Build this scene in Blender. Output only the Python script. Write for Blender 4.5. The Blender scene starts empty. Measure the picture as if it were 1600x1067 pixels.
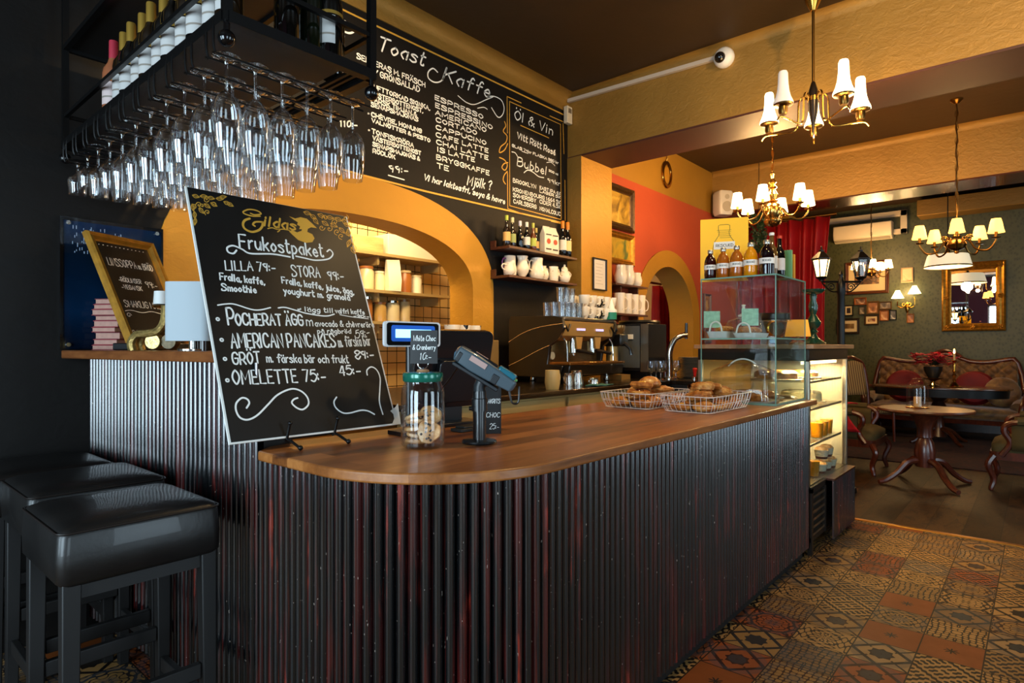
import bpy, bmesh, math, random
from mathutils import Vector, Matrix, Euler
S = bpy.context.scene
COL = S.collection
PI = math.pi
R = math.radians
random.seed(7)

# ---------------------------------------------------------------- camera
cd = bpy.data.cameras.new('camera')
cam = bpy.data.objects.new('camera', cd)
COL.objects.link(cam)
cd.sensor_width = 36.0
cd.lens = 951.0 / 1600 * 36
cd.shift_y = 0.0053
cd.clip_start = 0.05
cam.location = (0, 0, 1.25)
cam.rotation_euler = (R(90), 0, R(41.0 - 90))
S.camera = cam
# ---------------------------------------------------------------- view, world
S.view_settings.view_transform = 'Standard'
S.view_settings.look = 'None'
S.view_settings.gamma = 1
S.view_settings.use_curve_mapping = False
S.view_settings.exposure = 0.0
S.cycles.use_denoising = True
S.cycles.max_bounces = 10
S.cycles.transparent_max_bounces = 40
S.cycles.caustics_reflective = False
S.cycles.caustics_refractive = False
S.cycles.sample_clamp_indirect = 6
w = bpy.data.worlds.new('world')
S.world = w
w.use_nodes = True
w.node_tree.nodes['Background'].inputs[0].default_value = (0.55, 0.75, 1.0, 1)
w.node_tree.nodes['Background'].inputs[1].default_value = 0.3

# ---------------------------------------------------------------- daylight through the windows behind the camera
def area(name, loc, rot, sx, sy, power, color):
    l = bpy.data.lights.new(name, 'AREA')
    l.shape = 'RECTANGLE'; l.size = sx; l.size_y = sy; l.energy = power; l.color = color
    o = bpy.data.objects.new(name, l); COL.objects.link(o)
    o.location = loc; o.rotation_euler = rot
    return o
def point(name, loc, power, color, radius=0.05):
    l = bpy.data.lights.new(name, 'POINT')
    l.energy = power; l.color = color; l.shadow_soft_size = radius
    o = bpy.data.objects.new(name, l); COL.objects.link(o)
    o.location = loc
    return o
DAY = (0.66, 0.86, 1.0)
WARM = (1.0, 0.58, 0.22)
WARM2 = (1.0, 0.66, 0.3)
# windows in the left wall (x = -2.6) and in the front wall (y = -3.4)
area('window_daylight', (-2.55, 0.55, 1.5), (0, R(-90), 0), 2.1, 1.4, 140, DAY)
area('window_daylight', (-2.55, 2.3, 1.5), (0, R(-90), 0), 2.1, 0.9, 62, DAY)
area('window_daylight', (-1.0, -3.35, 1.4), (R(90), 0, 0), 1.5, 2.5, 75, DAY)
area('window_daylight', (2.3, -3.35, 1.4), (R(90), 0, 0), 1.5, 2.5, 75, DAY)
# bright kitchen lamp behind the arch, and fill light added for its back wall
area('kitchen_lamp_and_fill', (2.7, 4.0, 2.93), (0, 0, 0), 1.2, 0.5, 60, (1.0, 0.74, 0.4))
area('kitchen_lamp_and_fill', (2.6, 3.52, 2.55), (R(62), 0, 0), 1.6, 0.25, 36, (1.0, 0.74, 0.4))

def spot(name, loc, target, power, color, ang=90, radius=0.06):
    l = bpy.data.lights.new(name, 'SPOT')
    l.energy = power; l.color = color; l.shadow_soft_size = radius; l.spot_size = R(ang); l.spot_blend = 0.8
    o = bpy.data.objects.new(name, l); COL.objects.link(o)
    o.location = loc; o.rotation_euler = (Vector(target) - Vector(loc)).to_track_quat('-Z', 'Y').to_euler()
    return o
area('window_daylight', (6.7, -3.35, 1.5), (R(90), 0, 0), 1.4, 1.9, 40, DAY)
# unseen spotlights added above the frame to brighten arch, counters and beam
SPOTS = [((1.7, 1.75, 3.40), (2.1, 3.2, 2.0), 210, 95), ((3.2, 1.5, 3.40), (3.6, 2.9, 1.4), 190, 85), ((2.5, 0.9, 3.40), (2.3, 1.5, 0.9), 110, 75), ((2.3, -0.4, 3.30), (4.44, 1.0, 3.25), 190, 115)]
for p, t, e, an in SPOTS: spot('added_spot_light', p, t, e, WARM2, an)

# ---------------------------------------------------------------- helpers
C41, S41 = math.cos(R(41)), math.sin(R(41))
def at(px, py, X=None, Y=None, z=None, D=None):
    """a point of the photograph's view on a plane of the room"""
    r = (px - 800) / 951.0; v = -(py - 542) / 951.0
    kx = S41 * r + C41; ky = -C41 * r + S41
    if X is not None: D = X / kx
    elif Y is not None: D = Y / ky
    elif z is not None: D = (z - 1.25) / v
    return Vector((kx * D, ky * D, 1.25 + v * D))

class MB:
    def __init__(s): s.bm = bmesh.new()
    def box(s, x0, x1, y0, y1, z0, z1, M=None):
        v = [s.bm.verts.new((x, y, z)) for x in (x0, x1) for y in (y0, y1) for z in (z0, z1)]
        for f in ((0,1,3,2),(4,6,7,5),(0,4,5,1),(2,3,7,6),(0,2,6,4),(1,5,7,3)):
            s.bm.faces.new([v[i] for i in f])
        if M is not None:
            for a in v: a.co = M @ a.co
        return s
    def cbox(s, c, size, rot=None):
        M = Matrix.Translation(c)
        if rot is not None: M = M @ Euler(rot).to_matrix().to_4x4()
        a, b, d = size[0]/2, size[1]/2, size[2]/2
        return s.box(-a, a, -b, b, -d, d, M)
    def rings(s, rings, closed=True, cap0=True, cap1=True):
        rv = [[s.bm.verts.new(p) for p in r] for r in rings]
        for a, b in zip(rv, rv[1:]):
            n = len(a)
            for i in range(n if closed else n - 1):
                j = (i + 1) % n
                s.bm.faces.new((a[i], a[j], b[j], b[i]))
        if closed and cap0 and len(rv[0]) > 2: s.bm.faces.new(rv[0][::-1])
        if closed and cap1 and len(rv[-1]) > 2: s.bm.faces.new(rv[-1])
        return s
    def lathe(s, prof, n=24, c=(0,0,0), M=None, cap0=True, cap1=True, wav=None):
        rr = []
        for r, z in prof:
            ring = []
            for i in range(n):
                a = 2*PI*i/n
                q = max(r, 1e-5)
                if wav: q *= 1 + wav(a, z)
                p = Vector((q*math.cos(a), q*math.sin(a), z))
                if M is not None: p = M @ p
                ring.append(p + Vector(c))
            rr.append(ring)
        return s.rings(rr, True, cap0, cap1)
    def cyl(s, p0, p1, r0, r1=None, n=14):
        p0 = Vector(p0); p1 = Vector(p1)
        r1 = r0 if r1 is None else r1
        M = (p1 - p0).to_track_quat('Z', 'Y').to_matrix().to_4x4()
        L = (p1 - p0).length
        return s.lathe([(r0, 0), (r1, L)], n, p0, M)
    def ball(s, c, r, n=16, sc=(1,1,1), M=None):
        m = max(4, n//2)
        pr = [(r*math.sin(PI*k/m), -r*math.cos(PI*k/m)) for k in range(m+1)]
        T = Matrix.Diagonal((*sc, 1))
        if M is not None: T = M @ T
        return s.lathe(pr, n, c, T, False, False)
    def tube(s, pts, r, n=8, closed=False, rf=None):
        pts = [Vector(p) for p in pts]
        m = len(pts)
        rr = []
        up = Vector((0, 0, 1))
        prev = None
        for i, p in enumerate(pts):
            if closed: t = pts[(i+1) % m] - pts[i-1]
            else: t = pts[min(i+1, m-1)] - pts[max(i-1, 0)]
            if t.length < 1e-9: t = Vector((0,0,1))
            t.normalize()
            if prev is None:
                a = t.cross(up)
                if a.length < 0.05: a = t.cross(Vector((1,0,0)))
            else:
                a = prev - t * prev.dot(t)
                if a.length < 1e-4: a = t.cross(up)
            a.normalize(); prev = a
            b = t.cross(a)
            q = r * (rf(i/(m-1)) if rf else 1)
            rr.append([p + a*(q*math.cos(2*PI*k/n)) + b*(q*math.sin(2*PI*k/n)) for k in range(n)])
        if closed:
            rr.append(rr[0])
            return s.rings(rr, True, False, False)
        return s.rings(rr)
    def prism(s, poly, z0, z1, M=None):
        a = [Vector((x, y, z0)) for x, y in poly]; b = [Vector((x, y, z1)) for x, y in poly]
        if M is not None: a = [M @ p for p in a]; b = [M @ p for p in b]
        return s.rings([a, b])
    def grid(s, fn, nu, nv, cu=False):
        g = [[s.bm.verts.new(fn(i/nu, j/nv)) for i in range(nu + (0 if cu else 1))] for j in range(nv+1)]
        w_ = len(g[0])
        for j in range(nv):
            for i in range(nu):
                k = (i+1) % w_
                s.bm.faces.new((g[j][i], g[j][k], g[j+1][k], g[j+1][i]))
        return s
    def quad(s, *p):
        s.bm.faces.new([s.bm.verts.new(Vector(q)) for q in p]); return s
    def ribbon(s, pts, wd, M=None, z=0.0):
        """a flat painted stroke with round ends along 2-D points"""
        P = [Vector((p[0], p[1])) for p in pts]
        Q = [P[0]]
        for p in P[1:]:
            if (p - Q[-1]).length > 1e-5: Q.append(p)
        if len(Q) < 2: Q.append(Q[0] + Vector((wd*0.3, 0)))
        L_, R_ = [], []
        n = len(Q)
        for i in range(n):
            t = Q[min(i+1, n-1)] - Q[max(i-1, 0)]
            if t.length < 1e-9: t = Vector((1, 0))
            t.normalize()
            nn = Vector((-t.y, t.x)) * (wd/2)
            L_.append(Q[i] + nn); R_.append(Q[i] - nn)
        def cap(c, d):
            a0 = math.atan2(d.y, d.x)
            return [c + Vector((math.cos(a0+a), math.sin(a0+a)))*(wd/2) for a in (PI/4, 0, -PI/4)]
        t1 = (Q[-1]-Q[-2]).normalized(); t0 = (Q[0]-Q[1]).normalized()
        f = lambda p: s.bm.verts.new((M @ Vector((p.x, p.y, z))) if M is not None else Vector((p.x, p.y, z)))
        Lv = [f(p) for p in L_]; Rv = [f(p) for p in R_]
        for i in range(n-1):
            s.bm.faces.new((Rv[i], Rv[i+1], Lv[i+1], Lv[i]))
        e = [f(p) for p in cap(Q[-1], t1)]
        s.bm.faces.new([Rv[-1]] + e[::-1] + [Lv[-1]])
        e = [f(p) for p in cap(Q[0], t0)]
        s.bm.faces.new([Lv[0]] + e[::-1] + [Rv[0]])
        return s
    def ob(s, name, mat, parent=None, smooth=True, bevel=0, seg=2, sub=0, loc=None, rot=None, ang=40, solid=0):
        bmesh.ops.recalc_face_normals(s.bm, faces=s.bm.faces[:])
        me = bpy.data.meshes.new(name)
        s.bm.to_mesh(me); s.bm.free()
        for m in (mat if isinstance(mat, (list, tuple)) else [mat]): me.materials.append(m)
        if smooth:
            me.polygons.foreach_set('use_smooth', [True]*len(me.polygons))
            me.set_sharp_from_angle(angle=R(ang))
        o = bpy.data.objects.new(name, me); COL.objects.link(o)
        if loc: o.location = loc
        if rot: o.rotation_euler = rot
        if parent is not None: o.parent = parent
        if solid:
            d = o.modifiers.new('solid', 'SOLIDIFY'); d.thickness = solid; d.offset = 0
        if bevel:
            d = o.modifiers.new('bevel', 'BEVEL'); d.width = bevel; d.segments = seg; d.limit_method = 'ANGLE'; d.angle_limit = R(35)
        if sub:
            d = o.modifiers.new('sub', 'SUBSURF'); d.levels = sub; d.render_levels = sub
        return o

def tag(o, label, cat, group=None, kind=None):
    o['label'] = label; o['category'] = cat
    if group: o['group'] = group
    if kind: o['kind'] = kind
    return o
def thing(name, label, cat, loc=(0,0,0), rz=0, group=None):
    o = bpy.data.objects.new(name, None); COL.objects.link(o)
    o.empty_display_size = 0.05
    o.location = loc; o.rotation_euler = (0, 0, rz)
    return tag(o, label, cat, group)
def dup(root, loc, rz=0, label=None, group=None, scale=None):
    r = root.copy(); COL.objects.link(r)
    r.location = loc; r.rotation_euler = (root.rotation_euler[0], root.rotation_euler[1], rz)
    if label: r['label'] = label
    if group: r['group'] = group
    if scale: r.scale = scale
    for ch in list(root.children):
        c = ch.copy(); COL.objects.link(c); c.parent = r
        for g in list(ch.children):
            d = g.copy(); COL.objects.link(d); d.parent = c
    return r
def struct(o):
    o['kind'] = 'structure'; return o
def cr(pts, k=6, closed=False):
    """smooth curve through points (Catmull-Rom)"""
    P = [Vector(p) for p in pts]
    if len(P) < 3 and not closed: return P
    out = []
    n = len(P)
    for i in range(n if closed else n-1):
        if closed: a, b, c, d = P[i-1], P[i], P[(i+1) % n], P[(i+2) % n]
        else: a, b, c, d = P[max(i-1,0)], P[i], P[i+1], P[min(i+2,n-1)]
        for j in range(k):
            t = j/k
            out.append(0.5*((2*b) + (c-a)*t + (2*a-5*b+4*c-d)*t*t + (3*b-a-3*c+d)*t**3))
    if not closed: out.append(P[-1])
    return out
ORD = ['first','second','third','fourth','fifth','sixth','seventh','eighth','ninth','tenth','eleventh','twelfth','thirteenth','fourteenth']

# ---------------------------------------------------------------- materials
def lin(h):
    h = h.lstrip('#')
    c = [int(h[i:i+2], 16)/255 for i in (0, 2, 4)]
    return tuple((x/12.92 if x <= 0.04045 else ((x+0.055)/1.055)**2.4) for x in c) + (1,)
class V:
    """a value in a node tree, for writing node maths as expressions"""
    def __init__(s, t, k): s.t = t; s.k = k
    def _m(s, op, *a):
        n = s.t.nodes.new('ShaderNodeMath'); n.operation = op
        for i, x in enumerate((s,) + a):
            if isinstance(x, V): s.t.links.new(x.k, n.inputs[i])
            else: n.inputs[i].default_value = x
        return V(s.t, n.outputs[0])
    def __add__(s, o): return s._m('ADD', o)
    __radd__ = __add__
    def __sub__(s, o): return s._m('SUBTRACT', o)
    def __rsub__(s, o): return s._m('MULTIPLY', -1)._m('ADD', o)
    def __mul__(s, o): return s._m('MULTIPLY', o)
    __rmul__ = __mul__
    def __truediv__(s, o): return s._m('DIVIDE', o)
    def sin(s): return s._m('SINE')
    def cos(s): return s._m('COSINE')
    def abs(s): return s._m('ABSOLUTE')
    def floor(s): return s._m('FLOOR')
    def fract(s): return s._m('FRACT')
    def sqrt(s): return s._m('SQRT')
    def gt(s, o): return s._m('GREATER_THAN', o)
    def lt(s, o): return s._m('LESS_THAN', o)
    def max(s, o): return s._m('MAXIMUM', o)
    def min(s, o): return s._m('MINIMUM', o)
    def atan2(s, o): return s._m('ARCTAN2', o)
class NT:
    def __init__(s, name):
        s.m = bpy.data.materials.new(name); s.m.use_nodes = True
        s.t = s.m.node_tree
        s.p = s.t.nodes['Principled BSDF']
    def n(s, ty, **kw):
        q = s.t.nodes.new(ty)
        for k, v in kw.items(): setattr(q, k, v)
        return q
    def l(s, a, b): s.t.links.new(a.k if isinstance(a, V) else a, b)
    def pos(s, scale=(1,1,1), rot=(0,0,0), kind='Object'):
        tc = s.n('ShaderNodeTexCoord'); mp = s.n('ShaderNodeMapping')
        s.l(tc.outputs[kind], mp.inputs[0]); mp.inputs['Scale'].default_value = scale; mp.inputs['Rotation'].default_value = rot
        return mp.outputs[0]
    def noise(s, scale=5, detail=3, vec=None, rough=0.55, dist=0):
        q = s.n('ShaderNodeTexNoise'); q.inputs['Scale'].default_value = scale; q.inputs['Detail'].default_value = detail
        q.inputs['Roughness'].default_value = rough; q.inputs['Distortion'].default_value = dist
        if vec is None: vec = s.pos()
        s.l(vec, q.inputs['Vector'])
        return V(s.t, q.outputs['Fac'])
    def ramp(s, f, stops, interp='LINEAR'):
        q = s.n('ShaderNodeValToRGB'); q.color_ramp.interpolation = interp
        e = q.color_ramp.elements
        while len(e) < len(stops): e.new(0.5)
        for i, (p, c) in enumerate(stops):
            e[i].position = p; e[i].color = lin(c) if isinstance(c, str) else c
        s.l(f, q.inputs[0])
        return q.outputs[0]
    def mix(s, f, a, b, mode='MIX'):
        q = s.n('ShaderNodeMix'); q.data_type = 'RGBA'; q.blend_type = mode
        for k, i in ((f, 0), (a, 6), (b, 7)):
            if isinstance(k, V): s.l(k, q.inputs[i])
            elif isinstance(k, str): q.inputs[i].default_value = lin(k)
            elif isinstance(k, (int, float)): q.inputs[i].default_value = k
            elif isinstance(k, tuple): q.inputs[i].default_value = k
            else: s.l(k, q.inputs[i])
        return q.outputs[2]
    def col(s, c): s.l(c, s.p.inputs['Base Color'])
    def bump(s, h, strength=0.3, dist=0.01):
        q = s.n('ShaderNodeBump'); q.inputs['Strength'].default_value = strength; q.inputs['Distance'].default_value = dist
        s.l(h, q.inputs['Height']); s.l(q.outputs[0], s.p.inputs['Normal'])
    def set(s, **kw):
        for k, v in kw.items(): s.p.inputs[k.replace('_', ' ')].default_value = v
        return s
_cache = {}
def M_(c, rough=0.5, metal=0.0, coat=0.0, spec=0.5, var=0.0, scale=12, bump=0.0, emit=0.0, name=None, sub=0.0):
    """plain material with an optional slight mottle"""
    key = (c, rough, metal, coat, spec, var, scale, bump, emit, sub)
    if key in _cache: return _cache[key]
    m = NT(name or 'm_' + str(c).strip('#'))
    m.set(Roughness=rough, Metallic=metal)
    m.p.inputs['Coat Weight'].default_value = coat
    m.p.inputs['Specular IOR Level'].default_value = spec
    m.p.inputs['Base Color'].default_value = lin(c)
    if sub:
        m.p.inputs['Subsurface Weight'].default_value = sub; m.p.inputs['Subsurface Radius'].default_value = (0.02, 0.01, 0.005)
    if var or bump:
        f = m.noise(scale, 4)
        if var:
            a = lin(c); d = tuple(x*(1-var) for x in a[:3]) + (1,); b = tuple(min(1, x*(1+var)) for x in a[:3]) + (1,)
            m.col(m.ramp(f, [(0.3, d), (0.7, b)]))
        if bump: m.bump(f, bump, 0.01)
    if emit:
        m.p.inputs['Emission Color'].default_value = lin(c); m.p.inputs['Emission Strength'].default_value = emit
    _cache[key] = m.m
    return m.m
def glassmat(name, tint=(1,1,1), edge=0.75, base=0.05, rough=0.02, power=2.5):
    m = NT(name); t = m.t
    t.nodes.remove(m.p)
    out = t.nodes['Material Output']
    tr = m.n('ShaderNodeBsdfTransparent'); tr.inputs[0].default_value = tuple(tint) + (1,)
    gl = m.n('ShaderNodeBsdfGlossy'); gl.inputs['Roughness'].default_value = rough
    lw = m.n('ShaderNodeLayerWeight'); lw.inputs[0].default_value = 0.5
    f = V(t, lw.outputs['Facing'])._m('POWER', power) * edge + base
    mx = m.n('ShaderNodeMixShader')
    m.l(f, mx.inputs[0]); m.l(tr.outputs[0], mx.inputs[1]); m.l(gl.outputs[0], mx.inputs[2])
    m.l(mx.outputs[0], out.inputs[0])
    return m.m
GLASS = glassmat('clear_glass', (0.97, 0.98, 0.98), 0.55, 0.05)
WINE = glassmat('wine_glass', (0.94, 0.96, 0.97), 0.95, 0.12, 0.03, 1.5)
CASEG = glassmat('case_glass', (0.93, 0.97, 0.96), 0.4, 0.05, 0.01, 3)
EDGEG = M_('#6f9a8a', 0.12, 0, 0.4)
PLASTIC = glassmat('clear_plastic', (0.97, 0.93, 0.88), 0.6, 0.07, 0.08, 2)
BLACKM = M_('#0b0a0a', 0.35, 0.4, name='black_metal')
CHROME = M_('#c9c6bf', 0.16, 1.0, name='chrome')
STEEL = M_('#a59d8e', 0.3, 1.0, name='steel')
BRASS = M_('#b98a3c', 0.22, 1.0, var=0.15, name='brass')
DBRASS = M_('#7c5a2a', 0.3, 1.0, var=0.2, name='aged_brass')
GILT = M_('#b07a26', 0.35, 0.75, var=0.35, scale=30, bump=0.15, name='gilt')
WHITE = M_('#e8e4dc', 0.4, name='white_paint')
CERAM = M_('#eee3d0', 0.15, 0, 0.4, var=0.04, name='white_china')
CHALK = M_('#eef0ec', 0.8, name='chalk_white')
GOLDP = M_('#d6a33c', 0.5, 0.15, name='gold_paint')
CREAM = M_('#e2c98a', 0.6, name='cream')
BLK = M_('#0d0d0e', 0.3, 0, 0.2, name='black_plastic')
def gold_wall(name, c1, c2, rough=0.5, bump=0.35, scale=14, metal=0.25):
    m = NT(name)
    f = m.noise(1.3, 5)
    m.col(m.ramp(f, [(0.3, c1), (0.7, c2)]))
    g = m.noise(scale, 6, m.pos((1, 1, 1.6)), 0.6, 0.6)
    h = m.noise(scale*5, 3)
    m.bump(g*1.0 + h*0.15, bump, 0.012)
    m.set(Roughness=rough, Metallic=metal)
    if not metal: m.p.inputs['Specular IOR Level'].default_value = 0.25
    return m.m
GOLD = gold_wall('gold_painted_plaster', '#b07c20', '#c08a26')
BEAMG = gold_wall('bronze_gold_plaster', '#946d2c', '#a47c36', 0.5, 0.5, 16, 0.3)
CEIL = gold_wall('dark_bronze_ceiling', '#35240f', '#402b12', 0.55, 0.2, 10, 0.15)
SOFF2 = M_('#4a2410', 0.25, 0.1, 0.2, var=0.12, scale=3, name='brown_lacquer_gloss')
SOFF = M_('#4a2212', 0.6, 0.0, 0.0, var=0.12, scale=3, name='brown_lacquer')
REDW = gold_wall('orange_red_plaster', '#a54629', '#b04c2c', 0.6, 0.12, 9, 0.0)
BLACKW = gold_wall('black_painted_wall', '#0c0a09', '#120e0b', 0.55, 0.15, 9, 0.0)
def wallpaper():
    m = NT('green_wallpaper')
    v = m.n('ShaderNodeTexVoronoi'); v.inputs['Scale'].default_value = 26; m.l(m.pos((1, 1, 0.8)), v.inputs['Vector'])
    f = m.noise(40, 3, None, 0.6, 2.5)
    g = V(m.t, v.outputs['Distance']) * 0.8 + f * 0.6
    m.col(m.ramp(g, [(0.35, '#2c3018'), (0.5, '#3a3d22'), (0.75, '#474a2b')]))
    m.set(Roughness=0.5)
    return m.m
GREENW = wallpaper()
def wood(name, c1, c2, c3, axis=0, scale=1.0, rough=0.35, coat=0.2, plank=0.0):
    m = NT(name)
    sc = [7, 7, 7]; sc[axis] = 0.9
    vec = m.pos(tuple(x*scale for x in sc))
    f = m.noise(2.2, 6, vec, 0.6, 0.8)
    g = m.noise(12, 3, vec, 0.6)
    k = f*0.8 + g*0.25
    if plank:
        tc = m.n('ShaderNodeTexCoord'); sp = m.n('ShaderNodeSeparateXYZ'); m.l(tc.outputs['Object'], sp.inputs[0])
        a = V(m.t, sp.outputs[0]); b = V(m.t, sp.outputs[1])
        row = (b/plank).floor()
        seg = ((a + row*0.37)/(plank*9)).floor()
        wn = m.n('ShaderNodeTexWhiteNoise'); wn.noise_dimensions = '2D'
        cx = m.n('ShaderNodeCombineXYZ'); m.l(row, cx.inputs[0]); m.l(seg, cx.inputs[1]); m.l(cx.outputs[0], wn.inputs['Vector'])
        k = k + (V(m.t, wn.outputs['Value']) - 0.5)*0.42
    m.col(m.ramp(k, [(0.25, c1), (0.52, c2), (0.8, c3)]))
    m.bump(k, 0.08, 0.004)
    m.set(Roughness=rough); m.p.inputs['Coat Weight'].default_value = coat; m.p.inputs['Coat Roughness'].default_value = 0.25
    return m.m
OAKTOP = wood('oiled_oak', '#522a10', '#8d5222', '#b07038', 0, 1.0, 0.36, 0.2, 0.085)
OAKTOPY = wood('oiled_oak_bar', '#4c2710', '#7d4720', '#9c6232', 1, 1.0, 0.34, 0.25)
DARKW = wood('dark_walnut', '#1c0c05', '#37190b', '#512813', 0, 1.5, 0.28, 0.4)
CHAIRW = wood('carved_mahogany', '#2a1007', '#4f2010', '#713419', 2, 2.0, 0.28, 0.4)
SHELFW = wood('shelf_wood', '#2c140b', '#4a2413', '#5e3420', 0, 1.5, 0.4, 0.1)
LIGHTW = wood('pale_wood', '#9a7440', '#c09a5e', '#d4b47c', 0, 1.5, 0.5, 0.0)
# ================================================================ the room
def tile_floor():
    m = NT('patterned_cement_tiles'); T = 0.2135
    tc = m.n('ShaderNodeTexCoord'); sp = m.n('ShaderNodeSeparateXYZ'); m.l(tc.outputs['Object'], sp.inputs[0])
    x = (V(m.t, sp.outputs[0]) + 20.093) / T
    y = (V(m.t, sp.outputs[1]) + 20.111) / T
    ix, iy = x.floor(), y.floor()
    u = x.fract() - 0.5; v = y.fract() - 0.5
    cx = m.n('ShaderNodeCombineXYZ'); m.l(ix, cx.inputs[0]); m.l(iy, cx.inputs[1])
    wn = m.n('ShaderNodeTexWhiteNoise'); wn.noise_dimensions = '2D'; m.l(cx.outputs[0], wn.inputs['Vector'])
    rnd = V(m.t, wn.outputs['Value'])
    cs = m.n('ShaderNodeSeparateColor'); m.l(wn.outputs['Color'], cs.inputs[0])
    rnd2 = V(m.t, cs.outputs[1])
    au, av = u.abs(), v.abs()
    r = (u*u + v*v).sqrt()
    th = u.atan2(v)
    mx = au.max(av); sm = au + av; df = (au - av).abs()
    # scroll work: looping lines
    p1 = (((r*24 + (th*4).cos()*2.2).sin()*0.7 + (u*25.13).cos()*(v*25.13).cos()).abs()).lt(0.42) + (((mx*40 + (th*8).cos()*1.2).sin())*(r.gt(.3))).gt(.55)
    p1 = p1.min(1)
    # floral lattice with corner rings
    p2 = (((sm*25).sin() + (df*31).cos()*0.9 + (th*4).cos()*.4).abs()).lt(0.55)
    # eight-point star and polygons
    st = ((mx*1.0).lt(0.17) + (sm).lt(0.235)).min(1)
    p3 = st + ((sm - 0.5).abs().lt(0.055))*1.0 + (df.lt(0.03))*(mx.gt(0.2))
    p3 = p3.min(1)
    # checks and darts
    p4 = ((u*37.7).sin()*(v*37.7).sin() + (sm*25).cos()*0.5).gt(0.05)
    # arches and dots
    p5 = (((mx*50).sin()*0.7 + (th*8).cos()*0.8 + (r*30).sin()*.5).abs()).lt(.42)
    s5 = (((th*8).cos()*0.05 + 0.08) - r).gt(0)          # small star on a plain tile
    def sel(lo, hi): return rnd.gt(lo) * rnd.lt(hi)
    pat = p1*sel(-1, .3) + p2*sel(.3, .5) + p3*sel(.5, .68) + p4*sel(.68, .8) + p5*sel(.8, .95) + s5*sel(.95, 2)
    pat = pat.min(1)
    base = m.ramp(rnd2, [(0.0, '#967040'), (0.35, '#856236'), (0.66, '#80401e'), (0.78, '#8f6e46'), (0.9, '#705334')], 'CONSTANT')
    ink = m.ramp(rnd2, [(0.0, '#0e0a08'), (0.3, '#191a1c'), (0.55, '#280c06'), (0.72, '#0e0c0c'), (0.88, '#202529')], 'CONSTANT')
    plain = sel(.95, 2)
    base = m.mix(plain, base, '#763c16')
    c = m.mix(pat, base, ink)
    # second tint: parts of the pattern in slate blue
    t2 = ((r*17).sin().gt(0.35))*rnd2.gt(0.45)*(1 - plain)*0.35
    c = m.mix(t2, c, '#3a3f45')
    grout = ((au.max(av)).gt(0.488))
    c = m.mix(grout, c, '#16100b')
    wear = m.noise(9, 5)
    c = m.mix((wear - 0.35).max(0)*0.6, c, '#4a3520')
    m.col(c)
    rr = wear*0.3 + 0.4
    m.l(rr, m.p.inputs['Roughness'])
    m.bump(grout*-1 + wear*0.2, 0.25, 0.003); m.p.inputs['Specular IOR Level'].default_value = 0.15
    return m.m
b = MB(); b.box(-2.6, 4.945, -3.4, 3.2, -0.12, 0)
struct(b.ob('floor', tile_floor()))
def lounge_floor():
    m = NT('worn_dark_planks')
    tc = m.n('ShaderNodeTexCoord'); sp = m.n('ShaderNodeSeparateXYZ'); m.l(tc.outputs['Object'], sp.inputs[0])
    x, y = V(m.t, sp.outputs[0]), V(m.t, sp.outputs[1])
    row = (y/0.2).floor()
    gap = ((y/0.2).fract() - 0.5).abs().gt(0.485)
    wn = m.n('ShaderNodeTexWhiteNoise'); wn.noise_dimensions = '1D'; m.l(row, wn.inputs['W'])
    f = m.noise(3, 6, m.pos((1.6, 5, 1)), 0.65, 1)
    g = m.noise(9, 5, m.pos((0.7, 1.6, 1)), 0.7, 0.6)
    k = f*0.7 + V(m.t, wn.outputs['Value'])*0.25
    c = m.ramp(k, [(0.3, '#180e06'), (0.5, '#33200e'), (0.72, '#4c3217')])
    c = m.mix((g.gt(0.56))*0.9, c, '#140d07')
    c = m.mix(gap, c, '#090604')
    m.p.inputs['Specular IOR Level'].default_value = 0.25; m.col(c); m.set(Roughness=0.5); m.bump(k - gap*1.0 - g.gt(0.56)*0.3, 0.3, 0.004)
    return m.m
b = MB(); b.box(4.985, 11.2, -3.4, 3.2, -0.12, 0)
struct(b.ob('floor_lounge', lounge_floor()))
b = MB(); b.box(4.945, 4.985, -3.4, 3.0, -0.05, 0.008)
struct(b.ob('trim_1', M_('#a8742e', 0.3, 0.9), bevel=0.004))
b = MB(); b.box(-2.6, 11.2, -3.4, 3.2, 3.49, 3.6)
struct(b.ob('ceiling', CEIL, smooth=False))

# ---- the wall with the menu: a black painted wall with a wide flat arch
AX, ASP, AEX = 2.27, 1.66, 2.35
def archz(x, a, h, sp=ASP):
    t = min(1, abs(x - AX)/a)
    return sp + h*(1 - t**AEX)**(1/AEX)
def archpts(a, h, z0, n=40):
    p = [(AX - a, z0)]
    for i in range(n+1):
        x = AX - a*math.cos(PI*i/n)
        p.append((x, archz(x, a, h)))
    p.append((AX + a, z0))
    return p
def wall_with_hole(outer, inner, y0, y1):
    """wall slab in the xz plane, the hole reaching the floor; outer = (x0,x1,ztop), inner = list from left foot to right foot"""
    b = MB()
    x0, x1, zt = outer
    top = [(x, zt) for x, z in inner]
    top[0] = (x0, zt); top[-1] = (x1, zt)
    lo = [(x, z) for x, z in inner]
    for y in (y0, y1):
        vi = [b.bm.verts.new((x, y, z)) for x, z in lo]
        vo = [b.bm.verts.new((x, y, z)) for x, z in top]
        for i in range(len(lo)-1): b.bm.faces.new((vi[i], vi[i+1], vo[i+1], vo[i]))
        l0 = b.bm.verts.new((x0, y, lo[0][1])); r0 = b.bm.verts.new((x1, y, lo[-1][1]))
        b.bm.faces.new((vi[0], vo[0], l0)); b.bm.faces.new((vi[-1], r0, vo[-1]))
    return b
inn = archpts(0.96, 0.41, 0.0)
b = wall_with_hole((-2.6, 4.44, 3.49), inn, 3.2, 3.44)
struct(b.ob('wall_back', BLACKW, smooth=False))
b = MB()   # gold reveal of the arch
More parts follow.
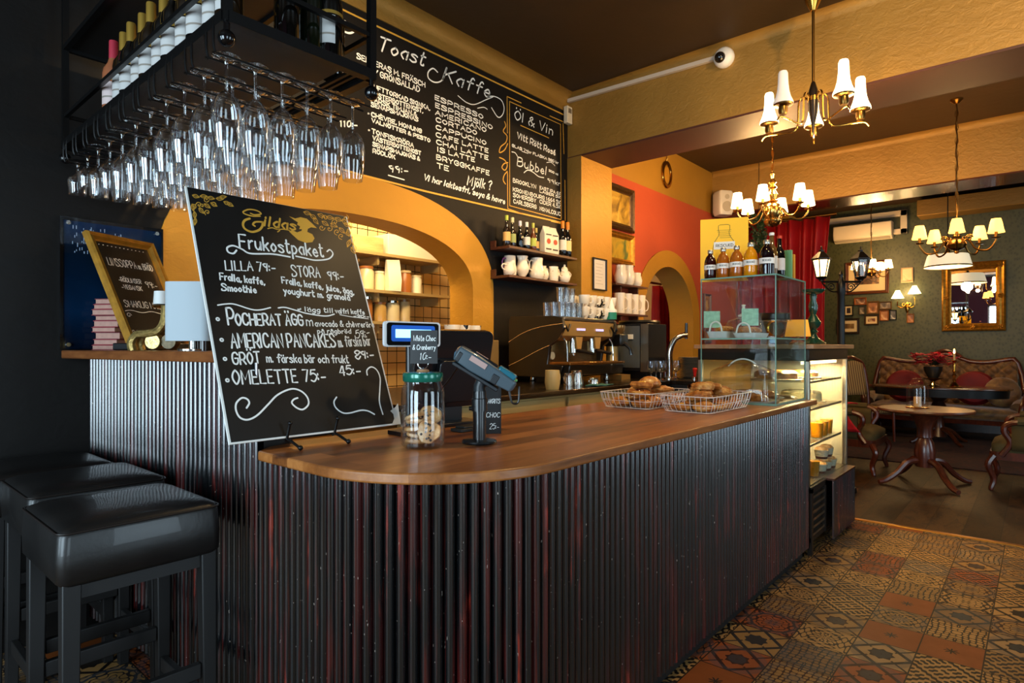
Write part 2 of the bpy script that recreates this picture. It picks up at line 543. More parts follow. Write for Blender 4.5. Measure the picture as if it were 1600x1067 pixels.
b.rings([[(x, 3.1995, z), (x, 3.4405, z)] for x, z in archpts(0.9595, 0.4095, 0.0)], closed=False)
struct(b.ob('trim_2', GOLD, ang=30))
b = MB()   # gold band round the arch, raised a little
o_, i_ = archpts(1.185, 0.655, 0.0), archpts(0.96, 0.41, 0.0)
b.rings([[(a[0], 3.2, a[1]), (a[0], 3.192, a[1]), (c[0], 3.192, c[1]), (c[0], 3.2, c[1])] for a, c in zip(o_, i_)], closed=True, cap0=True, cap1=True)
struct(b.ob('trim_3', GOLD, ang=30))
# gold frieze above the menu, with a rounded cove at the ceiling
b = MB()
pr = [(3.2, 3.345), (3.19, 3.345), (3.19, 3.40)] + [(3.19 - 0.09*math.sin(t), 3.49 - 0.09*math.cos(t)) for t in [PI/2*k/8 for k in range(0, 0)]]
pr += [(3.19 - 0.085*(1-math.cos(t)), 3.405 + 0.085*math.sin(t)) for t in [PI/2*k/7 for k in range(8)]]
pr += [(3.2, 3.49)]
b.rings([[(x, y, z) for y, z in pr] for x in (-2.6, 4.44)])
struct(b.ob('trim_4', BEAMG, ang=50))
# ---- pier and beam between the rooms
b = MB(); b.box(4.44, 4.94, 3.05, 3.44, 0, 2.929)
struct(b.ob('wall_pier', GOLD, smooth=False))
b = MB(); b.box(4.436, 4.44, 3.05, 3.2, 0, 2.935); 
struct(b.ob('wall_pier_face', BEAMG, smooth=False))
def beam(name, x0, x1):
    b = MB(); b.box(x0, x1, -3.4, 3.2, 2.945, 3.49)
    struct(b.ob(name, BEAMG, smooth=False))
    b = MB(); b.box(x0 + 0.002, x1 - 0.002, -3.4, 3.2, 2.93, 2.9445)
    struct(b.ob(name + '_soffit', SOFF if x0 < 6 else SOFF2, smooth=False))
    b = MB()
    for s, x in ((-1, x0), (1, x1)):
        pr = [(x + s*0.06*(1-math.cos(t)), 3.43 + 0.06*math.sin(t)) for t in [PI/2*k/6 for k in range(7)]] + [(x, 3.49)]
        b.rings([[(px_, y, z) for px_, z in pr] for y in (-3.4, 3.19)])
    struct(b.ob(name + '_cove', BEAMG, ang=50))
beam('beam_1', 4.44, 4.94)
beam('beam_2', 7.62, 8.12)
# ---- red wall of the second bay with its own arch
def rarch(a, z0, n=28, spr=1.545, cx=6.415, dz=0.0):
    p = [(cx - a, z0)]
    for i in range(n+1):
        t = PI*i/n
        p.append((cx - a*math.cos(t), spr + dz + a*math.sin(t)))
    p.append((cx + a, z0)); return p
rin = rarch(0.615, 0.0)
def hole_wall(x0, x1, z0, z1, inner, y0, y1): return wall_with_hole((x0, x1, z1), inner, y0, y1)
b = hole_wall(4.94, 8.6, 0, 2.965, rin, 3.2, 3.5)
struct(b.ob('wall_red', REDW, smooth=False))
b = MB(); b.box(4.94, 11.2, 3.2, 3.5, 2.965, 3.49)
struct(b.ob('wall_red_frieze', gold_wall('ochre_gold_plaster', '#9a6f1f', '#a97b24', 0.55, 0.15, 9, 0.15), smooth=False))
b = MB()
b.rings([[(x, 3.1995, z), (x, 3.5, z)] for x, z in rarch(0.6145, 0.0)], closed=False)
struct(b.ob('trim_5', GOLD, ang=30))
b = MB()
b.rings([[(a[0], 3.2, a[1]), (a[0], 3.19, a[1]), (c[0], 3.19, c[1]), (c[0], 3.2, c[1])] for a, c in zip(rarch(0.8, 0), rarch(0.615, 0))])
struct(b.ob('trim_6', GOLD, ang=30))
# hall behind the red wall's arch
b = MB(); b.box(4.94, 8.6, 5.0, 5.1, 0, 3.0); b.box(8.0, 8.1, 3.5, 5.0, 0, 3.0); b.box(4.94, 8.6, 3.5, 5.0, 2.9, 3.0)
struct(b.ob('wall_hall', M_('#c8a873', 0.7), smooth=False))
point('hall_lamp_light', (6.3, 4.5, 2.6), 28, (1, .8, .5), 0.1)
# ---- green wall at the far end, and the rest of that room
b = MB(); b.box(11.2, 11.35, -3.4, 3.5, 0, 3.49)
struct(b.ob('wall_green', GREENW, smooth=False))
b = MB(); b.box(8.6, 11.2, 3.2, 3.5, 0, 2.965)
struct(b.ob('wall_lounge', GREENW, smooth=False))
b = MB(); b.box(10.82, 11.2, -3.4, 1.40, 3.2, 3.44)
struct(b.ob('trim_7', BEAMG, bevel=0.01))
# skirting of dark wood along the green wall
b = MB(); b.box(11.17, 11.2, -3.4, 3.2, 0, 0.2)
struct(b.ob('baseboard_green', DARKW))
# ---- walls behind the camera, with daylight windows
def window_wall(name, horiz, c, a0, a1, holes, mat, th=0.15):
    b = MB()
    def bx(p0, p1, z0, z1):
        if horiz: b.box(p0, p1, c - th, c, z0, z1)
        else: b.box(c - th, c, p0, p1, z0, z1)
    cur = a0
    for h0, h1, z0, z1 in holes:
        bx(cur, h0, 0, 3.49); bx(h0, h1, 0, z0); bx(h0, h1, z1, 3.49); cur = h1
    bx(cur, a1, 0, 3.49)
    struct(b.ob(name, mat, smooth=False))
PINK = M_('#5e2540', 0.6)
HL = [(-0.2, 1.3, 0.4, 2.6), (1.85, 2.75, 0.4, 2.6)]
HF = [(-1.8, -0.2, 0.1, 2.7), (1.5, 3.1, 0.1, 2.7), (6.0, 7.4, 0.85, 2.6)]
window_wall('wall_left', False, -2.6, -3.4, 3.2, HL, PINK)
window_wall('wall_front', True, -3.4, -2.6, 11.2, HF, M_('#2a1c10', 0.6))
k = 0
for hz, c, HH in ((False, -2.6, HL), (True, -3.4, HF)):
    for h0, h1, z0, z1 in HH:
        k += 1
        b = MB()
        def fr(p0, p1, q0, q1, d=0.05):
            if hz: b.box(p0, p1, c - 0.12, c - 0.12 + d, q0, q1)
            else: b.box(c - 0.12, c - 0.12 + d, p0, p1, q0, q1)
        for a in (h0, (h0+h1)/2 - 0.03, h1 - 0.06): fr(a, a + 0.06, z0, z1)
        for a in (z0, 1.9, z1 - 0.06): fr(h0, h1, a, a + 0.06)
        struct(b.ob('window_%d' % k, WHITE, smooth=False))
# ---- kitchen behind the menu wall
def kitchen_tiles():
    m = NT('pale_square_tiles')
    tc = m.n('ShaderNodeTexCoord'); sp = m.n('ShaderNodeSeparateXYZ'); m.l(tc.outputs['Object'], sp.inputs[0])
    x = V(m.t, sp.outputs[0])/0.11; z = V(m.t, sp.outputs[2])/0.11
    g = ((x.fract() - 0.5).abs().max((z.fract() - 0.5).abs())).gt(0.465)
    m.col(m.mix(g, '#d8b87a', '#1d140a')); m.set(Roughness=0.18)
    m.bump(m.noise(14, 2)*1.0 - g*0.5, 0.35, 0.01)
    return m.m
b = MB(); b.box(0.3, 4.44, 4.6, 4.7, 0, 3.0)
struct(b.ob('wall_kitchen', kitchen_tiles(), smooth=False))
b = MB(); b.box(0.2, 0.3, 3.44, 4.7, 0, 3.0); b.box(4.40, 4.44, 3.44, 4.7, 0, 3.0); b.box(0.3, 4.44, 3.44, 4.6, 2.96, 3.0); b.box(0.3, 4.4, 3.44, 4.6, -0.1, 0.0)
struct(b.ob('wall_kitchen_sides', M_('#b98f45', 0.6), smooth=False))

# ================================================================ the bar
def ribs():
    m = NT('painted_corrugated_sheet')
    tc = m.n('ShaderNodeTexCoord')
    f = m.noise(1, 4, m.pos((38, 38, 1.6)), 0.65)
    g = m.noise(1, 3, m.pos((14, 14, 3.5)), 0.6)
    big = m.noise(1.7, 2)
    red = ((f - 0.5)*9).max(0).min(1) * ((big - 0.3)*6).max(0).min(1)
    c = m.mix(red*0.85, '#07090b', '#4a0f0c')
    c = m.mix((((g - 0.6)*12).max(0)).min(1)*red, c, '#8c2a1c')
    sp = m.noise(1, 2, m.pos((170, 170, 60)), 0.5)
    c = m.mix(((sp - 0.735)*40).max(0).min(1), c, '#b9a89a')
    m.col(c)
    m.l((f*0.16 + 0.1), m.p.inputs['Roughness'])
    m.p.inputs['Metallic'].default_value = 0.1
    m.p.inputs['Specular IOR Level'].default_value = 0.8; m.p.inputs['IOR'].default_value = 1.74
    m.bump(f + sp*0.3, 0.04, 0.003)
    return m.m
RIB = ribs()
def path_pts(poly, step):
    """resample a polyline at even steps, returning (point, normal to its right)"""
    P = [Vector(p) for p in poly]
    L = [0]
    for a, c in zip(P, P[1:]): L.append(L[-1] + (c - a).length)
    n = int(L[-1]/step); out = []; j = 0
    for i in range(n+1):
        s_ = L[-1]*i/n
        while j < len(P)-2 and L[j+1] < s_: j += 1
        t = (s_ - L[j])/(L[j+1] - L[j])
        d = (P[j+1] - P[j]).normalized()
        out.append((P[j].lerp(P[j+1], t), Vector((d.y, -d.x))))
    return out
arc = [(1.37 - 0.445*math.cos(t), 1.495 - 0.445*math.sin(t)) for t in [PI/2*k/24 for k in range(25)]]
low = [(0.925, 1.86)] + arc + [(3.89, 1.05)]
def corrugated(name, poly, z0, z1, parent, pitch=0.032, amp=0.0085):
    b = MB()
    pts = path_pts(poly, pitch/10)
    prof = []
    for i, (p, n) in enumerate(pts):
        ph = (i % 10)/10
        h = amp*(abs(math.sin(PI*ph))**0.62*2.5 - 1.2)
        prof.append((p + n*h, p - n*0.012))
    b.rings([[(a.x, a.y, z0), (a.x, a.y, z1)] for a, c in prof], closed=False)
    return b.ob(name, RIB, parent, ang=80)
bar = thing('bar_counter', 'long bar counter clad in dark ribbed sheet, with a rounded corner', 'bar counter', (0, 0, 0))
corrugated('ribbed_cladding', low, 0.056, 0.905, bar)
corrugated('ribbed_cladding', [(0.815, 3.195), (0.925, 1.86)], 0.056, 1.2, bar)
b = MB()   # recessed kick board
kp = path_pts([(0.86, 3.19), (0.95, 1.86)] + [(x + 0.03*(1 if x < 1.37 else 1), y + 0.02) for x, y in arc] + [(3.89, 1.07)], 0.05)
b.rings([[(p.x, p.y, 0), (p.x, p.y, 0.07)] for p, n in kp], closed=False)
b.ob('kick_board', M_('#0c0907', 0.5), bar)
b = MB(); b.box(1.0, 3.88, 1.84, 1.88, 0, 0.905); b.box(0.96, 1.06, 1.9, 3.19, 0, 1.2); b.box(3.86, 3.89, 1.07, 1.84, 0, 0.905)
b.ob('inner_panel', M_('#1a1410', 0.6), bar)
# low worktop with the rounded end
wt = [(0.885, 1.79)] + [(1.335 - 0.45*math.cos(t), 1.46 - 0.45*math.sin(t)) for t in [PI/2*k/28 for k in range(29)]]
wt += [(3.945, 1.01), (3.945, 1.036), (3.895, 1.04), (3.895, 1.9), (1.05, 1.9), (1.02, 1.855), (0.95, 1.845)]
b = MB(); b.prism(wt, 0.905, 0.935)
tag(b.ob('worktop', OAKTOP, bevel=0.006, seg=3), 'long low oiled oak worktop with a rounded end on the bar counter', 'worktop')
b = MB(); b.prism([(0.705, 3.19), (0.838, 1.925), (1.16, 1.925), (1.08, 3.19)], 1.2, 1.236)
tag(b.ob('raised_bar_shelf', OAKTOPY, bevel=0.005), 'high wooden bar shelf at the left, above the bar stools', 'bar shelf')
# stainless back counter along the menu wall
bk = thing('back_counter', 'work counter along the black wall, under the coffee machine', 'counter', (0, 0, 0))
b = MB(); b.box(1.75, 4.43, 2.2, 3.19, 0.955, 0.985)
b.ob('steel_top', M_('#4d4030', 0.22, 0.9), bk, bevel=0.004)
b = MB(); b.box(1.77, 4.43, 2.24, 3.18, 0.0, 0.954)
b.ob('cabinet_body', M_('#b79a62', 0.5), bk)
for i in range(4):
    b = MB(); b.box(1.8 + i*0.65, 2.41 + i*0.65, 2.225, 2.245, 0.12, 0.94)
    d = b.ob('cabinet_door', M_('#c2a368', 0.45), bk, bevel=0.004)
    b = MB(); b.box(2.0 + i*0.65, 2.2 + i*0.65, 2.205, 2.225, 0.86, 0.875); b.ob('handle', STEEL, d)

for p, t, e, an in SPOTS:  # bodies for the added spotlights, out of view
    d = (Vector(t) - Vector(p)).normalized()
    o = thing('added_spotlight', 'small black ceiling spotlight above the bar', 'spotlight', p, 0, 'ceiling spotlights')
    m = MB(); m.cyl(Vector((0, 0, .09)), Vector((0, 0, .05)), .05); m.cyl((0, 0, .05), (0, 0, -.0), .008)
    m.ob('mount', BLACKM, o)
    m = MB(); m.lathe([(.035, -.1), (.045, -.02), (.05, .0)], 20, (0, 0, 0), (d).to_track_quat('Z', 'Y').to_matrix().to_4x4(), True, False); m.ob('lamp_can', BLACKM, o)
# ================================================================ hand lettering
GL = {'A':'006 003a60 1454','B':'006 000a ~0a4a5756 ~05465763400 0','C':'006 ~684a1905114062','D':'006 000a ~0a3a67633000','E':'005 5a0a0050 0545','F':'005 5a0a00 0545',
'G':'006 ~684a1905114062 626535','H':'006 000a 606a 0565','I':'001 000a','J':'004 ~4a43301002','K':'006 000a 6a04 2660','L':'005 0a0050','M':'007 000a337a70','N':'006 000a606a',
'O':'006 ~3a1805123052655 83a','P':'006 000a ~0a4a674404','R':'006 000a ~0a4a674404 3460','S':'006 ~684a1a08265462400002','T':'006 0a6a 3a30','U':'006 ~0a0330636a','V':'006 0a306a',
'W':'008 0a2047608a','X':'006 006a 0a60','Y':'006 0a356a 3530','Z':'006 0a6a0060','0':'005 ~2a0702205357 4a2a','1':'003 081a10','2':'005 ~083a673400 0050','3':'005 ~093a673605 ~36633001',
'4':'005 3a0353 4a40','5':'005 5a1a06 ~0637643001','6':'005 ~4a1703305336 04','7':'005 0a5a20','8':'005 ~35083a6835033063 35','9':'005 ~57340738 5857 5840','.':'001 0001',',':'001 110m',
':':'001 0102 0506','-':'004 0343','=':'004 0343 0646','&':'006 ~6026183a48260310 3064','/':'005 006a','?':'005 ~083a583533 3031','*':'004 0444 2246 0246','+':'004 0444 2246','%':'006 006a ~0908291909 ~51404251',
'•':'002 ~14253413 14','a':'004 ~45260320 41 4640','b':'004 0a00 ~0526432001','c':'004 ~45260 32041','d':'004 4a40 ~45260 32041','e':'004 0343 ~4326032041','f':'004 ~493a2820 0646',
'g':'004 ~4526032042 ~464m2p0o','h':'004 0a00 ~04264440','i':'001 0600 0809','j':'002 ~262m0p 2829','k':'004 0a00 4602 1440','l':'001 0a00','m':'006 0600 ~04163430 ~34566460','n':'004 0600 ~04264440',
'o':'004 ~2603204326','p':'004 060p ~0526432001','r':'003 0600 ~042636','s':'004 ~45260533412001','t':'003 ~1a113031 0737','u':'004 ~0602204346 4640','v':'004 062046','w':'006 0610335066','x':'004 0046 0640','y':'004 0622 461p'}
ACC = {'Å':('A','~2b3d4b2b'),'Ä':('A','1c1d 5c5d'),'Ö':('O','1c1d 5c5d'),'È':('E','1d3b'),'å':('a','~18293817'),'ä':('a','0809 3839'),'ö':('o','0809 3839'),'è':('e','1937'),'é':('e','1739')}
YV = {c: i for i, c in enumerate('0123456789abcde')}
YV.update({'m': -1, 'n': -2, 'o': -3, 'p': -4})
def glyph(c):
    extra = ''
    if c in ACC: c, extra = ACC[c]
    if c not in GL: return 3, []
    s_ = GL[c]; wd = int(s_[:3]); out = []
    toks = s_[4:].split(' ')
    # tokens of odd fragments belong to the stroke before
    st = []
    for t in toks:
        raw = t.lstrip('~')
        if st and (len(st[-1].lstrip('~')) % 2 == 1): st[-1] += raw
        else: st.append(t)
    st += extra.split(' ') if extra else []
    for t in st:
        sm = t.startswith('~'); t = t.lstrip('~')
        pts = [(int(t[i]), YV[t[i+1]], 0) for i in range(0, len(t)-1, 2)]
        out.append(cr(pts, 5) if sm and len(pts) > 2 else [Vector(p) for p in pts])
    return wd, out
def write(b, txt, p0, p1, h, wd, M=None, slant=0.0, z=0.0, jit=0.0, gap=2.2):
    """strokes of txt along the line p0 -> p1 with capital height h"""
    gl = []; x = 0
    for c in txt:
        if c == ' ': x += 3.4; continue
        g, st = glyph(c)
        gl.append((x, st)); x += g + gap
    x -= gap
    p0 = Vector(p0); p1 = Vector(p1)
    d = (p1 - p0)/max(x, 1)
    rng = random.Random(len(txt)*31 + ord(txt[0]))
    for gx, st in gl:
        dy = (rng.random()-0.5)*jit*h
        for s_ in st:
            pts = [(p0.x + d.x*(gx + p.x + slant*p.y) , p0.y + d.y*(gx + p.x) + p.y*h/10 + dy) for p in s_]
            b.ribbon(pts, wd, M, z)

# ================================================================ the menu painted on the black wall
def mw(px, py):
    q = at(px, py, Y=3.2); return (q.x, q.z)
MM = Matrix(((1,0,0,0),(0,0,1,3.197),(0,1,0,0),(0,0,0,1)))   # (x, z, off) -> world on the wall
menu = thing('menu_board', 'large black menu painted on the wall above the arch, listing toast and coffee', 'menu board', (0,0,0))
b = MB(); b.box(0.9, 4.425, 3.1975, 3.1999, 2.32, 3.345); b.ob('panel', BLACKW, menu, smooth=False)
def Z(ox, oy, s_):
    return lambda x, y: mw(ox + x/s_, oy + y/s_)
zC = Z(540, 20, 4.571); zD = Z(560, 180, 4.848); zE = Z(780, 140, 5.083); z2 = Z(520, 0, 3.075); zF = Z(340, 0, 6.154)
lw = 0.0078
def lines(name, items, f, wd, slant=0.0, mat=CHALK, parent=menu, Mx=MM, zoff=0.0, jit=0.0):
    for txt, x0, y0, x1, y1, yt in items:
        b = MB()
        a = Vector(f(x0, y0)); c = Vector(f(x1, y1)); h = abs(f(x0, yt)[1] - a.y)*(.8 if name == 'lettering' and parent is menu else 1)
        write(b, txt, a, c, h, wd, Mx, slant, zoff, jit)
        b.ob(name, mat, parent, smooth=False)
lines('lettering', [('SERVERAS M. FRÄSCH', 80, 325, 565, 532, 280), ('/ GRÖNSALLAD', 205, 445, 525, 566, 395), ('LUFTTORKAD SKINKA,', 175, 535, 600, 697, 497),
  ('VÄSTERBOTTENOST,', 180, 590, 550, 716, 552), ('FÄRSK TIMJAN &', 180, 630, 505, 742, 590), ('SENAPSMAJONÄS', 182, 668, 515, 776, 632)], zC, lw*.95)
lines('lettering', [('• CHÈVRE, HONUNG', 165, 552, 425, 640, 528), ('ESPRESSO', 490, 478, 720, 572, 452), ('ESPRESSINO', 492, 515, 765, 622, 489), ('AMERICANO', 492, 550, 735, 635, 524),
  ('CORTADO', 495, 584, 690, 648, 559), ('CAPPUCINO', 495, 620, 735, 696, 596), ('CAFE LATTE', 495, 656, 745, 734, 631), ('CHAI LATTE', 497, 691, 745, 768, 666), ('IS LATTE', 503, 727, 680, 778, 702),
  ('BRYGGKAFFE', 497, 765, 750, 842, 738), ('TE', 500, 806, 555, 822, 778), ('110:-', 35, 607, 115, 612, 572)], z2, lw*1.05)
lines('lettering', [('VALNÖTTER & PESTO', 100, 52, 540, 205, 18), ('• TONFISKRÖRA', 70, 125, 415, 245, 84), ('VÄSTERBOTTENOST', 108, 187, 470, 303, 150), ('SENAPSMAJONÄS &', 108, 232, 462, 345, 196), ('RÖDLÖK', 108, 283, 275, 333, 246),
  ('99:-', 230, 428, 372, 442, 357)], zD, lw)
lines('script_lettering', [('Toast', 222, 262, 552, 378, 160), ('Kaffe', 690, 480, 1022, 606, 380)], zC, lw*1.5, 0.25)
lines('script_lettering', [('Mjölk ?', 822, 527, 1000, 566, 455), ('Vi har laktosfri, soya & havre', 492, 488, 1105, 672, 445)], zD, lw*1.2, 0.25)
lines('script_lettering', [('Öl & Vin', 118, 232, 420, 362, 158), ('Vitt Rött Rosé', 140, 385, 442, 522, 338), ('Bubbel', 140, 602, 372, 678, 534)], zE, lw*1.2, 0.1)
lines('lettering', [('GLAS 79kr FLASKA 380 kr', 100, 453, 467, 592, 428), ('200 ml', 392, 648, 466, 682, 630), ('99kr', 382, 733, 480, 765, 690), ('BROOKLYN', 108, 735, 290, 787, 698), ('EAST IPA 6%', 320, 788, 484, 838, 760),
  ('LAGER 5%', 320, 815, 484, 866, 790), ('KRONENBOURG 1664 5%', 108, 806, 484, 910, 770), ('SOMERSBY', 110, 850, 290, 896, 815), ('CIDER 4.5%', 320, 902, 484, 945, 868), ('CARLSBERG', 112, 900, 293, 947, 862), ('NONALCOLIC', 320, 958, 484, 1003, 922)], zE, lw*.85)
b = MB()
def stroke(f, pts, wd, smooth=True, k=6):
    P = [Vector((*f(*p), 0)) for p in pts]
    b.ribbon(cr(P, k) if smooth else P, wd, MM, 0.0)
stroke(zC, [(655,425),(622,398),(588,425),(592,470),(640,498),(690,478),(722,395)], lw*1.2)
stroke(zC, [(1010,600),(1060,598),(1110,625),(1130,680),(1118,730),(1085,745),(1040,678)], lw)
stroke(zC, [(800,592),(860,640),(920,655),(1000,622),(1050,602)], lw*.8)
stroke(zC, [(940,682),(985,676),(1010,690)], lw*.8)
stroke(zD, [(225,455),(345,490)], lw, False)
stroke(zE, [(195,660),(225,640),(265,655),(310,690),(352,700)], lw)
stroke(zE, [(98,495),(125,503),(145,535)], lw*.9)
stroke(zE, [(375,580),(410,578),(440,605)], lw*.7); stroke(zE, [(178,490),(228,508)], lw*.7)
stroke(zF, [(1185,290),(1260,320),(1310,300),(1290,255),(1220,205)], lw*1.6)
stroke(zF, [(1380,285),(1410,300),(1432,310)], lw*1.5)
stroke(zF, [(420,150),(450,165),(480,110),(512,190)], lw*1.6, False)
stroke(zF, [(650,290),(680,200),(715,290)], lw*1.6, False); stroke(zF, [(668,250),(705,255)], lw*1.4, False)
b.ob('chalk_flourish', CHALK, menu, smooth=False)
b = MB()
gl = 0.012
stroke(zC, [(-300,-155),(225,98),(1000,465),(1575,738)], gl, False)
stroke(zD, [(-400,330),(0,447),(500,575),(1000,692),(1530,812)], gl, False)
for seg in ([(60,55),(63,345)], [(64,660),(66,945),(180,985)], [(60,55),(172,107)], [(80,95),(485,277),(490,1033)], [(80,95),(82,922),(490,1033)], [(168,285),(392,384)], [(505,270),(512,510)], [(520,720),(522,1040)], [(400,210),(520,262)], [(410,1045),(490,1065)]):
    stroke(zE, seg, gl*.6, False)
stroke(zE, [(40,255),(50,290),(30,330),(60,370),(50,420),(10,455),(0,500),(40,480),(65,430)], gl*.7)
stroke(zE, [(0,540),(40,560),(62,600),(45,640),(20,620),(35,590),(66,580)], gl*.7)
stroke(zE, [(62,650),(38,680),(30,720),(48,750)], gl*.7)
b.ob('gold_border', GOLDP, menu, smooth=False)

# ================================================================ the chalkboard on the worktop
LEAN = math.atan2(.335, .842)
eas = thing('chalkboard_sign', 'large leaning chalkboard with white hand lettering on the worktop, headed by a gold hat logo', 'chalkboard', (0.798, 1.785, 0.965))
MB_ = Matrix.Rotation(-LEAN, 4, 'X')    # (u, off, v): off toward the viewer is -y
BW, BH = 0.613, 0.87
b = MB(); b.box(0, BW, 0, 0.006, 0, BH, MB_); b.ob('board', M_('#e9e9e4', 0.5), eas)
b = MB(); b.box(0.006, BW-0.006, -0.001, 0.0, 0.006, BH - 0.001, MB_)
def slate():
    m = NT('chalkboard_black'); f = m.noise(3, 5); g = m.noise(30, 3, m.pos((1, 1, 0.3)))
    m.col(m.ramp(f*0.7 + g*0.3, [(0.3, '#0b0b0b'), (0.75, '#181614')])); m.set(Roughness=0.38); return m.m
SLATE = slate()
b.ob('writing_surface', SLATE, eas)
MS = MB_ @ Matrix(((1,0,0,0),(0,0,-1,-0.0014),(0,1,0,0),(0,0,0,1)))
cl, sl = math.cos(LEAN), math.sin(LEAN)
def sg(px, py):
    """point of the photograph on the board's face -> (u, v) on the board"""
    d = at(px, py, D=1.0) - Vector((0, 0, 1.25))
    n = Vector((0, cl, -sl))
    o = Vector((0.798, 1.785, 0.965)) - Vector((0, 0, 1.25))
    t = o.dot(n)/d.dot(n)
    q = d*t - o
    return (q.x, q.y*sl + q.z*cl)
def ZS(ox, oy, s_): return lambda x, y: sg(ox + x/s_, oy + y/s_)
sA = ZS(290, 290, 5.926); sB = ZS(340, 400, 5.714); sC = ZS(280, 280, 3.81); sD = ZS(340, 540, 5.333)
cw = 0.0048
kw = dict(mat=CHALK, parent=eas, Mx=MS, jit=0.06)
lines('chalk_lettering', [('Frukostpaket', 500, 575, 1275, 662, 452)], sA, cw*1.35, 0.1, **kw)
lines('chalk_lettering', [('LILLA 79:-', 72, 128, 515, 138, 45), ('Fralla, kaffe,', 22, 212, 420, 258, 152), ('Smoothie', 38, 308, 345, 332, 250), ('STORA', 668, 182, 915, 190, 88), ('99:-', 988, 214, 1125, 212, 128),
  ('Fralla, kaffe, juice, ägg,', 575, 243, 1215, 345, 188), ('youghurt m. granola', 590, 335, 1180, 398, 280)], sB, cw, 0.08, **kw)
lines('chalk_lettering', [('* lägg till', 715, 492, 1030, 508, 452), ('valfri kaffe', 1052, 512, 1310, 522, 470), ('+20:-', 1215, 548, 1350, 552, 527), ('på rågbröd', 892, 690, 1190, 692, 650), ('59:-', 1240, 738, 1355, 706, 670),
  ('avocado & chèvreröra', 872, 628, 1395, 638, 575), ('m', 795, 625, 850, 627, 540)], sB, cw*.75, 0.08, **kw)
lines('chalk_lettering', [('OCHERAT ÄGG', 165, 617, 765, 618, 515), ('P', 95, 617, 155, 617, 470)], sB, cw*1.3, 0.05, **kw)
lines('chalk_lettering', [('AMERICAN PANCAKES', 312, 1003, 932, 998, 918)], sC, cw*1.25, 0.05, **kw)
lines('chalk_lettering', [('m. färska bär', 950, 998, 1140, 990, 935)], sC, cw*.8, 0.08, **kw)
lines('chalk_lettering', [('GRÖT', 128, 157, 355, 146, 60), ('OMELETTE', 130, 325, 665, 308, 208), ('75:-', 720, 302, 900, 290, 205), ('45:-', 1020, 248, 1190, 236, 172), ('89:-', 1150, 114, 1300, 100, 42)], sD, cw*1.15, 0.05, **kw)
lines('chalk_lettering', [('m. färska bär och frukt', 410, 140, 1090, 145, 70)], sD, cw*.9, 0.08, **kw)
b = MB()
def st2(f, pts, wd, smooth=True):
    P = [Vector((*f(*p), 0)) for p in pts]
    b.ribbon(cr(P, 8) if smooth else P, wd, MS, 0.0)
def st3(*a):
    global b
    b = MB(); st2(*a); b.ob('chalk_flourish', CHALK, eas, smooth=False)
st3(sA, [(470,600),(440,630),(392,615),(385,575),(440,558),(520,590),(600,630),(800,635),(965,662)], cw*1.3)
st3(sA, [(1020,655),(1100,672),(1200,692),(1320,680),(1362,635),(1335,595),(1308,612)], cw*1.2)
st3(sB, [(0,440),(70,430),(150,432),(300,478),(380,482),(470,462)], cw); st3(sB, [(540,465),(600,460),(700,487),(800,515),(960,537),(1040,520)], cw)
st3(sB, [(1090,525),(1200,545),(1345,562)], cw*.6)
for f, x, y in ((sB, 0, 565), (sB, 35, 750), (sD, 60, 112), (sD, 80, 290)):
    c = Vector((*f(x, y), 0))
    b = MB(); b.ribbon([c + Vector((0.0045*math.cos(t), 0.0045*math.sin(t), 0)) for t in [2*PI*k/12 for k in range(13)]], 0.005, MS); b.ob('bullet_ring', CHALK, eas, smooth=False)
st3(sD, [(240,520),(262,480),(245,447),(200,437),(155,480),(152,540),(185,600),(250,618),(330,580),(420,490),(500,410),(610,362),(690,378),(745,430),(755,490),(710,532),(660,520),(618,480),(632,450),(665,437)], cw*1.2)
st3(sD, [(1245,245),(1243,205),(1280,178),(1325,205),(1352,270),(1350,370),(1347,470),(1375,572)], cw*1.1)
st3(sD, [(990,430),(968,470),(985,520),(1040,560),(1100,562),(1190,540),(1250,545),(1305,573)], cw*1.1)

b = MB()
def fill(f, pts, z=0.0003):
    vs = [b.bm.verts.new(MS @ Vector((*f(*p), z))) for p in pts]
    fc = b.bm.faces.new(vs); bmesh.ops.triangulate(b.bm, faces=[fc])
fill(sA, [(956,286),(1012,306),(1062,294),(1120,308),(1162,345),(1215,396),(1160,388),(1130,402),(1125,430),(1172,452),(1192,490),(1172,525),(1110,532),(1040,505),(985,455),(955,425),(985,412),(1030,435),(1072,420),(1075,405),(1050,405),(1058,380),(1030,362),(1038,342),(1000,318)])
st2(sA, [(688,284),(620,284),(548,264),(533,243),(588,222),(660,234),(697,262),(640,272),(600,258)], cw*1.1)
st2(sA, [(592,306),(545,325),(530,365),(552,405),(612,430),(675,414),(708,378),(712,340)], cw*1.7)
st2(sA, [(718,340),(680,336),(640,340),(622,362),(640,376)], cw*1.4)
lines('gold_lettering', [('ildas', 728, 372, 1012, 412, 285)], sA, cw*1.5, 0.25, mat=GOLDP, parent=eas, Mx=MS)
st2(sA, [(760,400),(800,392),(850,408),(900,405),(960,415)], cw*.8); st2(sA, [(850,430),(870,415),(845,405)], cw*.8)
rng = random.Random(3)
def curl(f, x, y, r, a, turns=1.3, wd=cw*.55):
    st2(f, [(x + r*(1-t)*math.cos(a + turns*2*PI*t), y + r*(1-t)*math.sin(a + turns*2*PI*t)) for t in [k/9 for k in range(10)]], wd)
def petal(f, x, y, l, a, wd=cw*.5):
    for s_ in (-1, 0, 1):
        st2(f, [(x, y), (x + l*.5*math.cos(a + s_*.45), y + l*.5*math.sin(a + s_*.45)), (x + l*math.cos(a), y + l*math.sin(a))], wd)
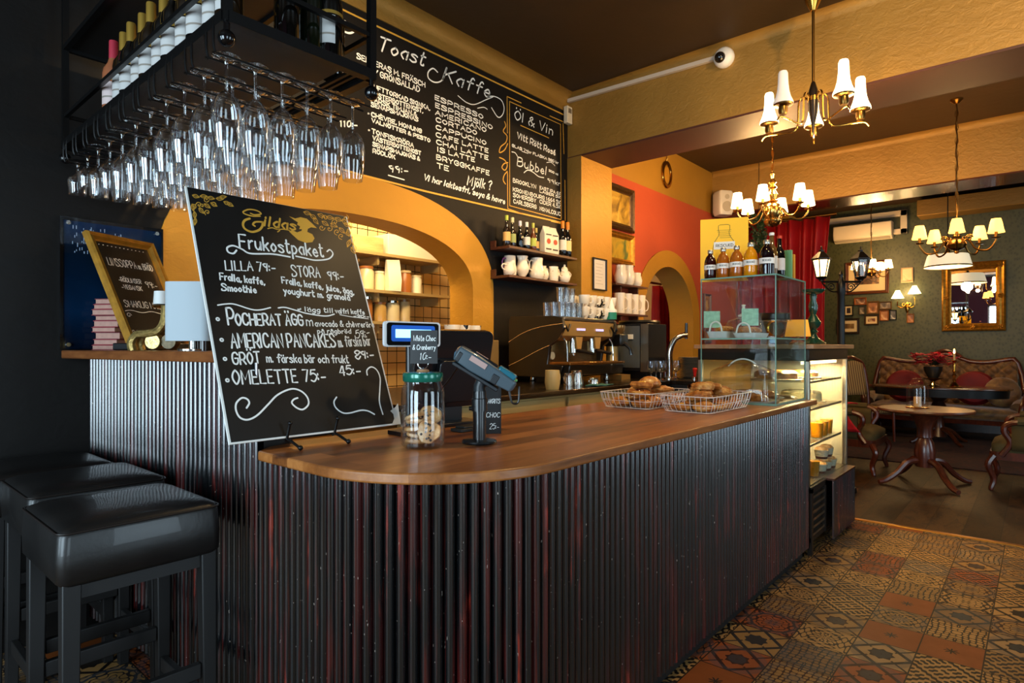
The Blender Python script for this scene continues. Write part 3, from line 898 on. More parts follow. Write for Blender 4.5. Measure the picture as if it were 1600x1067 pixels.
for x, y, a in ((60,90,.3),(130,100,0),(200,110,.2),(280,120,.1),(350,150,.4),(60,170,1.4),(80,240,1.5),(90,300,1.7),(120,210,.8),(170,170,.6),(230,160,.5),(310,110,-.1),(380,160,.5)):
    petal(sA, x, y, 70, a)
for x, y in ((150,190),(120,180),(200,250),(260,180),(75,200),(190,130)): curl(sA, x, y, 28, rng.random()*6)
for x, y, a in ((1090,245,.3),(1150,270,.6),(1220,265,.4),(1300,290,.2),(1380,300,.4),(1450,310,.9),(1510,330,1.3),(1180,300,.9),(1260,330,.6),(1340,350,.5),(1420,390,.8),(1500,400,1.4),(1540,470,1.5),(1520,500,1.9),(1550,540,1.3),(1530,570,1.0),(1460,350,.4)):
    petal(sA, x, y, 75, a)
for x, y in ((1260,390),(1330,400),(1400,430),(1440,470),(1500,440),(1380,340),(1480,300),(1290,300)): curl(sA, x, y, 30, rng.random()*6)
b.ob('gold_logo', GOLDP, eas, smooth=False)
b = MB()
fill(sD, [(1437,545),(1480,512),(1500,480),(1525,655),(1450,660),(1470,610),(1462,570)], 0.0002)
b.ob('scuffed_corner', M_('#cfcfca', 0.7), eas, smooth=False)
# the black wire easel that holds it
ez = thing('wire_easel', 'black wire easel holding the large chalkboard on the worktop', 'easel', (1.06, 1.7, 0.935))
for dx in (-0.085, 0.085):
    b = MB(); b.tube([(dx, 0.0, 0.006), (dx, 0.05, 0.022), (dx, 0.075, 0.026), (dx, 0.079, 0.03), (dx, 0.062, 0.075)], 0.0045); b.ball((dx, 0.0, 0.008), 0.008); b.ball((dx, 0.061, 0.078), 0.007); b.ob('hook', BLACKM, ez)
    b = MB(); b.tube([(dx, 0.085, 0.02), (dx*0.7, 0.118, 0.06), (dx*0.6, 0.23, 0.34), (dx*.5, 0.245, 0.38)], 0.0045); b.ob('upright', BLACKM, ez)
b = MB(); b.tube([(-0.085, 0.09, 0.026), (0.085, 0.09, 0.026)], 0.004); b.ob('crossbar', BLACKM, ez)
# ================================================================ on the worktop
ZT = 0.9355
FW = Vector((C41, S41, 0)); RT = Vector((S41, -C41, 0))
PASTRY = None
def pastry_mat(name, c1, c2, c3, scale=16):
    m = NT(name); f = m.noise(scale, 4); g = m.noise(scale*4, 2)
    m.col(m.ramp(f*0.75 + g*0.25, [(0.3, c1), (0.5, c2), (0.68, c3)])); m.set(Roughness=0.4); m.p.inputs['Coat Weight'].default_value = 0.15
    m.bump(f + g*0.5, 0.5, 0.006); return m.m
BUN = pastry_mat('baked_dough', '#6b3210', '#b06a28', '#dca75a')
COOK = pastry_mat('cookie_dough', '#9a6230', '#c9925a', '#e0b988', 24)
CHOC = M_('#1e0d06', 0.35)
JAM = M_('#3a0a0c', 0.15, 0, 0.6)
SUGAR = M_('#efe2cc', 0.6)
def cookie(name, label, M, parent=None, chips=9, seed=1, r=0.037):
    rg = random.Random(seed)
    o = thing(name, label, 'cookie', (0,0,0), 0, 'cookies in the jar')
    o.matrix_world = M
    ph = rg.random()*6
    b = MB(); b.lathe([(0.0, 0), (r*.85, 0.0), (r, 0.005), (r*.93, 0.012), (r*.5, 0.0155), (0, 0.016)], 22, wav=lambda a, z: 0.05*math.sin(3*a + ph) + 0.03*math.sin(7*a))
    b.ob('cookie_body', COOK, o)
    for i in range(chips):
        a = rg.random()*6.28; q = r*0.75*math.sqrt(rg.random())
        b = MB(); b.ball((q*math.cos(a), q*math.sin(a), 0.0135), 0.0045, 8, (1, 1, 0.7)); b.ob('chocolate_chip', CHOC, o)
# ---- cookie jar
JX, JY = 1.265, 1.472
jar = thing('cookie_jar', 'round glass cookie jar with a green metal lid', 'jar', (JX, JY, ZT))
b = MB()
b.lathe([(0.0, 0.004), (0.055, 0.004), (0.063, 0.012), (0.0665, 0.03), (0.0665, 0.165), (0.063, 0.185), (0.056, 0.2), (0.056, 0.215)], 40, cap0=False, cap1=False)
b.lathe([(0.0, 0.0), (0.058, 0.0), (0.0675, 0.01), (0.0685, 0.03), (0.0685, 0.166), (0.065, 0.188), (0.058, 0.202), (0.058, 0.215)], 40, cap0=False, cap1=False)
b.ob('jar_glass', GLASS, jar)
b = MB(); b.lathe([(0.06, 0.206), (0.0625, 0.209), (0.0635, 0.228), (0.061, 0.234), (0.05, 0.2355), (0.0, 0.2365)], 40)
b.ob('lid', M_('#0d6a57', 0.25, 0.3, 0.5), jar)
b = MB(); b.lathe([(0.0, 0.2365), (0.02, 0.2365), (0.018, 0.243), (0.006, 0.246), (0, 0.246)], 20)
b.ob('lid_knob', M_('#a8794e', 0.4), jar)
b = MB(); b.tube([RT*(0.016*math.cos(t)) + Vector((0, 0, 0.262 + 0.016*math.sin(t))) for t in [2*PI*k/24 for k in range(24)]], 0.0022, 8, True)
b.ob('wire_ring', CHROME, jar)
def Tm(loc, rot=(0,0,0)): return Matrix.Translation(loc) @ Euler(rot).to_matrix().to_4x4()
base = Vector((JX, JY, ZT))
ci = 0
for i, (dx, dd, z, tx, ty) in enumerate([(-.022, .0, .014, .05, .0), (-.02, .003, .033, .1, -.12), (-.024, .0, .053, -.08, .15), (-.018, .004, .072, .12, -.1), (-.022, .0, .09, .3, -.2)]):
    p = base + RT*dx + FW*dd + Vector((0, 0, z))
    cookie('cookie', ['bottom', 'second lowest', 'middle', 'second highest', 'top'][i] + ' cookie of the flat pile at the left inside the glass jar', Tm(p, (tx, ty, i)), seed=i+2, r=0.034)
a49 = math.atan2(-FW.y, -FW.x)
p = base + RT*0.024 - FW*0.036 + Vector((0, 0, 0.052))
cookie('cookie', 'upright cookie with dark chips leaning against the front of the jar glass', Tm(p) @ Euler((0, R(78), a49)).to_matrix().to_4x4(), chips=14, seed=11)
p = base + RT*0.02 + FW*0.02 + Vector((0, 0, 0.092))
cookie('cookie', 'tilted cookie resting high at the back right inside the jar', Tm(p) @ Euler((0, R(55), a49)).to_matrix().to_4x4(), seed=12)
def card(name, label, c, wd, h, texts, right=RT, lean=0.0, th=0.003, mat=SLATE, cat='price card', tw=0.0018):
    """a small upright black card; c is its bottom centre"""
    o = thing(name, label, cat, c, math.atan2(right.y, right.x))
    L = Matrix.Rotation(-lean, 4, 'X')
    b = MB(); b.box(-wd/2, wd/2, 0, th, 0, h, L); b.ob('card', mat, o)
    for t, x0, x1, y, hh in texts:
        b = MB(); write(b, t, (x0*wd, y*h), (x1*wd, y*h), hh*h, tw, L @ Matrix(((1,0,0,0),(0,0,-1,-0.0006),(0,1,0,0),(0,0,0,1))), 0.15)
        b.ob('lettering', CHALK, o, smooth=False)
    return o
card('price_card', 'small black price card clipped in the ring on the cookie jar lid', base + Vector((0, 0, 0.262)) + RT*0.004 - FW*0.005, 0.085, 0.105,
     [('White Choc', -.4, .42, .68, .16), ('& Cranberry', -.42, .42, .42, .14), ('10:-', -.15, .25, .12, .2)])
card('price_card', 'black price card standing behind the card terminal pole', Vector((1.62, 1.5, ZT)), 0.06, 0.17, [('CHOC', -.4, .4, .35, .1), ('25:-', -.2, .35, .1, .12), ('LAKRITS', -.42, .42, .65, .09)], RT)
# ---- card terminal
tm = thing('card_terminal', 'grey payment card terminal on a black pole stand', 'card terminal', (1.437, 1.391, ZT))
b = MB(); b.lathe([(0, 0), (0.056, 0), (0.058, 0.004), (0.056, 0.009), (0.03, 0.012), (0.0, 0.012)], 32); b.ob('base', BLK, tm)
b = MB(); b.lathe([(0.0, 0.01), (0.0215, 0.01), (0.0215, 0.12), (0, 0.12)], 24); b.ob('pole', BLK, tm)
b = MB(); b.lathe([(0, 0.105), (0.026, 0.105), (0.026, 0.145), (0.023, 0.147), (0.022, 0.17), (0, 0.172)], 24); b.cyl(RT*-0.02 + Vector((0,0,.113)), RT*-0.034 + Vector((0,0,.113)), 0.007); b.ob('collar', BLK, tm)
b = MB(); b.tube([(0, 0, 0.15), Vector((0, 0, 0.185)) - FW*0.0, Vector((0, 0, 0.215)) + RT*0.012], 0.02, 12); b.ob('neck', M_('#20262a', .4), tm)
ax = (RT*0.85 + Vector((0, 0, -0.53))).normalized()
wd_ = FW.copy(); up_ = wd_.cross(ax).normalized()
if up_.z < 0: up_ = -up_
Rm = Matrix((ax, wd_, up_)).transposed().to_4x4()
TMx = Matrix.Translation(Vector((0, 0, 0.245)) + RT*0.022) @ Rm
GREYT = M_('#3f4f57', 0.35, 0, 0.3)
b = MB()
sec = lambda x, w_, z0, z1: [TMx @ Vector((x, y, z)) for y, z in ((-w_, z0), (w_, z0), (w_, z1*.7), (w_*.8, z1), (-w_*.8, z1), (-w_, z1*.7))]
b.rings([sec(-.112, .03, -.012, .012), sec(-.104, .042, -.03, .022), sec(-.04, .045, -.034, .026), sec(.03, .043, -.03, .022), sec(.104, .04, -.024, .016), sec(.112, .03, -.014, .01)])
b.ob('terminal_body', GREYT, tm, bevel=0.004)
b = MB(); b.box(-.07, .03, -.03, .03, .024, .0285, TMx); b.ob('screen', M_('#10181c', .1), tm)
b = MB(); b.box(.035, .1, -.036, .036, .012, .034, TMx); b.ob('printer_cover', M_('#1d6474', 0.25, 0, .4), tm, bevel=0.006)
b = MB(); b.box(-.06, .0, -.0475, -.044, -.004, .014, TMx); b.box(-.055, -.01, -.02, .02, .0285, .0295, TMx); b.ob('sticker', M_('#b08f86', .6), tm)
b = MB(); b.box(.085, .108, -.025, -.012, .016, .022, TMx); b.ob('green_key', M_('#4f9a4a', .4), tm)
b = MB(); b.box(.085, .108, .0, .013, .016, .022, TMx); b.ob('red_key', M_('#b04a30', .4), tm)
b = MB(); b.box(-.1, .07, -.046, .046, -.046, -.034, TMx); b.box(-.1, -.085, -.044, .044, -.03, .004, TMx); b.box(.03, .055, -.044, .044, -.03, .002, TMx); b.ob('cradle', M_('#181e22', .4), tm, bevel=.003)
b = MB(); q = Vector((0, 0, .165)) + RT*0.05
b.tube(cr([q + RT*0.045 + Vector((0,0,.03)), q + RT*0.05 + Vector((0,0,-.01)), q + RT*0.06 + Vector((0,0,-.035)), q + RT*.078 + Vector((0,0,-.03)), q + RT*.08 + Vector((0,0,.02))], 6), 0.0035); b.ob('cable_loop', BLK, tm)
b = MB(); b.tube(cr([Vector((0,0,.25)) - RT*.07, Vector((0,0,.21)) - RT*.1 + FW*.05, Vector((0,0,.14)) - RT*.15 + FW*.15, Vector((0, 0, .02)) - RT*.15 + FW*.2, Vector((0, 0, .006)) - RT*.2 + FW*.22], 6), 0.003); b.ob('cable', BLK, tm)
# ---- cash register screen and customer display
rg_ = thing('cash_register', 'black cash register monitor seen from behind, on the worktop', 'cash register', (1.70, 1.80, ZT), R(-8))
def rbox(b, x0, x1, y0, y1, z0, z1, r, n=5, M=None):
    """box with rounded corners in the xz plane"""
    pts = []
    for cx_, cz_, a0 in ((x1-r, z1-r, 0), (x0+r, z1-r, 90), (x0+r, z0+r, 180), (x1-r, z0+r, 270)):
        for k in range(n+1):
            t = R(a0 + 90*k/n); pts.append((cx_ + r*math.cos(t), cz_ + r*math.sin(t)))
    r0 = [Vector((x, y0, z)) for x, z in pts]; r1 = [Vector((x, y1, z)) for x, z in pts]
    if M is not None: r0 = [M @ v for v in r0]; r1 = [M @ v for v in r1]
    b.rings([r0, r1])
L = Matrix.Translation((0, 0, .07)) @ Matrix.Rotation(R(12), 4, 'X')
b = MB(); rbox(b, -.2, .17, 0, .035, 0, .315, .03, M=L); b.ob('housing', M_('#101114', .22, 0, .4), rg_, bevel=.004)
b = MB(); rbox(b, -.19, .16, .036, .038, .02, .3, .02, M=L); b.ob('touch_screen', M_('#1b2024', .1), rg_)
b = MB(); rbox(b, -.1, .08, -.03, 0, .03, .2, .02, M=L); b.ob('rear_cover', M_('#0c0d10', .3), rg_, bevel=.004)
b = MB(); b.cbox((-.01, .03, .05), (.14, .04, .1)); b.cbox((-.01, .03, .008), (.24, .18, .016)); b.ob('foot', BLK, rg_, bevel=.004)
cdp = thing('customer_display', 'small pole display with a glowing blue-white screen beside the chalkboard', 'customer display', (1.42, 1.715, ZT), R(-4))
b = MB(); rbox(b, -.122, .122, -.012, .0, .315, .405, .012); b.ob('white_frame', M_('#d8dadb', .35), cdp)
b = MB(); rbox(b, -.113, .113, -.0135, -.0122, .32, .4, .01); b.ob('black_face', M_('#08090b', .15), cdp)
b = MB(); rbox(b, -.078, .078, -.0148, -.0138, .347, .377, .002)
b.ob('lit_screen', M_('#7fd0ff', .3, emit=3.2), cdp)
b = MB(); rbox(b, -.095, .095, -.0142, -.0137, .334, .391, .008); b.ob('screen_surround', M_('#0b4fb0', .3, emit=.45), cdp)
b = MB(); b.cyl((0, .012, .012), (0, .012, .4), .014); b.cbox((0, .012, .007), (.12, .1, .014)); b.ob('stand', BLK, cdp)
b = MB(); b.box(1.56, 1.76, 1.6, 1.66, ZT, ZT + .012); b.box(1.58, 1.75, 1.605, 1.655, ZT + .012, ZT + .02)
tag(b.ob('receipt_pad', [M_('#15130f', .5)], bevel=.002), 'flat dark pad lying on the worktop behind the cookie jar', 'pad')
# ---- two wire baskets of pastries
WIREW = M_('#e6ddd4', .35, .3)
def basket(name, label, c, lx, ly, h):
    o = thing(name, label, 'basket', c, 0, 'wire baskets of pastries')
    def rr(x, y, r, n=4):
        out = []
        for sx, sy, a0 in ((1,1,0),(-1,1,90),(-1,-1,180),(1,-1,270)):
            for k in range(n+1):
                t = R(a0 + 90*k/n); out.append((sx*(x-r) + r*math.cos(t), sy*(y-r) + r*math.sin(t)))
        return out
    top = rr(lx/2, ly/2, .03); mid = rr(lx/2*.96, ly/2*.94, .03); bot = rr(lx/2*.9, ly/2*.86, .03)
    b = MB(); b.tube([(x, y, h) for x, y in top], .0026, 6, True); b.ob('rim', WIREW, o)
    b = MB(); b.tube([(x, y, h*.5) for x, y in mid], .0017, 5, True); b.ob('middle_wire', WIREW, o)
    b = MB(); b.tube([(x, y, .004) for x, y in bot], .002, 5, True)
    for i in range(9): x = (i/8-.5)*lx*.86; b.tube([(x, -ly*.43, .004), (x, ly*.43, .004)], .0014, 4)
    b.ob('bottom_grid', WIREW, o)
    def wires(p, q):
        b = MB(); b.tube(cr([p + Vector((0,0,h)), p.lerp(q, .4) + Vector((0,0,h*.5)), q + Vector((0,0,.012)), q*.97 + Vector((0,0,.004))], 3), .0015, 5); b.ob('side_wire', WIREW, o)
    for i in range(14):
        x = (i/13-.5)*(lx-.05)
        for s_ in (-1, 1): wires(Vector((x, s_*ly/2, 0)), Vector((x*.94, s_*ly*.43, 0)))
    for i in range(9):
        y = (i/8-.5)*(ly-.05)
        for s_ in (-1, 1): wires(Vector((s_*lx/2, y, 0)), Vector((s_*lx*.45, y*.9, 0)))
    return o
basket('wire_basket', 'white wire basket of pastries nearest the glass case and worktop edge', (2.97, 1.275, ZT), .53, .27, .08)
basket('wire_basket', 'white wire basket of pastries farther from the worktop edge', (2.95, 1.6, ZT), .5, .3, .08)
def bun(label, c, r, kind, seed, group, rz=0, tilt=0):
    rg = random.Random(seed)
    o = thing(['bun', 'danish_pastry', 'filled_pastry'][kind], label, 'pastry', c, rz, group)
    o.rotation_euler = (tilt, tilt*.5, rz)
    ph = rg.random()*6
    b = MB()
    if kind == 0:
        b.lathe([(0, 0), (r*.8, 0), (r, r*.22), (r*.93, r*.5), (r*.6, r*.75), (r*.25, r*.85), (0, r*.86)], 24, wav=lambda a, z: .06*math.sin(4*a + ph + z*60))
        b.ob('crust', BUN, o)
    elif kind == 1:
        def f(u, v):
            t = u*2*PI*2.6; q = r*(.25 + .75*u); a = v*2*PI
            w_ = r*.24*(1 - .25*u)
            return Vector(((q + w_*math.cos(a))*math.cos(t), (q + w_*math.cos(a))*math.sin(t), r*(.42 - .15*u) + w_*math.sin(a)*1.2))
        b.grid(f, 44, 8); b.lathe([(0, 0), (r*.95, 0), (r, r*.2), (r*.6, r*.35), (0, r*.4)], 20)
        b.ob('swirl', BUN, o)
    else:
        b.lathe([(0, 0), (r*.85, 0), (r*1.02, r*.2), (r*.9, r*.45), (r*.55, r*.5), (r*.4, r*.42), (0, r*.4)], 24, wav=lambda a, z: .08*math.sin(5*a + ph))
        b.ob('crust', BUN, o)
        b = MB(); b.ball((0, 0, r*.42), r*.42, 12, (1, 1, .4)); b.ob('filling', JAM if seed % 2 else M_('#d9a03c', .3, 0, .4), o)
    return o
rng = random.Random(5)
n = 0
HEAP = [(-.3, -.1, .062), (.0, .2, .066), (.3, -.1, .062), (-.14, .0, .1), (.16, .1, .102)]
where = ['at the near left corner', 'near side, left of the middle', 'near side, right of the middle', 'at the near right corner', 'at the far left', 'far side, left of the middle', 'far side, right of the middle', 'at the far right corner']
for bi, (bx_, by_, lx, ly) in enumerate([(2.97, 1.275, .44, .18), (2.95, 1.6, .42, .2)]):
    nm = ['basket by the worktop edge', 'basket farther back'][bi]
    for i in range(8):
        x = bx_ + ((i % 4)/3 - .5)*lx*.76; y = by_ + ((i//4) - .5)*ly*.62
        bun('pastry %s, %s' % (where[i], nm), (x, y, ZT + .009), .055, (i*2 + bi) % 3, n, 'pastries in the wire baskets', rng.random()*6, (rng.random()-.5)*.1); n += 1
    for i, (hx, hy, hz) in enumerate(HEAP):
        x = bx_ + hx*lx; y = by_ + hy*ly
        bun('pastry heaped on top, %s, %s' % (['at the left', 'in the middle', 'at the right', 'highest on the left', 'highest on the right'][i], nm), (x, y, ZT + hz), .06, (i + bi + 1) % 3, n, 'pastries in the wire baskets', rng.random()*6, (rng.random()-.5)*.3); n += 1

# ================================================================ glass case on the end of the worktop
GX0, GX1, GY0, GY1, GZ = 3.35, 3.885, 1.06, 1.475, 1.633
gc = thing('glass_case', 'upright glass case on the far end of the worktop', 'glass case', (0, 0, 0))
def pane(name, parent, x0, x1, y0, y1, z0, z1, edges=True, mat=CASEG):
    b = MB(); b.box(x0, x1, y0, y1, z0, z1); o = b.ob(name, mat, parent, smooth=False)
    return o
pane('left_pane', gc, GX0, GX0+.005, GY0, GY1, ZT, GZ); pane('front_pane', gc, GX0+.006, GX1, GY0, GY0+.005, ZT, GZ)
pane('top_pane', gc, GX0, GX1, GY0, GY1, GZ, GZ+.006); pane('glass_shelf', gc, GX0+.006, GX1-.01, GY0+.006, GY1, 1.292, 1.298)
pane('right_pane', gc, GX1-.005, GX1, GY0+.006, GY1, ZT, GZ)
b = MB()
for z0, z1 in ((GZ-.001, GZ+.007), (1.291, 1.299)):
    b.box(GX0-.0015, GX0-.0002, GY0, GY1, z0, z1); b.box(GX0, GX1, GY0-.0015, GY0-.0002, z0, z1)
b.box(GX0-.001, GX0+.004, GY0-.001, GY0+.004, ZT, GZ); b.box(GX0-.001, GX0+.004, GY1-.004, GY1, ZT, GZ); b.box(GX1-.004, GX1, GY0-.001, GY0+.004, ZT, GZ)
b.box(GX0-.003, GX0, GY0, GY1, ZT, ZT+.012); b.box(GX0, GX1, GY0-.003, GY0, ZT, ZT+.012)
b.ob('polished_edges', EDGEG, gc, smooth=False)
TOPZ = GZ + .0075
def caption(b, s_, wtot, h, M, wd=.0012): write(b, s_, (-wtot/2, 0), (wtot/2, 0), h, wd, M)
def juice(label, x, y, s_, colr):
    o = thing('juice_bottle', label, 'bottle', (x, y, TOPZ), 0, 'juice bottles on the glass case')
    a = math.atan2(-y, -x) - PI/2 + PI   # label turned to the room
    b = MB(); b.lathe([(0, 0), (.031*s_, 0), (.035*s_, .005), (.0355*s_, .04), (.0355*s_, .095*s_), (.033*s_, .112*s_), (.024*s_, .134*s_), (.0135*s_, .145*s_), (.0125*s_, .156*s_), (0, .157*s_)], 26)
    b.ob('bottle_body', M_(colr, .06, 0, .6, var=.06, sub=.15), o)
    b = MB(); b.lathe([(0, .153*s_), (.0155*s_, .153*s_), (.0165*s_, .156*s_), (.016*s_, .17*s_), (.014*s_, .174*s_), (0, .174*s_)], 22); b.ob('cap', M_('#bdb6a8', .3, .8), o)
    b = MB(); b.lathe([(.0362*s_, .055*s_), (.0362*s_, .083*s_)], 26, cap0=False, cap1=False); lb = b.ob('label', M_('#ece8e0', .5), o)
    b = MB()
    ang = math.atan2(-y, -x)
    rr_ = .0368*s_
    tmp = MB(); write(tmp, 'RESCUED', (-.022, 0), (.022, 0), .009*s_, .0016)
    tmp.bm.verts.ensure_lookup_table()
    for v in tmp.bm.verts:
        t = ang + v.co.x/rr_; v.co = Vector((rr_*math.cos(t), rr_*math.sin(t), .066*s_ + v.co.y))
    tmp.ob('lettering', M_('#1a1a1a', .6), lb, smooth=False); b.bm.free()
def onX(px, X): 
    q = at(px, 430, X=X); return q.y
for i, (px_, s_, c, wd) in enumerate([(1110, .97, '#2a0606', 'dark red'), (1130, 1.0, '#a4560c', 'amber'), (1151, 1.02, '#a85a10', 'amber orange'), (1173, 1.07, '#d98a06', 'bright yellow'), (1198, 1.1, '#140608', 'blackcurrant')]):
    lb = ['dark red juice bottle at the left end of the row on the glass case', 'amber juice bottle, second from the left on the glass case', 'amber juice bottle in the middle of the row on the glass case', 'bright yellow juice bottle, fourth in the row on the glass case', 'almost black juice bottle at the right end of the row on the glass case'][i]
    juice(lb, 3.41, onX(px_, 3.41), s_, c)
def tallbottle(name, label, x, y, z, h, r, body, capc, labc=None, group=None, neck=.35, cap_h=.0, lab=(.2, .55), cat='bottle'):
    o = thing(name, label, cat, (x, y, z), 0, group)
    b = MB(); b.lathe([(0, 0), (r*.9, 0), (r, r*.15), (r, h*(1-neck)*.85), (r*.85, h*(1-neck)), (r*.42, h*(1-neck*.72)), (r*.36, h*.97), (r*.42, h*.975), (r*.42, h), (0, h)], 20)
    b.ob('bottle_body', body, o)
    ch = cap_h or h*.05
    b = MB(); b.lathe([(r*.4, h - ch), (r*.46, h - ch), (r*.47, h + .001), (r*.4, h + .004), (0, h + .004)], 18); b.ob('cap', capc, o)
    if labc:
        b = MB(); b.lathe([(r*1.012, h*lab[0]*.9), (r*1.012, h*lab[1]*.85)], 20, cap0=False, cap1=False); b.ob('label', labc, o)
    return o
DG = M_('#1a1006', .06, 0, .5); GG = M_('#0e1208', .06, 0, .5); BG = M_('#070605', .06, 0, .5)
tallbottle('soda_bottle', 'tall clear soda bottle with a white cap, behind the black juice bottle', 3.50, 1.13, TOPZ, .24, .03, M_('#6a4a22', .08, 0, .5), WHITE, M_('#d9d2c6', .5), 'soda bottles on the glass case')
tallbottle('soda_bottle', 'tall dark soda bottle with a red and white label, beside the green box', 3.60, 1.12, TOPZ, .235, .03, BG, M_('#c8402c', .4), M_('#d2cbc4', .5), 'soda bottles on the glass case')
tallbottle('soda_bottle', 'short brown bottle between the yellow and black juice bottles', 3.52, 1.25, TOPZ, .17, .024, M_('#8a6a2a', .1, 0, .5), M_('#a89a80', .3, .8), None, 'soda bottles on the glass case')
b = MB(); b.cbox((3.715, 1.13, TOPZ + .085), (.02, .09, .17)); tag(b.ob('tea_box', M_('#5f9a6a', .5), bevel=.002), 'thin pale green box on the glass case, right of the bottles', 'box')
b = MB(); b.cbox((3.765, 1.13, TOPZ + .075), (.024, .09, .15)); tag(b.ob('tea_box', M_('#c98a14', .5), bevel=.002), 'thin yellow box at the right end of the glass case top', 'box')
# yellow advertising card
fc = Vector((3.60, 1.44, 0)); dirn = Vector((fc.x, fc.y, 0)).normalized(); rgt = Vector((dirn.y, -dirn.x, 0))
ps = thing('poster_card', 'yellow card with a drawn bottle outline standing behind the juice bottles', 'poster', (3.565, 1.425, TOPZ), math.atan2(rgt.y, rgt.x))
b = MB(); b.box(-.135, .135, 0, .004, 0, .375); b.ob('card', M_('#ffc414', .55), ps)
PM = Matrix(((1,0,0,0),(0,0,-1,-.0008),(0,1,0,0),(0,0,0,1)))
b = MB()
half = [(.063, .06), (.063, .2), (.055, .235), (.03, .275), (.027, .295), (.032, .305), (.032, .333), (.02, .338), (0, .338)]
pts = [(-x, y, 0) for x, y in half] + [(x, y, 0) for x, y in half[::-1]]
b.ribbon([Vector(p) for p in pts], .0028, PM); b.ob('bottle_outline', M_('#5f5208', .6), ps, smooth=False)
b = MB(); b.box(-.058, .06, -.0012, 0, .192, .236); b.ob('label_panel', M_('#e9e6dc', .5), ps)
b = MB(); write(b, 'RESCUED', (-.046, .207), (.05, .207), .015, .0026, Matrix.Translation((0, -.001, 0)) @ PM); b.ob('lettering', M_('#161616', .6), ps, smooth=False)
b = MB()
for k in range(5): b.ribbon([Vector((-.04 + .004*k, .305 - .011*k, 0)), Vector((.04 - .002*(k % 3), .305 - .011*k, 0))], .002, PM)
b.ob('small_print', M_('#7d6c10', .6), ps, smooth=False)
# ---- in the case, lower part: plastic cake cover and plates
cv = thing('cake_cover', 'clear plastic cake cover with a curved white handle over pastries', 'cake cover', (3.6, 1.285, ZT))
def rrect(x, y, r, z, n=4):
    out = []
    for sx, sy, a0 in ((1,1,0),(-1,1,90),(-1,-1,180),(1,-1,270)):
        for k in range(n+1):
            t = R(a0 + 90*k/n); out.append((sx*(x-r) + r*math.cos(t), sy*(y-r) + r*math.sin(t), z))
    return out
cv.location = (3.49, 1.285, ZT + .018)
b = MB(); b.rings([rrect(.11, .168, .03, .0), rrect(.105, .16, .03, .15), rrect(.095, .148, .03, .165), rrect(.05, .08, .03, .2), rrect(.01, .02, .008, .203)], cap0=False); b.ob('cover', PLASTIC, cv)
b = MB(); b.tube(cr([(0, -.085, .185), (0, -.05, .215), (0, 0, .228), (0, .05, .215), (0, .085, .185)], 5), .0045); b.ob('handle', WHITE, cv)
b = MB(); b.rings([rrect(.1, .16, .03, ZT+.001), rrect(.115, .175, .03, ZT + .016), rrect(.11, .17, .03, ZT+.016), rrect(.095, .155, .03, ZT + .006)])
tag(b.ob('serving_tray', WHITE, loc=(3.49, 1.285, 0)), 'white lace-edged tray under the plastic cake cover', 'tray')
for i, (x, y) in enumerate([(3.45, 1.18), (3.45, 1.29), (3.45, 1.4), (3.54, 1.24), (3.54, 1.35)]):
    bun(['dark pastry at the near end under the plastic cover', 'dark pastry in the middle of the near row under the cover', 'dark pastry at the far end under the cover', 'pastry at the back right under the cover', 'pastry at the back left under the cover'][i], (x, y, ZT + .008), .052, i % 2, 60 + i, 'pastries under the cake cover', i)
b = MB(); b.lathe([(0, 0), (.06, 0), (.11, .014), (.108, .018), (.06, .006), (0, .005)], 28, (3.74, 1.25, ZT)); tag(b.ob('plate', M_('#d8d2c4', .2, 0, .3)), 'pale plate with pastries at the right in the glass case', 'plate')
for i, (x, y) in enumerate([(3.7, 1.2), (3.77, 1.24), (3.72, 1.3)]):
    bun('brown pastry on the pale plate, ' + ['nearest the glass', 'at the right', 'at the back'][i], (x, y, ZT + .012), .05, (i+1) % 2, 70 + i, 'pastries on the plate', i*2)
# upper shelf
SH = 1.2985
def wbasket(label, c, lx, ly, h):
    o = thing('handled_tray', label, 'tray', c, 0, 'white trays in the glass case')
    b = MB(); b.rings([rrect(lx/2*.85, ly/2*.85, .02, 0), rrect(lx/2, ly/2, .02, h), rrect(lx/2*.95, ly/2*.95, .02, h), rrect(lx/2*.8, ly/2*.8, .02, .004)]); b.ob('tray', WHITE, o)
    b = MB(); b.tube(cr([(-lx/2, -ly*.3, h), (-lx/2, -ly*.22, h + .04), (-lx/2, 0, h + .055), (-lx/2, ly*.22, h + .04), (-lx/2, ly*.3, h)], 4), .005); b.ob('handle', WHITE, o)
wbasket('white tray with an arched handle at the left in the glass case', (3.50, 1.4, SH), .24, .12, .04)
wbasket('white tray with an arched handle in the middle of the glass case', (3.52, 1.25, SH), .24, .13, .03)
for i in range(4): bun('crumbly scone, %s on the upper shelf tray of the case' % ['nearest', 'second', 'third', 'farthest'][i], (3.43 + .06*i, 1.25 + .01*(i % 2), SH + .032), .04, 0, 80 + i, 'scones in the glass case', i)
for i in range(3): bun('small bun, %s on the left tray of the case' % ['nearest', 'middle', 'farthest'][i], (3.45 + .06*i, 1.4, SH + .042), .036, 0, 90 + i, 'buns in the glass case', i)
ck = thing('chocolate_cake', 'dark chocolate cake on a glass stand on the upper shelf of the case', 'cake', (3.66, 1.16, SH))
b = MB(); b.lathe([(0, 0), (.05, 0), (.012, .02), (.012, .09), (.085, .1), (.085, .106), (0, .106)], 26); b.ob('stand', GLASS, ck)
b = MB(); b.lathe([(0, .107), (.075, .107), (.078, .115), (.076, .14), (.07, .146), (0, .147)], 26); b.ob('cake', CHOC, ck)
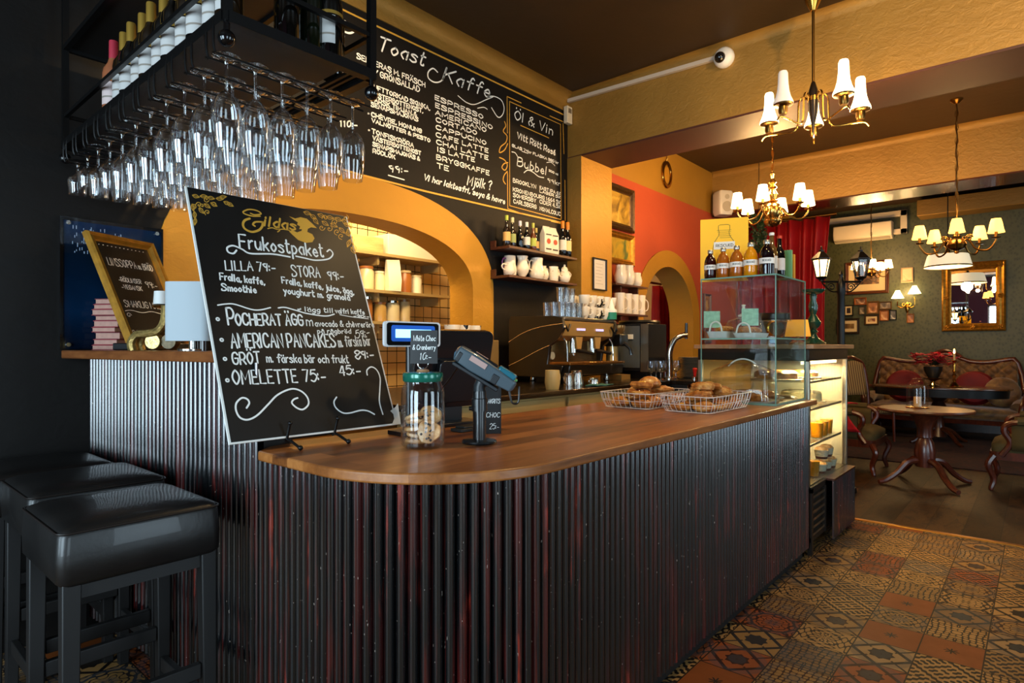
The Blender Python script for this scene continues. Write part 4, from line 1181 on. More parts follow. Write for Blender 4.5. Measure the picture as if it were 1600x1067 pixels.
for i, (x, y, c) in enumerate([(3.40, 1.43, 'at the left'), (3.42, 1.22, 'in the middle')]):
    m = M_('#9cc3a4', .5, var=.25, scale=40)
    b = MB(); b.box(-.045, .045, 0, .002, 0, .095); o = b.ob('menu_card', m, loc=(x, y, SH + .1 if i else SH + .12), rot=(0, 0, R(-57)))
    tag(o, 'pale green patterned card %s in the glass case' % c, 'card')
    o.location.z = SH + .062 if i == 0 else SH + .07
dm = thing('cake_dome', 'glass cake dome with a tall white knob on the upper shelf of the case', 'cake dome', (3.62, 1.33, SH))
b = MB(); b.lathe([(.1, 0), (.1, .08), (.085, .11), (.04, .125), (0, .127)], 28, cap0=False); b.ob('dome', GLASS, dm)
b = MB(); b.lathe([(0, .127), (.03, .13), (.032, .14), (.012, .15), (.008, .19), (.014, .2), (0, .204)], 18); b.ob('knob', CERAM, dm)
bun('large seeded loaf under the glass cake dome', (3.62, 1.33, SH + .002), .08, 0, 99, None)

# ================================================================ refrigerated display cabinet
FX0, FX1, FY0, FY1 = 3.915, 4.88, 1.048, 1.745
fr = thing('display_fridge', 'lit glass display fridge with cakes, at the end of the bar counter', 'display fridge', (0, 0, 0))
FM = M_('#2a2119', .3, .6)
b = MB(); b.prism([(FX0-.02, FY0-.03), (FX1+.05, FY0-.03), (FX1+.05, FY1+.02), (FX0-.02, FY1+.02)], 1.238, 1.266); b.ob('wooden_top', wood('fridge_top_wood', '#7a5230', '#a2744a', '#ba8c5e', 0, 1, .4, .1), fr, bevel=.003)
b = MB(); b.box(FX0, FX1, FY0, FY1, 1.165, 1.237); b.ob('canopy', FM, fr, bevel=.004)
b = MB(); b.box(FX0, FX1, FY0+.01, FY1, 0.08, .395); b.ob('compressor_housing', M_('#15110e', .4), fr)
b = MB(); b.box(FX0, FX1, FY0, FY1, .395, .41); b.ob('deck', STEEL, fr)
for x, y in ((FX0, FY0), (FX1-.03, FY0), (FX0, FY1-.03), (FX1-.03, FY1-.03)):
    b = MB(); b.box(x, x+.03, y, y+.03, .41, 1.165); b.ob('corner_post', STEEL, fr, bevel=.004)
pane('front_pane', fr, FX0+.03, FX1-.03, FY0+.004, FY0+.009, .41, 1.165); pane('left_pane', fr, FX0+.004, FX0+.009, FY0+.03, FY1-.03, .41, 1.165); b = MB(); b.box(FX1-.012, FX1-.004, FY0+.03, FY1-.03, .41, 1.165); b.ob('right_side_panel', M_('#d8cfb6', .35), fr)
b = MB(); b.box(FX0+.03, FX1-.03, FY1-.02, FY1-.005, .41, 1.165); b.ob('back_panel', M_('#c99c54', .5), fr)
for z in (.64, .86, 1.03):
    b = MB(); b.box(FX0+.03, FX1-.1, FY0+.025, FY1-.03, z, z+.006); sh_ = b.ob('shelf', GLASS, fr, smooth=False)
    b = MB(); b.box(FX0+.03, FX1-.1, FY0+.02, FY0+.025, z-.005, z+.01); b.ob('shelf_rail', STEEL, sh_)
for k in range(6):
    b = MB(); b.box(FX0+.03, FX0+.3, FY0-.012, FY0+.012, .11 + k*.045, .125 + k*.045, Matrix.Translation((0, 0, 0))); b.ob('vent_slat', M_('#6e5a45', .3, .7), fr)
b = MB(); b.box(FX0, FX0+.03, FY0-.016, FY0+.01, .0, .4); b.box(FX0+.3, FX0+.33, FY0-.016, FY0+.01, .08, .4); b.box(FX0, FX0+.33, FY0-.016, FY0+.01, .375, .41); b.box(FX0, FX0+.33, FY0-.01, FY0+.01, .08, .105); b.ob('vent_frame', M_('#2c221a', .35, .5), fr)
b = MB()
pts = path_pts([(FX0+.34, FY0-.05), (FX1-.06, FY0-.05), (FX1-.06, FY0+.02)], .0032)
b.rings([[(p.x + n.x*h, p.y + n.y*h, .03), (p.x + n.x*h, p.y + n.y*h, .40)] for i, (p, n) in enumerate(pts) for h in [.0065*(abs(math.sin(PI*(i % 10)/10))**.55*1.9 - .6)]], closed=False); b.ob('ribbed_panel', RIB, fr, ang=80)
b = MB(); b.box(FX0+.335, FX1-.05, FY0-.06, FY0, .4, .412); b.ob('panel_cap', DARKW, fr)
for x in (FX0+.06, FX1-.1):
    for y in (FY0+.08, FY1-.1):
        b = MB(); b.cyl((x, y, 0), (x, y, .08), .025); b.ob('foot', BLK, fr)
b = MB(); b.box(FX0+.1, FX1-.1, FY0+.05, FY0+.075, 1.14, 1.16); b.ob('lamp_tube', M_('#ffd9a0', .4, emit=6), fr)
area('fridge_lamp_light', (4.4, 1.2, 1.13), (0, 0, 0), .75, .06, 24, (1, .7, .34))
area('fridge_lamp_light', (4.4, 1.16, .85), (0, 0, 0), .7, .05, 15, (1, .7, .34))
def cup(label, x, y, z, kind, seed=0):
    o = thing('dessert_cup' if kind else 'juice_glass', label, 'cup', (x, y, z), 0, 'dessert cups in the fridge' if kind else 'juice glasses in the fridge')
    if kind:
        b = MB(); b.lathe([(0, 0), (.034, 0), (.045, .06), (.047, .06), (.047, .063), (.0, .064)], 22); b.ob('yoghurt', M_('#e6dcc4', .5), o)
        b = MB(); b.lathe([(.0352, .002), (.038, .018)], 22, cap0=False, cap1=False); b.ob('berry_layer', M_('#4a120c', .4), o)
        b = MB(); b.lathe([(0, .063), (.044, .063), (.03, .08), (0, .086)], 14, wav=lambda a, z: .1*math.sin(7*a)); b.ob('granola', COOK, o)
        b = MB(); b.lathe([(.036, 0), (.048, .066), (.05, .068)], 22, cap0=False, cap1=False); b.ob('cup_wall', GLASS, o)
    else:
        b = MB(); b.lathe([(0, .004), (.034, .004), (.041, .1), (0, .1)], 22); b.ob('juice', M_('#d98a0a', .15, 0, .5), o)
        b = MB(); b.lathe([(.0, 0), (.035, 0), (.0425, .115)], 22, cap0=False, cap1=False); b.ob('glass_wall', GLASS, o)
for i in range(3): 
    cup('dessert cup in the bottom layer of the fridge, %s from the left' % ORD[i], 4.40 + .125*i, 1.112, .411, 1)
for i in range(2): cup('dessert cup stacked on the bottom layer, %s' % ['left one', 'right one'][i], 4.45 + .125*i, 1.114, .499, 1)
for i in range(3): cup('orange juice on the fridge shelf above the dessert cups, %s from the left' % ORD[i], 4.38 + .12*i, 1.125, .647, 0)
cup('tall orange juice at the left on the bottom deck of the fridge', 4.27, 1.12, .411, 0)
def cake(label, x, y, z, r, h, m1, m2):
    o = thing('cake', label, 'cake', (x, y, z), 0, 'cakes in the display fridge')
    b = MB(); b.lathe([(0, 0), (r*1.15, 0), (r*1.25, .008), (r*1.2, .01), (0, .008)], 28); b.ob('plate', CERAM, o)
    b = MB(); b.lathe([(0, .009), (r, .009), (r, h*.9), (r*.95, h), (0, h)], 28); b.ob('sponge', m1, o)
    b = MB(); b.lathe([(0, h), (r*.95, h), (r*.8, h + .012), (0, h + .016)], 28, wav=lambda a, z: .06*math.sin(9*a)); b.ob('topping', m2, o)
cake('nut cake at the left on the middle shelf of the display fridge', 4.08, 1.28, .867, .12, .06, COOK, BUN)
cake('pale cream cake at the right on the middle shelf of the display fridge', 4.55, 1.27, .867, .13, .07, M_('#e0c68e', .5), M_('#e9d9b0', .5))
cake('flat golden pie on the top shelf of the display fridge, nearest the worktop', 4.1, 1.3, 1.037, .13, .05, BUN, COOK)
cake('flat golden pie on the top shelf of the display fridge, at the right', 4.5, 1.28, 1.037, .13, .04, COOK, BUN)
for i, (x, y) in enumerate([(4.05, 1.5), (4.3, 1.5)]):
    cake(['yellow cake at the back left of the middle fridge shelf', 'yellow cake at the back right of the middle fridge shelf'][i], x, y + .05, .867, .1, .07, M_('#c98c30', .5), BUN)
# things on the fridge top
cs = thing('candlestick', 'tall dark green turned candlestick on the fridge top', 'candlestick', (4.43, 1.16, 1.2665))
GRN = M_('#0f3a2c', .2, 0, .5, var=.2)
b = MB(); b.lathe([(0, 0), (.075, 0), (.08, .01), (.05, .03), (.03, .05), (.02, .07), (.03, .085), (.022, .1), (.045, .13), (.05, .15), (.03, .18), (.018, .2), (.026, .23), (.03, .26), (.018, .3), (.024, .32), (.02, .335)], 26); b.ob('stem', GRN, cs)
b = MB(); b.lathe([(.02, .335), (.055, .345), (.07, .36), (.072, .37), (.05, .368), (.0, .362)], 26); b.ob('drip_pan', GRN, cs)
tl = thing('table_lamp', 'small lamp with a pleated yellow shade beside the green candlestick', 'table lamp', (4.12, 1.17, 1.2665))
b = MB(); b.lathe([(0, 0), (.05, 0), (.05, .01), (.012, .03), (.01, .07), (0, .07)], 20); b.ob('base', DBRASS, tl)
b = MB(); b.lathe([(.075, .05), (.058, .155)], 40, cap0=False, cap1=False, wav=lambda a, z: .02*math.sin(20*a)); b.ob('pleated_shade', M_('#d08a2a', .7, emit=1.1), tl, solid=.002)
pt = thing('gold_ringed_picture', 'dark picture with a round gold opening leaning on the fridge top', 'picture', (4.28, 1.35, 1.2665), R(-55))
b = MB(); b.box(-.1, .1, 0, .015, 0, .22, Matrix.Rotation(-.18, 4, 'X')); b.ob('dark_panel', M_('#1a0f0a', .3), pt)
b = MB(); b.lathe([(.05, -.004), (.065, -.01), (.07, 0), (.065, .004)], 26, (0, -.004, .11), Matrix.Rotation(PI/2, 4, 'X'), False, False); b.ob('gold_ring', BRASS, pt)
# ================================================================ bar stools
def leather():
    m = NT('black_leather'); f = m.noise(4, 5); g = m.noise(60, 3)
    m.col(m.ramp(f, [(0.3, '#0d0c0c'), (0.75, '#191614')])); m.l(f*0.2 + 0.3, m.p.inputs['Roughness'])
    m.bump(g*0.5 + f, 0.22, 0.004); m.p.inputs['Coat Weight'].default_value = 0.15; return m.m
LEATH = leather(); LEGM = wood('black_stained_legs', '#060404', '#0a0706', '#100b08', 2, 2, .55, .0)
SPIPE = M_('#1c1512', .4)
def make_stool(label):
    o = thing('bar_stool', label, 'bar stool', (0,0,0), 0, 'leather bar stools at the high bar')
    hx, hy, z0, z1 = .2, .207, .642, .8
    b = MB()
    def rr(x, y, z, r):
        return rrect(x, y, r, z, 5)
    b.rings([rr(hx-.012, hy-.012, z0, .02), rr(hx, hy, z0+.012, .025), rr(hx+.002, hy+.002, z0+.07, .028), rr(hx-.002, hy-.002, z1-.03, .028), rr(hx-.008, hy-.008, z1-.014, .03), rr(hx-.03, hy-.03, z1-.003, .04), rr(hx-.1, hy-.1, z1+.004, .04), rr(.03, .03, z1+.006, .02)])
    s = b.ob('seat', LEATH, o, ang=60)
    b = MB(); b.tube(rr(hx-.001, hy-.001, z1-.02, .028), .0028, 6, True); b.ob('piping', SPIPE, s)
    for sx in (-1, 1):
        for sy in (-1, 1):
            b = MB(); x, y = sx*(hx-.032), sy*(hy-.032); q = .021
            b.rings([[(x*1.03 + a*q*.8, y*1.03 + c*q*.8, 0) for a, c in ((1,1),(-1,1),(-1,-1),(1,-1))], [(x + a*q, y + c*q, .66) for a, c in ((1,1),(-1,1),(-1,-1),(1,-1))]])
            b.ob('leg', LEGM, o, bevel=.003)
    for sy in (-1, 1):
        b = MB(); b.cbox((0, sy*(hy-.032), .3), (2*hx-.1, .022, .045)); b.ob('stretcher', LEGM, o, bevel=.003)
    for sx in (-1, 1):
        b = MB(); b.cbox((sx*(hx-.032), 0, .2), (.022, 2*hy-.1, .045)); b.ob('stretcher', LEGM, o, bevel=.003)
    for sy in (-1, 1):
        b = MB(); b.cbox((0, sy*(hy-.032), .63), (2*hx-.1, .02, .05)); b.ob('apron', LEGM, o)
    return o
st = make_stool('nearest black leather bar stool, in front at the rounded end of the bar')
st.location = (.6, 2.045, 0)
dup(st, (.635, 2.56, 0), 0, 'middle black leather bar stool of the row, between two others')
dup(st, (.6, 2.985, 0), 0, 'black leather bar stool deepest in the corner, by the black wall')

# ================================================================ hanging rack for glasses and bottles
KX0, KX1, KY0, KY1 = .70, 1.148, 1.58, 3.10
KZ = 2.085
rk = thing('hanging_rack', 'black iron rack hanging from the ceiling with wine glasses below and bottles above', 'rack', (0,0,0))
for x, y in ((KX0, KY0), (KX1, KY0), (KX0, KY1), (KX1, KY1)):
    b = MB(); b.cbox((x, y, (KZ + 3.49)/2), (.022, .022, 3.489 - KZ)); p_ = b.ob('post', BLACKM, rk)
    b = MB(); b.ball((x, y, KZ - .042), .022, 18); b.cyl((x, y, KZ - .03), (x, y, KZ), .008); b.ob('ball_finial', M_('#08080a', .12, .3, .5), p_)
def rail(name, p, q, s_=.02):
    b = MB(); p, q = Vector(p), Vector(q); c = (p + q)/2; d = q - p
    b.cbox(c, (max(abs(d.x), s_), max(abs(d.y), s_), s_)); b.ob(name, BLACKM, rk)
for z, s_ in ((KZ + .012, .03), (KZ + .135, .014), (KZ + .42, .02)):
    for x in (KX0, KX1): rail('side_rail', (x, KY0, z), (x, KY1, z), s_)
    for y in (KY0, KY1): rail('end_rail', (KX0, y, z), (KX1, y, z), s_)
b = MB(); b.box(KX0 + .01, KX1 - .09, KY0 + .01, KY1 - .01, KZ + .008, KZ + .018); b.ob('shelf_board', M_('#17110d', .45), rk)
for k in range(3): rail('shelf_bar', (KX1 - .06 + .022*k, KY0, KZ + .012), (KX1 - .06 + .022*k, KY1, KZ + .012), .01)
b = MB(); b.box(KX0 + .01, KX1 - .01, KY0 + .01, KY1 - .01, KZ + .425, KZ + .432); b.ob('upper_shelf', M_('#100d0b', .5), rk)
NCH = 11
chs = [KY0 + .065 + i*(KY1 - KY0 - .13)/(NCH - 1) for i in range(NCH)]
RZ = KZ - .067
for i, y in enumerate(chs):
    for s_ in (-1, 1):
        b = MB()
        yy = y + s_*.022
        b.tube(cr([(KX0 - .012, yy, KZ + .02), (KX0 - .016, yy, KZ - .01), (KX0 - .01, yy, RZ), (KX0 + .03, yy, RZ), (KX1 + .03, yy, RZ)], 4), .0032, 6); b.ob('glass_rail', BLACKM, rk)
# ---- wine glasses hanging by their feet
def glass_mesh(name, H, rb, rr, stem, tulip=.5):
    b = MB()
    # z = 0 is the foot, hanging down
    hb = H - stem
    b.lathe([(0, 0), (.036, 0), (.037, -.002), (.022, -.004), (.007, -.011), (.0045, -.022), (.004, -stem), (.007, -stem - .006), (rb*.45, -stem - .014), (rb*.75, -stem - .03), (rb*.93, -stem - hb*.3), (rb, -stem - hb*.43), (rb*.99, -stem - hb*.58), (rb*.92, -stem - hb*.78), (rr, -H)], 24, cap0=False, cap1=False)
    return b
specs = [(.25, .0385, .03, .085), (.235, .0388, .031, .08), (.22, .037, .03, .085), (.19, .035, .03, .07), (.14, .036, .033, .045)]
ng = 0; protos = {}
for i, y in enumerate(chs):
    nrow = 6
    sp_ = [0, 0, 1, 1, 1, 2, 2, 3, 3, 4, 4][i]
    for j in range(nrow):
        x = KX0 + .028 + j*.079
        lab = 'hanging wine glass, %s from the left in the %s of the rack' % (ORD[j], ['nearest row', 'second row', 'third row', 'fourth row', 'fifth row', 'sixth row', 'seventh row', 'eighth row', 'ninth row', 'tenth row', 'row by the wall'][i])
        H, rb, rr, stm = specs[sp_]
        if sp_ not in protos:
            o = glass_mesh('wine_glass', H, rb, rr, stm).ob('wine_glass', WINE, ang=60); protos[sp_] = o
        else:
            o = protos[sp_].copy(); COL.objects.link(o)
        o.location = (x, y, RZ + .0075); o.rotation_euler = (0, 0, ng)
        tag(o, lab, 'wine glass', 'wine glasses hanging from the rack')
        ng += 1
# ---- bottles on the rack
WL = M_('#bdbab6', .6); GOLDC = M_('#b8913e', .35, .6)
def wine(label, x, y, kind, lab=True):
    o = thing('wine_bottle', label, 'wine bottle', (x, y, KZ + .028), 0, 'wine bottles on the rack')
    r, h = .037, .3
    body = [BG, DG, M_('#9a5a3a', .08, 0, .5), GG][kind % 4]
    b = MB(); b.lathe([(0, 0), (r*.92, 0), (r, .008), (r, .17), (r*.92, .19), (r*.55, .215), (r*.4, .235), (r*.38, .298), (0, .3)], 22); b.ob('bottle_body', body, o)
    b = MB(); b.lathe([(r*.4, .232), (r*.42, .232), (r*.41, .298), (r*.38, .302), (0, .302)], 18); b.ob('capsule', [GOLDC, GOLDC, M_('#b03040', .4), BLK, BLK][kind], o)
    if not lab: return o
    b = MB(); b.grid(lambda u, v: Vector((r*1.012*math.cos(R(175 + 85*u)), r*1.012*math.sin(R(175 + 85*u)), .05 + .085*v)), 14, 1); l_ = b.ob('label', WL if kind != 2 else M_('#cdb8b4', .5), o)
    b = MB(); b.grid(lambda u, v: Vector((r*1.02*math.cos(R(178 + 79*u)), r*1.02*math.sin(R(178 + 79*u)), .075 + .006*v)), 12, 1); b.ob('label_stripe', M_('#8a8074', .5), l_)
    b = MB(); b.lathe([(r*1.015, .14), (r*1.015, .15)], 22, cap0=False, cap1=False); b.ob('neck_band', GOLDC, l_)
    return o
ys = [1.69 + .098*i for i in range(11)]
for i, y in enumerate(ys):
    wine('front row wine bottle on the rack, %s from the near corner' % ORD[i], .755 + .006*(i % 2), y, (0 if i % 3 else 1) if i < 10 else 2)
for i in range(5):
    wine('second row bottle on the rack, %s from the near corner' % ORD[i], .85 + .008*(i % 2), 1.95 + .22*i, 0 if i % 2 else 3)
for i, (x, y) in enumerate([(.80 + .0, 1.64), (.9, 1.64), (.985, 1.66), (1.04, 1.64), (1.1, 1.72)][1:]):
    wine('dark wine bottle along the short end of the rack, %s from the corner' % ORD[i], x, y, 3 if i % 2 else 4, i == 2)

# ================================================================ on the raised bar shelf and the wall behind
BZ = 1.2365
po = thing('glass_poster', 'blue picture under glass with round fixings on the black wall', 'poster', (0, 3.2, 0))
b = MB(); b.box(.712, 1.10, -.012, -.006, 1.24, 1.80)
def bluepic():
    m = NT('blue_night_print'); tc = m.n('ShaderNodeTexCoord'); sp = m.n('ShaderNodeSeparateXYZ'); m.l(tc.outputs['Object'], sp.inputs[0])
    z = (V(m.t, sp.outputs[2]) - 1.24)/.56
    f = m.noise(7, 3)
    m.col(m.ramp(z + (f - .5)*.25, [(0.0, '#030a14'), (.3, '#07233f'), (.55, '#051a30'), (.78, '#081726'), (1.0, '#0c2748')])); m.set(Roughness=.08)
    return m.m
b.ob('print', bluepic(), po)
b = MB()
rg3 = random.Random(8)
for k in range(60):
    x = .74 + rg3.random()*.2; z = 1.66 + rg3.random()*.11
    b.box(x, x + .0025, -.0128, -.0122, z, z + .006 + rg3.random()*.012)
b.ob('light_drops', M_('#9fb4cc', .4), po)['kind'] = 'stuff'
b = MB(); b.box(.70, .712, -.016, 0, 1.238, 1.815); b.box(1.10, 1.108, -.016, 0, 1.238, 1.815); b.box(.712, 1.10, -.016, 0, 1.80, 1.815); b.box(.712, 1.10, -.006, 0, 1.238, 1.80); b.ob('black_mount', M_('#0a0a0c', .12, 0, .5), po)
for x, z in ((.73, 1.79), (1.08, 1.79), (.73, 1.26), (1.08, 1.26)):
    b = MB(); b.cyl((x, -.013, z), (x, -.022, z), .009); b.ob('steel_fixing', CHROME, po)
# books
PAGE = M_('#b08474', .7, var=.1, scale=60)
tz = BZ
bkx, bky = .878, 3.09
for i in range(9):
    hh = [.022, .024, .03, .022, .028, .022, .026, .022, .024, .03, .022, .026][i]
    o = thing('book', 'red book in the stack behind the framed chalkboard, %s from the bottom' % ORD[i], 'book', (bkx + .006*((i*7) % 3 - 1), bky, tz), R(-58 + (i*13 % 9) - 4), 'stack of red books')
    b = MB(); b.box(-.055, .055, -.05, .05, .003, hh - .003); b.ob('pages', PAGE, o)
    b = MB(); b.box(-.058, .058, -.053, .053, 0, .003); b.box(-.058, .058, -.053, .053, hh - .003, hh); b.box(-.058, .058, .05, .053, 0, hh); b.ob('cover', M_(['#7a1f24', '#8c2a30', '#6a1a22'][i % 3], .6), o)
    tz += hh + .0004
# framed chalkboard
U = Vector((.894, .447, 0)); Nn = Vector((-.447, .894, 0))
fb = thing('framed_chalkboard', 'gilt framed chalkboard leaning back on the raised bar shelf, advertising lentil soup', 'chalkboard', (.828, 2.75, 1.27), math.atan2(U.y, U.x))
FL = math.atan2(.224, .455)
ML = Matrix.Rotation(-FL, 4, 'X'); fw, fh, ft = .335, .505, .035
b = MB(); b.box(ft*.7, fw - ft*.7, .004, .012, ft*.7, fh - ft*.7, ML); b.ob('writing_surface', SLATE, fb)
def frame(b, x0, x1, z0, z1, t, d, Mx=None, n=5):
    """moulded picture frame facing -y"""
    prof = [(0, 0), (0, -d*.7), (t*.18, -d), (t*.42, -d*.72), (t*.62, -d*.9), (t*.85, -d*.45), (t, -d*.3), (t, 0)]
    rings = []
    for (cx_, cz_, sx, sz) in ((x0, z0, 1, 1), (x1, z0, -1, 1), (x1, z1, -1, -1), (x0, z1, 1, -1)):
        rings.append([Vector((cx_ + sx*a, y, cz_ + sz*a)) if Mx is None else Mx @ Vector((cx_ + sx*a, y, cz_ + sz*a)) for a, y in prof])
    rings.append(rings[0])
    b.rings(rings, True, False, False)
b = MB(); frame(b, 0, fw, 0, fh, ft, .03, ML @ Matrix.Translation((0, .012, 0))); b.ob('gilt_frame', M_('#b07c26', .35, .5, var=.25, scale=25), fb, smooth=False)
MF = ML @ Matrix(((1,0,0,0),(0,0,-1,.0035),(0,1,0,0),(0,0,0,1)))
for t, x0, x1, y, h in (('LINSSOPPA', .06, .2, .36, .035), ('m. BRÖD', .21, .285, .36, .03), ('-RÖDLINSER', .08, .19, .285, .02), ('-VEGANSK', .08, .18, .25, .02), ('99:-', .21, .27, .27, .035), ('SMAKLIG MÅLTID', .06, .285, .165, .03)):
    b = MB(); write(b, t, (x0, y), (x1, y), h, .0032, MF, .1); b.ob('chalk_lettering', CHALK, fb, smooth=False)
b = MB()
b.ribbon(cr([Vector((x, .145 - .004*math.sin(x*60), 0)) for x in [.05 + .02*k for k in range(13)]], 3), .003, MF)
for s_, x in ((1, .06), (-1, .28)): b.ribbon([Vector((x + s_*.012*math.cos(t)*(1-t/9), .125 + .012*math.sin(t)*(1-t/9), 0)) for t in [k*.4 for k in range(18)]], .0028, MF)
for k in range(12):
    b.ribbon([Vector((.05 + .02*k + .005*math.cos(t), .05 + .006*math.sin(t), 0)) for t in [k2*.7 for k2 in range(9)]], .002, MF)
    b.ribbon([Vector((.05 + .02*k, .455, 0)), Vector((.053 + .02*k, .456, 0))], .004, MF)
b.ob('chalk_flourish', CHALK, fb, smooth=False)
b = MB(); b.box(.02, .3, -.02, .1, -.033, -.004); b.ob('black_rest', BLK, fb, bevel=.004)
# white box lamp with chrome stem
wl = thing('shade_lamp', 'lamp with a large white box shade beside the big chalkboard', 'lamp', (.905, 2.315, BZ), R(-49))
b = MB(); b.lathe([(0, 0), (.052, 0), (.052, .006), (.014, .01), (.014, .08), (0, .08)], 24); b.ob('chrome_stem', CHROME, wl)
b = MB(); b.rings([rrect(.083, .055, .03, .035), rrect(.083, .055, .03, .245)]); b.ob('shade', M_('#aeb9bf', .7), wl)
b = MB(); b.cyl((.045, .0, 0.0), (.045, .0, .05), .028); b.ob('dark_glass_base', M_('#241a14', .1), wl)
# ornate brass stand and white cup
ob_ = thing('brass_ornament', 'ornate brass scroll ornament on the raised bar shelf, left of the white lamp', 'ornament', (.875, 2.58, BZ), R(-49))
pt_ = cr([(-.075, 0, 0), (-.08, 0, .03), (-.06, 0, .06), (-.02, 0, .065), (.02, 0, .075), (.045, 0, .11), (.05, 0, .17)], 5)
b = MB()
for s_ in (-.03, .03): b.tube([p + Vector((0, s_, 0)) for p in pt_], .013, 8)
b.rings([[p + Vector((0, -.03, 0)), p + Vector((0, .03, 0))] for p in pt_], closed=False)
b.ob('scroll', M_('#a98f55', .35, .8, var=.4, scale=60, bump=.3), ob_, solid=.004)
b = MB(); b.lathe([(0, -.02), (.028, -.02), (.034, 0), (.028, .02), (0, .02)], 18, (-.0, -.01, .034), Matrix.Rotation(PI/2, 4, 'X')); b.ob('rosette', M_('#b7a06a', .35, .8, var=.4, scale=80, bump=.3), ob_)
b = MB(); b.lathe([(0, -.02), (.028, -.02), (.034, 0), (.028, .02), (0, .02)], 18, (.055, -.0, .034), Matrix.Rotation(PI/2, 4, 'X')); b.ob('rosette', M_('#4a4030', .35, .8, var=.4, scale=80), ob_)
b = MB(); b.lathe([(0, .16), (.03, .165), (.036, .172), (.02, .178), (0, .178)], 18, (.02, 0, 0)); b.ob('gold_dish', BRASS, ob_)
cp = thing('paper_cup', 'white upside down cup on the brass ornament', 'cup', ob_.location + Vector((.014, -.013, .1785)))
b = MB(); b.lathe([(0, 0), (.03, 0), (.027, .05), (0, .05)], 20); b.ob('cup', M_('#d8d8d4', .5), cp)
# ================================================================ shelves on the black wall
def plank(name, label, x0, x1, y0, y1, z, t=.02, lip=True):
    o = thing(name, label, 'shelf', (0, 0, 0))
    b = MB(); b.box(x0, x1, y0, y1, z - t, z); b.ob('board', SHELFW, o, bevel=.002)
    b = MB(); b.box(x0, x0 + .015, y1 - .05, y1, z, z + .05); b.ob('end_lip', SHELFW, o)
    return o
plank('wall_shelf', 'upper brown wall shelf with bottles and coffee bags on the black wall', 3.42, 4.30, 3.0, 3.195, 2.012)
plank('wall_shelf', 'lower brown wall shelf with white porcelain jugs on the black wall', 3.42, 4.30, 3.0, 3.195, 1.792)
LABY = M_('#d8a860', .5); LABG = M_('#a9b34a', .5); LABW = M_('#d8d4cc', .5)
S2 = 2.0125
for i, (x, y, h, r, body, cap, lb, nm) in enumerate([
    (3.47, 3.07, .235, .029, DG, M_('#9fae3c', .4), LABY, 'beer bottle with a green cap and yellow label at the left end of the shelf'),
    (3.56, 3.09, .235, .028, DG, M_('#c9c8a0', .4), M_('#8e9a5a', .5), 'beer bottle with a pale cap, second from the left on the upper shelf'),
    (3.64, 3.08, .22, .027, BG, M_('#c8c4d8', .4), None, 'dark bottle with a lilac cap, third on the upper shelf'),
    (3.71, 3.07, .22, .028, BG, M_('#e0ded8', .4), LABW, 'dark bottle with a white neck, fourth on the upper shelf'),
    (3.79, 3.07, .225, .027, M_('#5a2a0c', .08, 0, .5), M_('#a8ac48', .4), LABG, 'brown bottle with a green label, fifth on the upper shelf'),
    (3.865, 3.1, .2, .025, BG, M_('#b09a50', .4), LABY, 'small dark bottle beside the coffee bags on the upper shelf')]):
    tallbottle('beer_bottle', nm, x, y, S2, h, r, body, cap, lb, 'bottles on the upper wall shelf', .42, .035)
for i, (x, nm) in enumerate([(4.175, 'wine bottle with an orange capsule and white label, second from the right end'), (4.245, 'wine bottle with an orange capsule and yellow label at the shelf right end')]):
    tallbottle('wine_bottle', nm, x, 3.06, S2, .30, .034, BG, M_('#d97a1e', .4), [LABW, M_('#e0c98a', .5)][i], 'bottles on the upper wall shelf', .4, .06)
for i, x in enumerate((3.945, 4.035)):
    o = thing('coffee_bag', ['white coffee bag at the left on the upper shelf, partly hidden', 'white coffee bag with a round red emblem, right of the other bag'][i], 'coffee bag', (x, 3.06, S2), R(-8), 'coffee bags on the upper shelf')
    b = MB()
    b.rings([[(-.042, -.03, 0), (.042, -.03, 0), (.042, .03, 0), (-.042, .03, 0)], [(-.044, -.032, .02), (.044, -.032, .02), (.044, .032, .02), (-.044, .032, .02)], [(-.043, -.03, .16), (.043, -.03, .16), (.043, .03, .16), (-.043, .03, .16)], [(-.04, -.006, .205), (.04, -.006, .205), (.04, .006, .205), (-.04, .006, .205)], [(-.036, -.004, .225), (.036, -.004, .225), (.036, .004, .225), (-.036, .004, .225)]])
    b.ob('bag', M_('#e0d6c4', .45), o, bevel=.003)
    b = MB(); b.lathe([(0, -.0335), (.022, -.0335), (.022, -.0328), (0, -.0328)], 20, (0, 0, .1), Matrix.Rotation(PI/2, 4, 'X') @ Matrix.Diagonal((1, 1, -1, 1))); b.ob('emblem', M_('#b0401c', .5), o)
    b = MB(); b.box(-.03, .03, -.0335, -.032, .03, .042); b.box(-.03, .03, -.0335, -.032, .15, .158); b.ob('print', M_('#2a1c14', .5), o)
bo = thing('glass_bowl', 'patterned glass bowl between the coffee bags and wine bottles', 'bowl', (4.105, 3.1, S2))
b = MB(); b.lathe([(0, 0), (.03, 0), (.038, .03), (.042, .09), (.04, .09), (.034, .03), (0, .006)], 24, wav=lambda a, z: .04*math.sin(10*a)); b.ob('bowl', M_('#8a7c62', .12, 0, .5, var=.3, scale=60), bo)
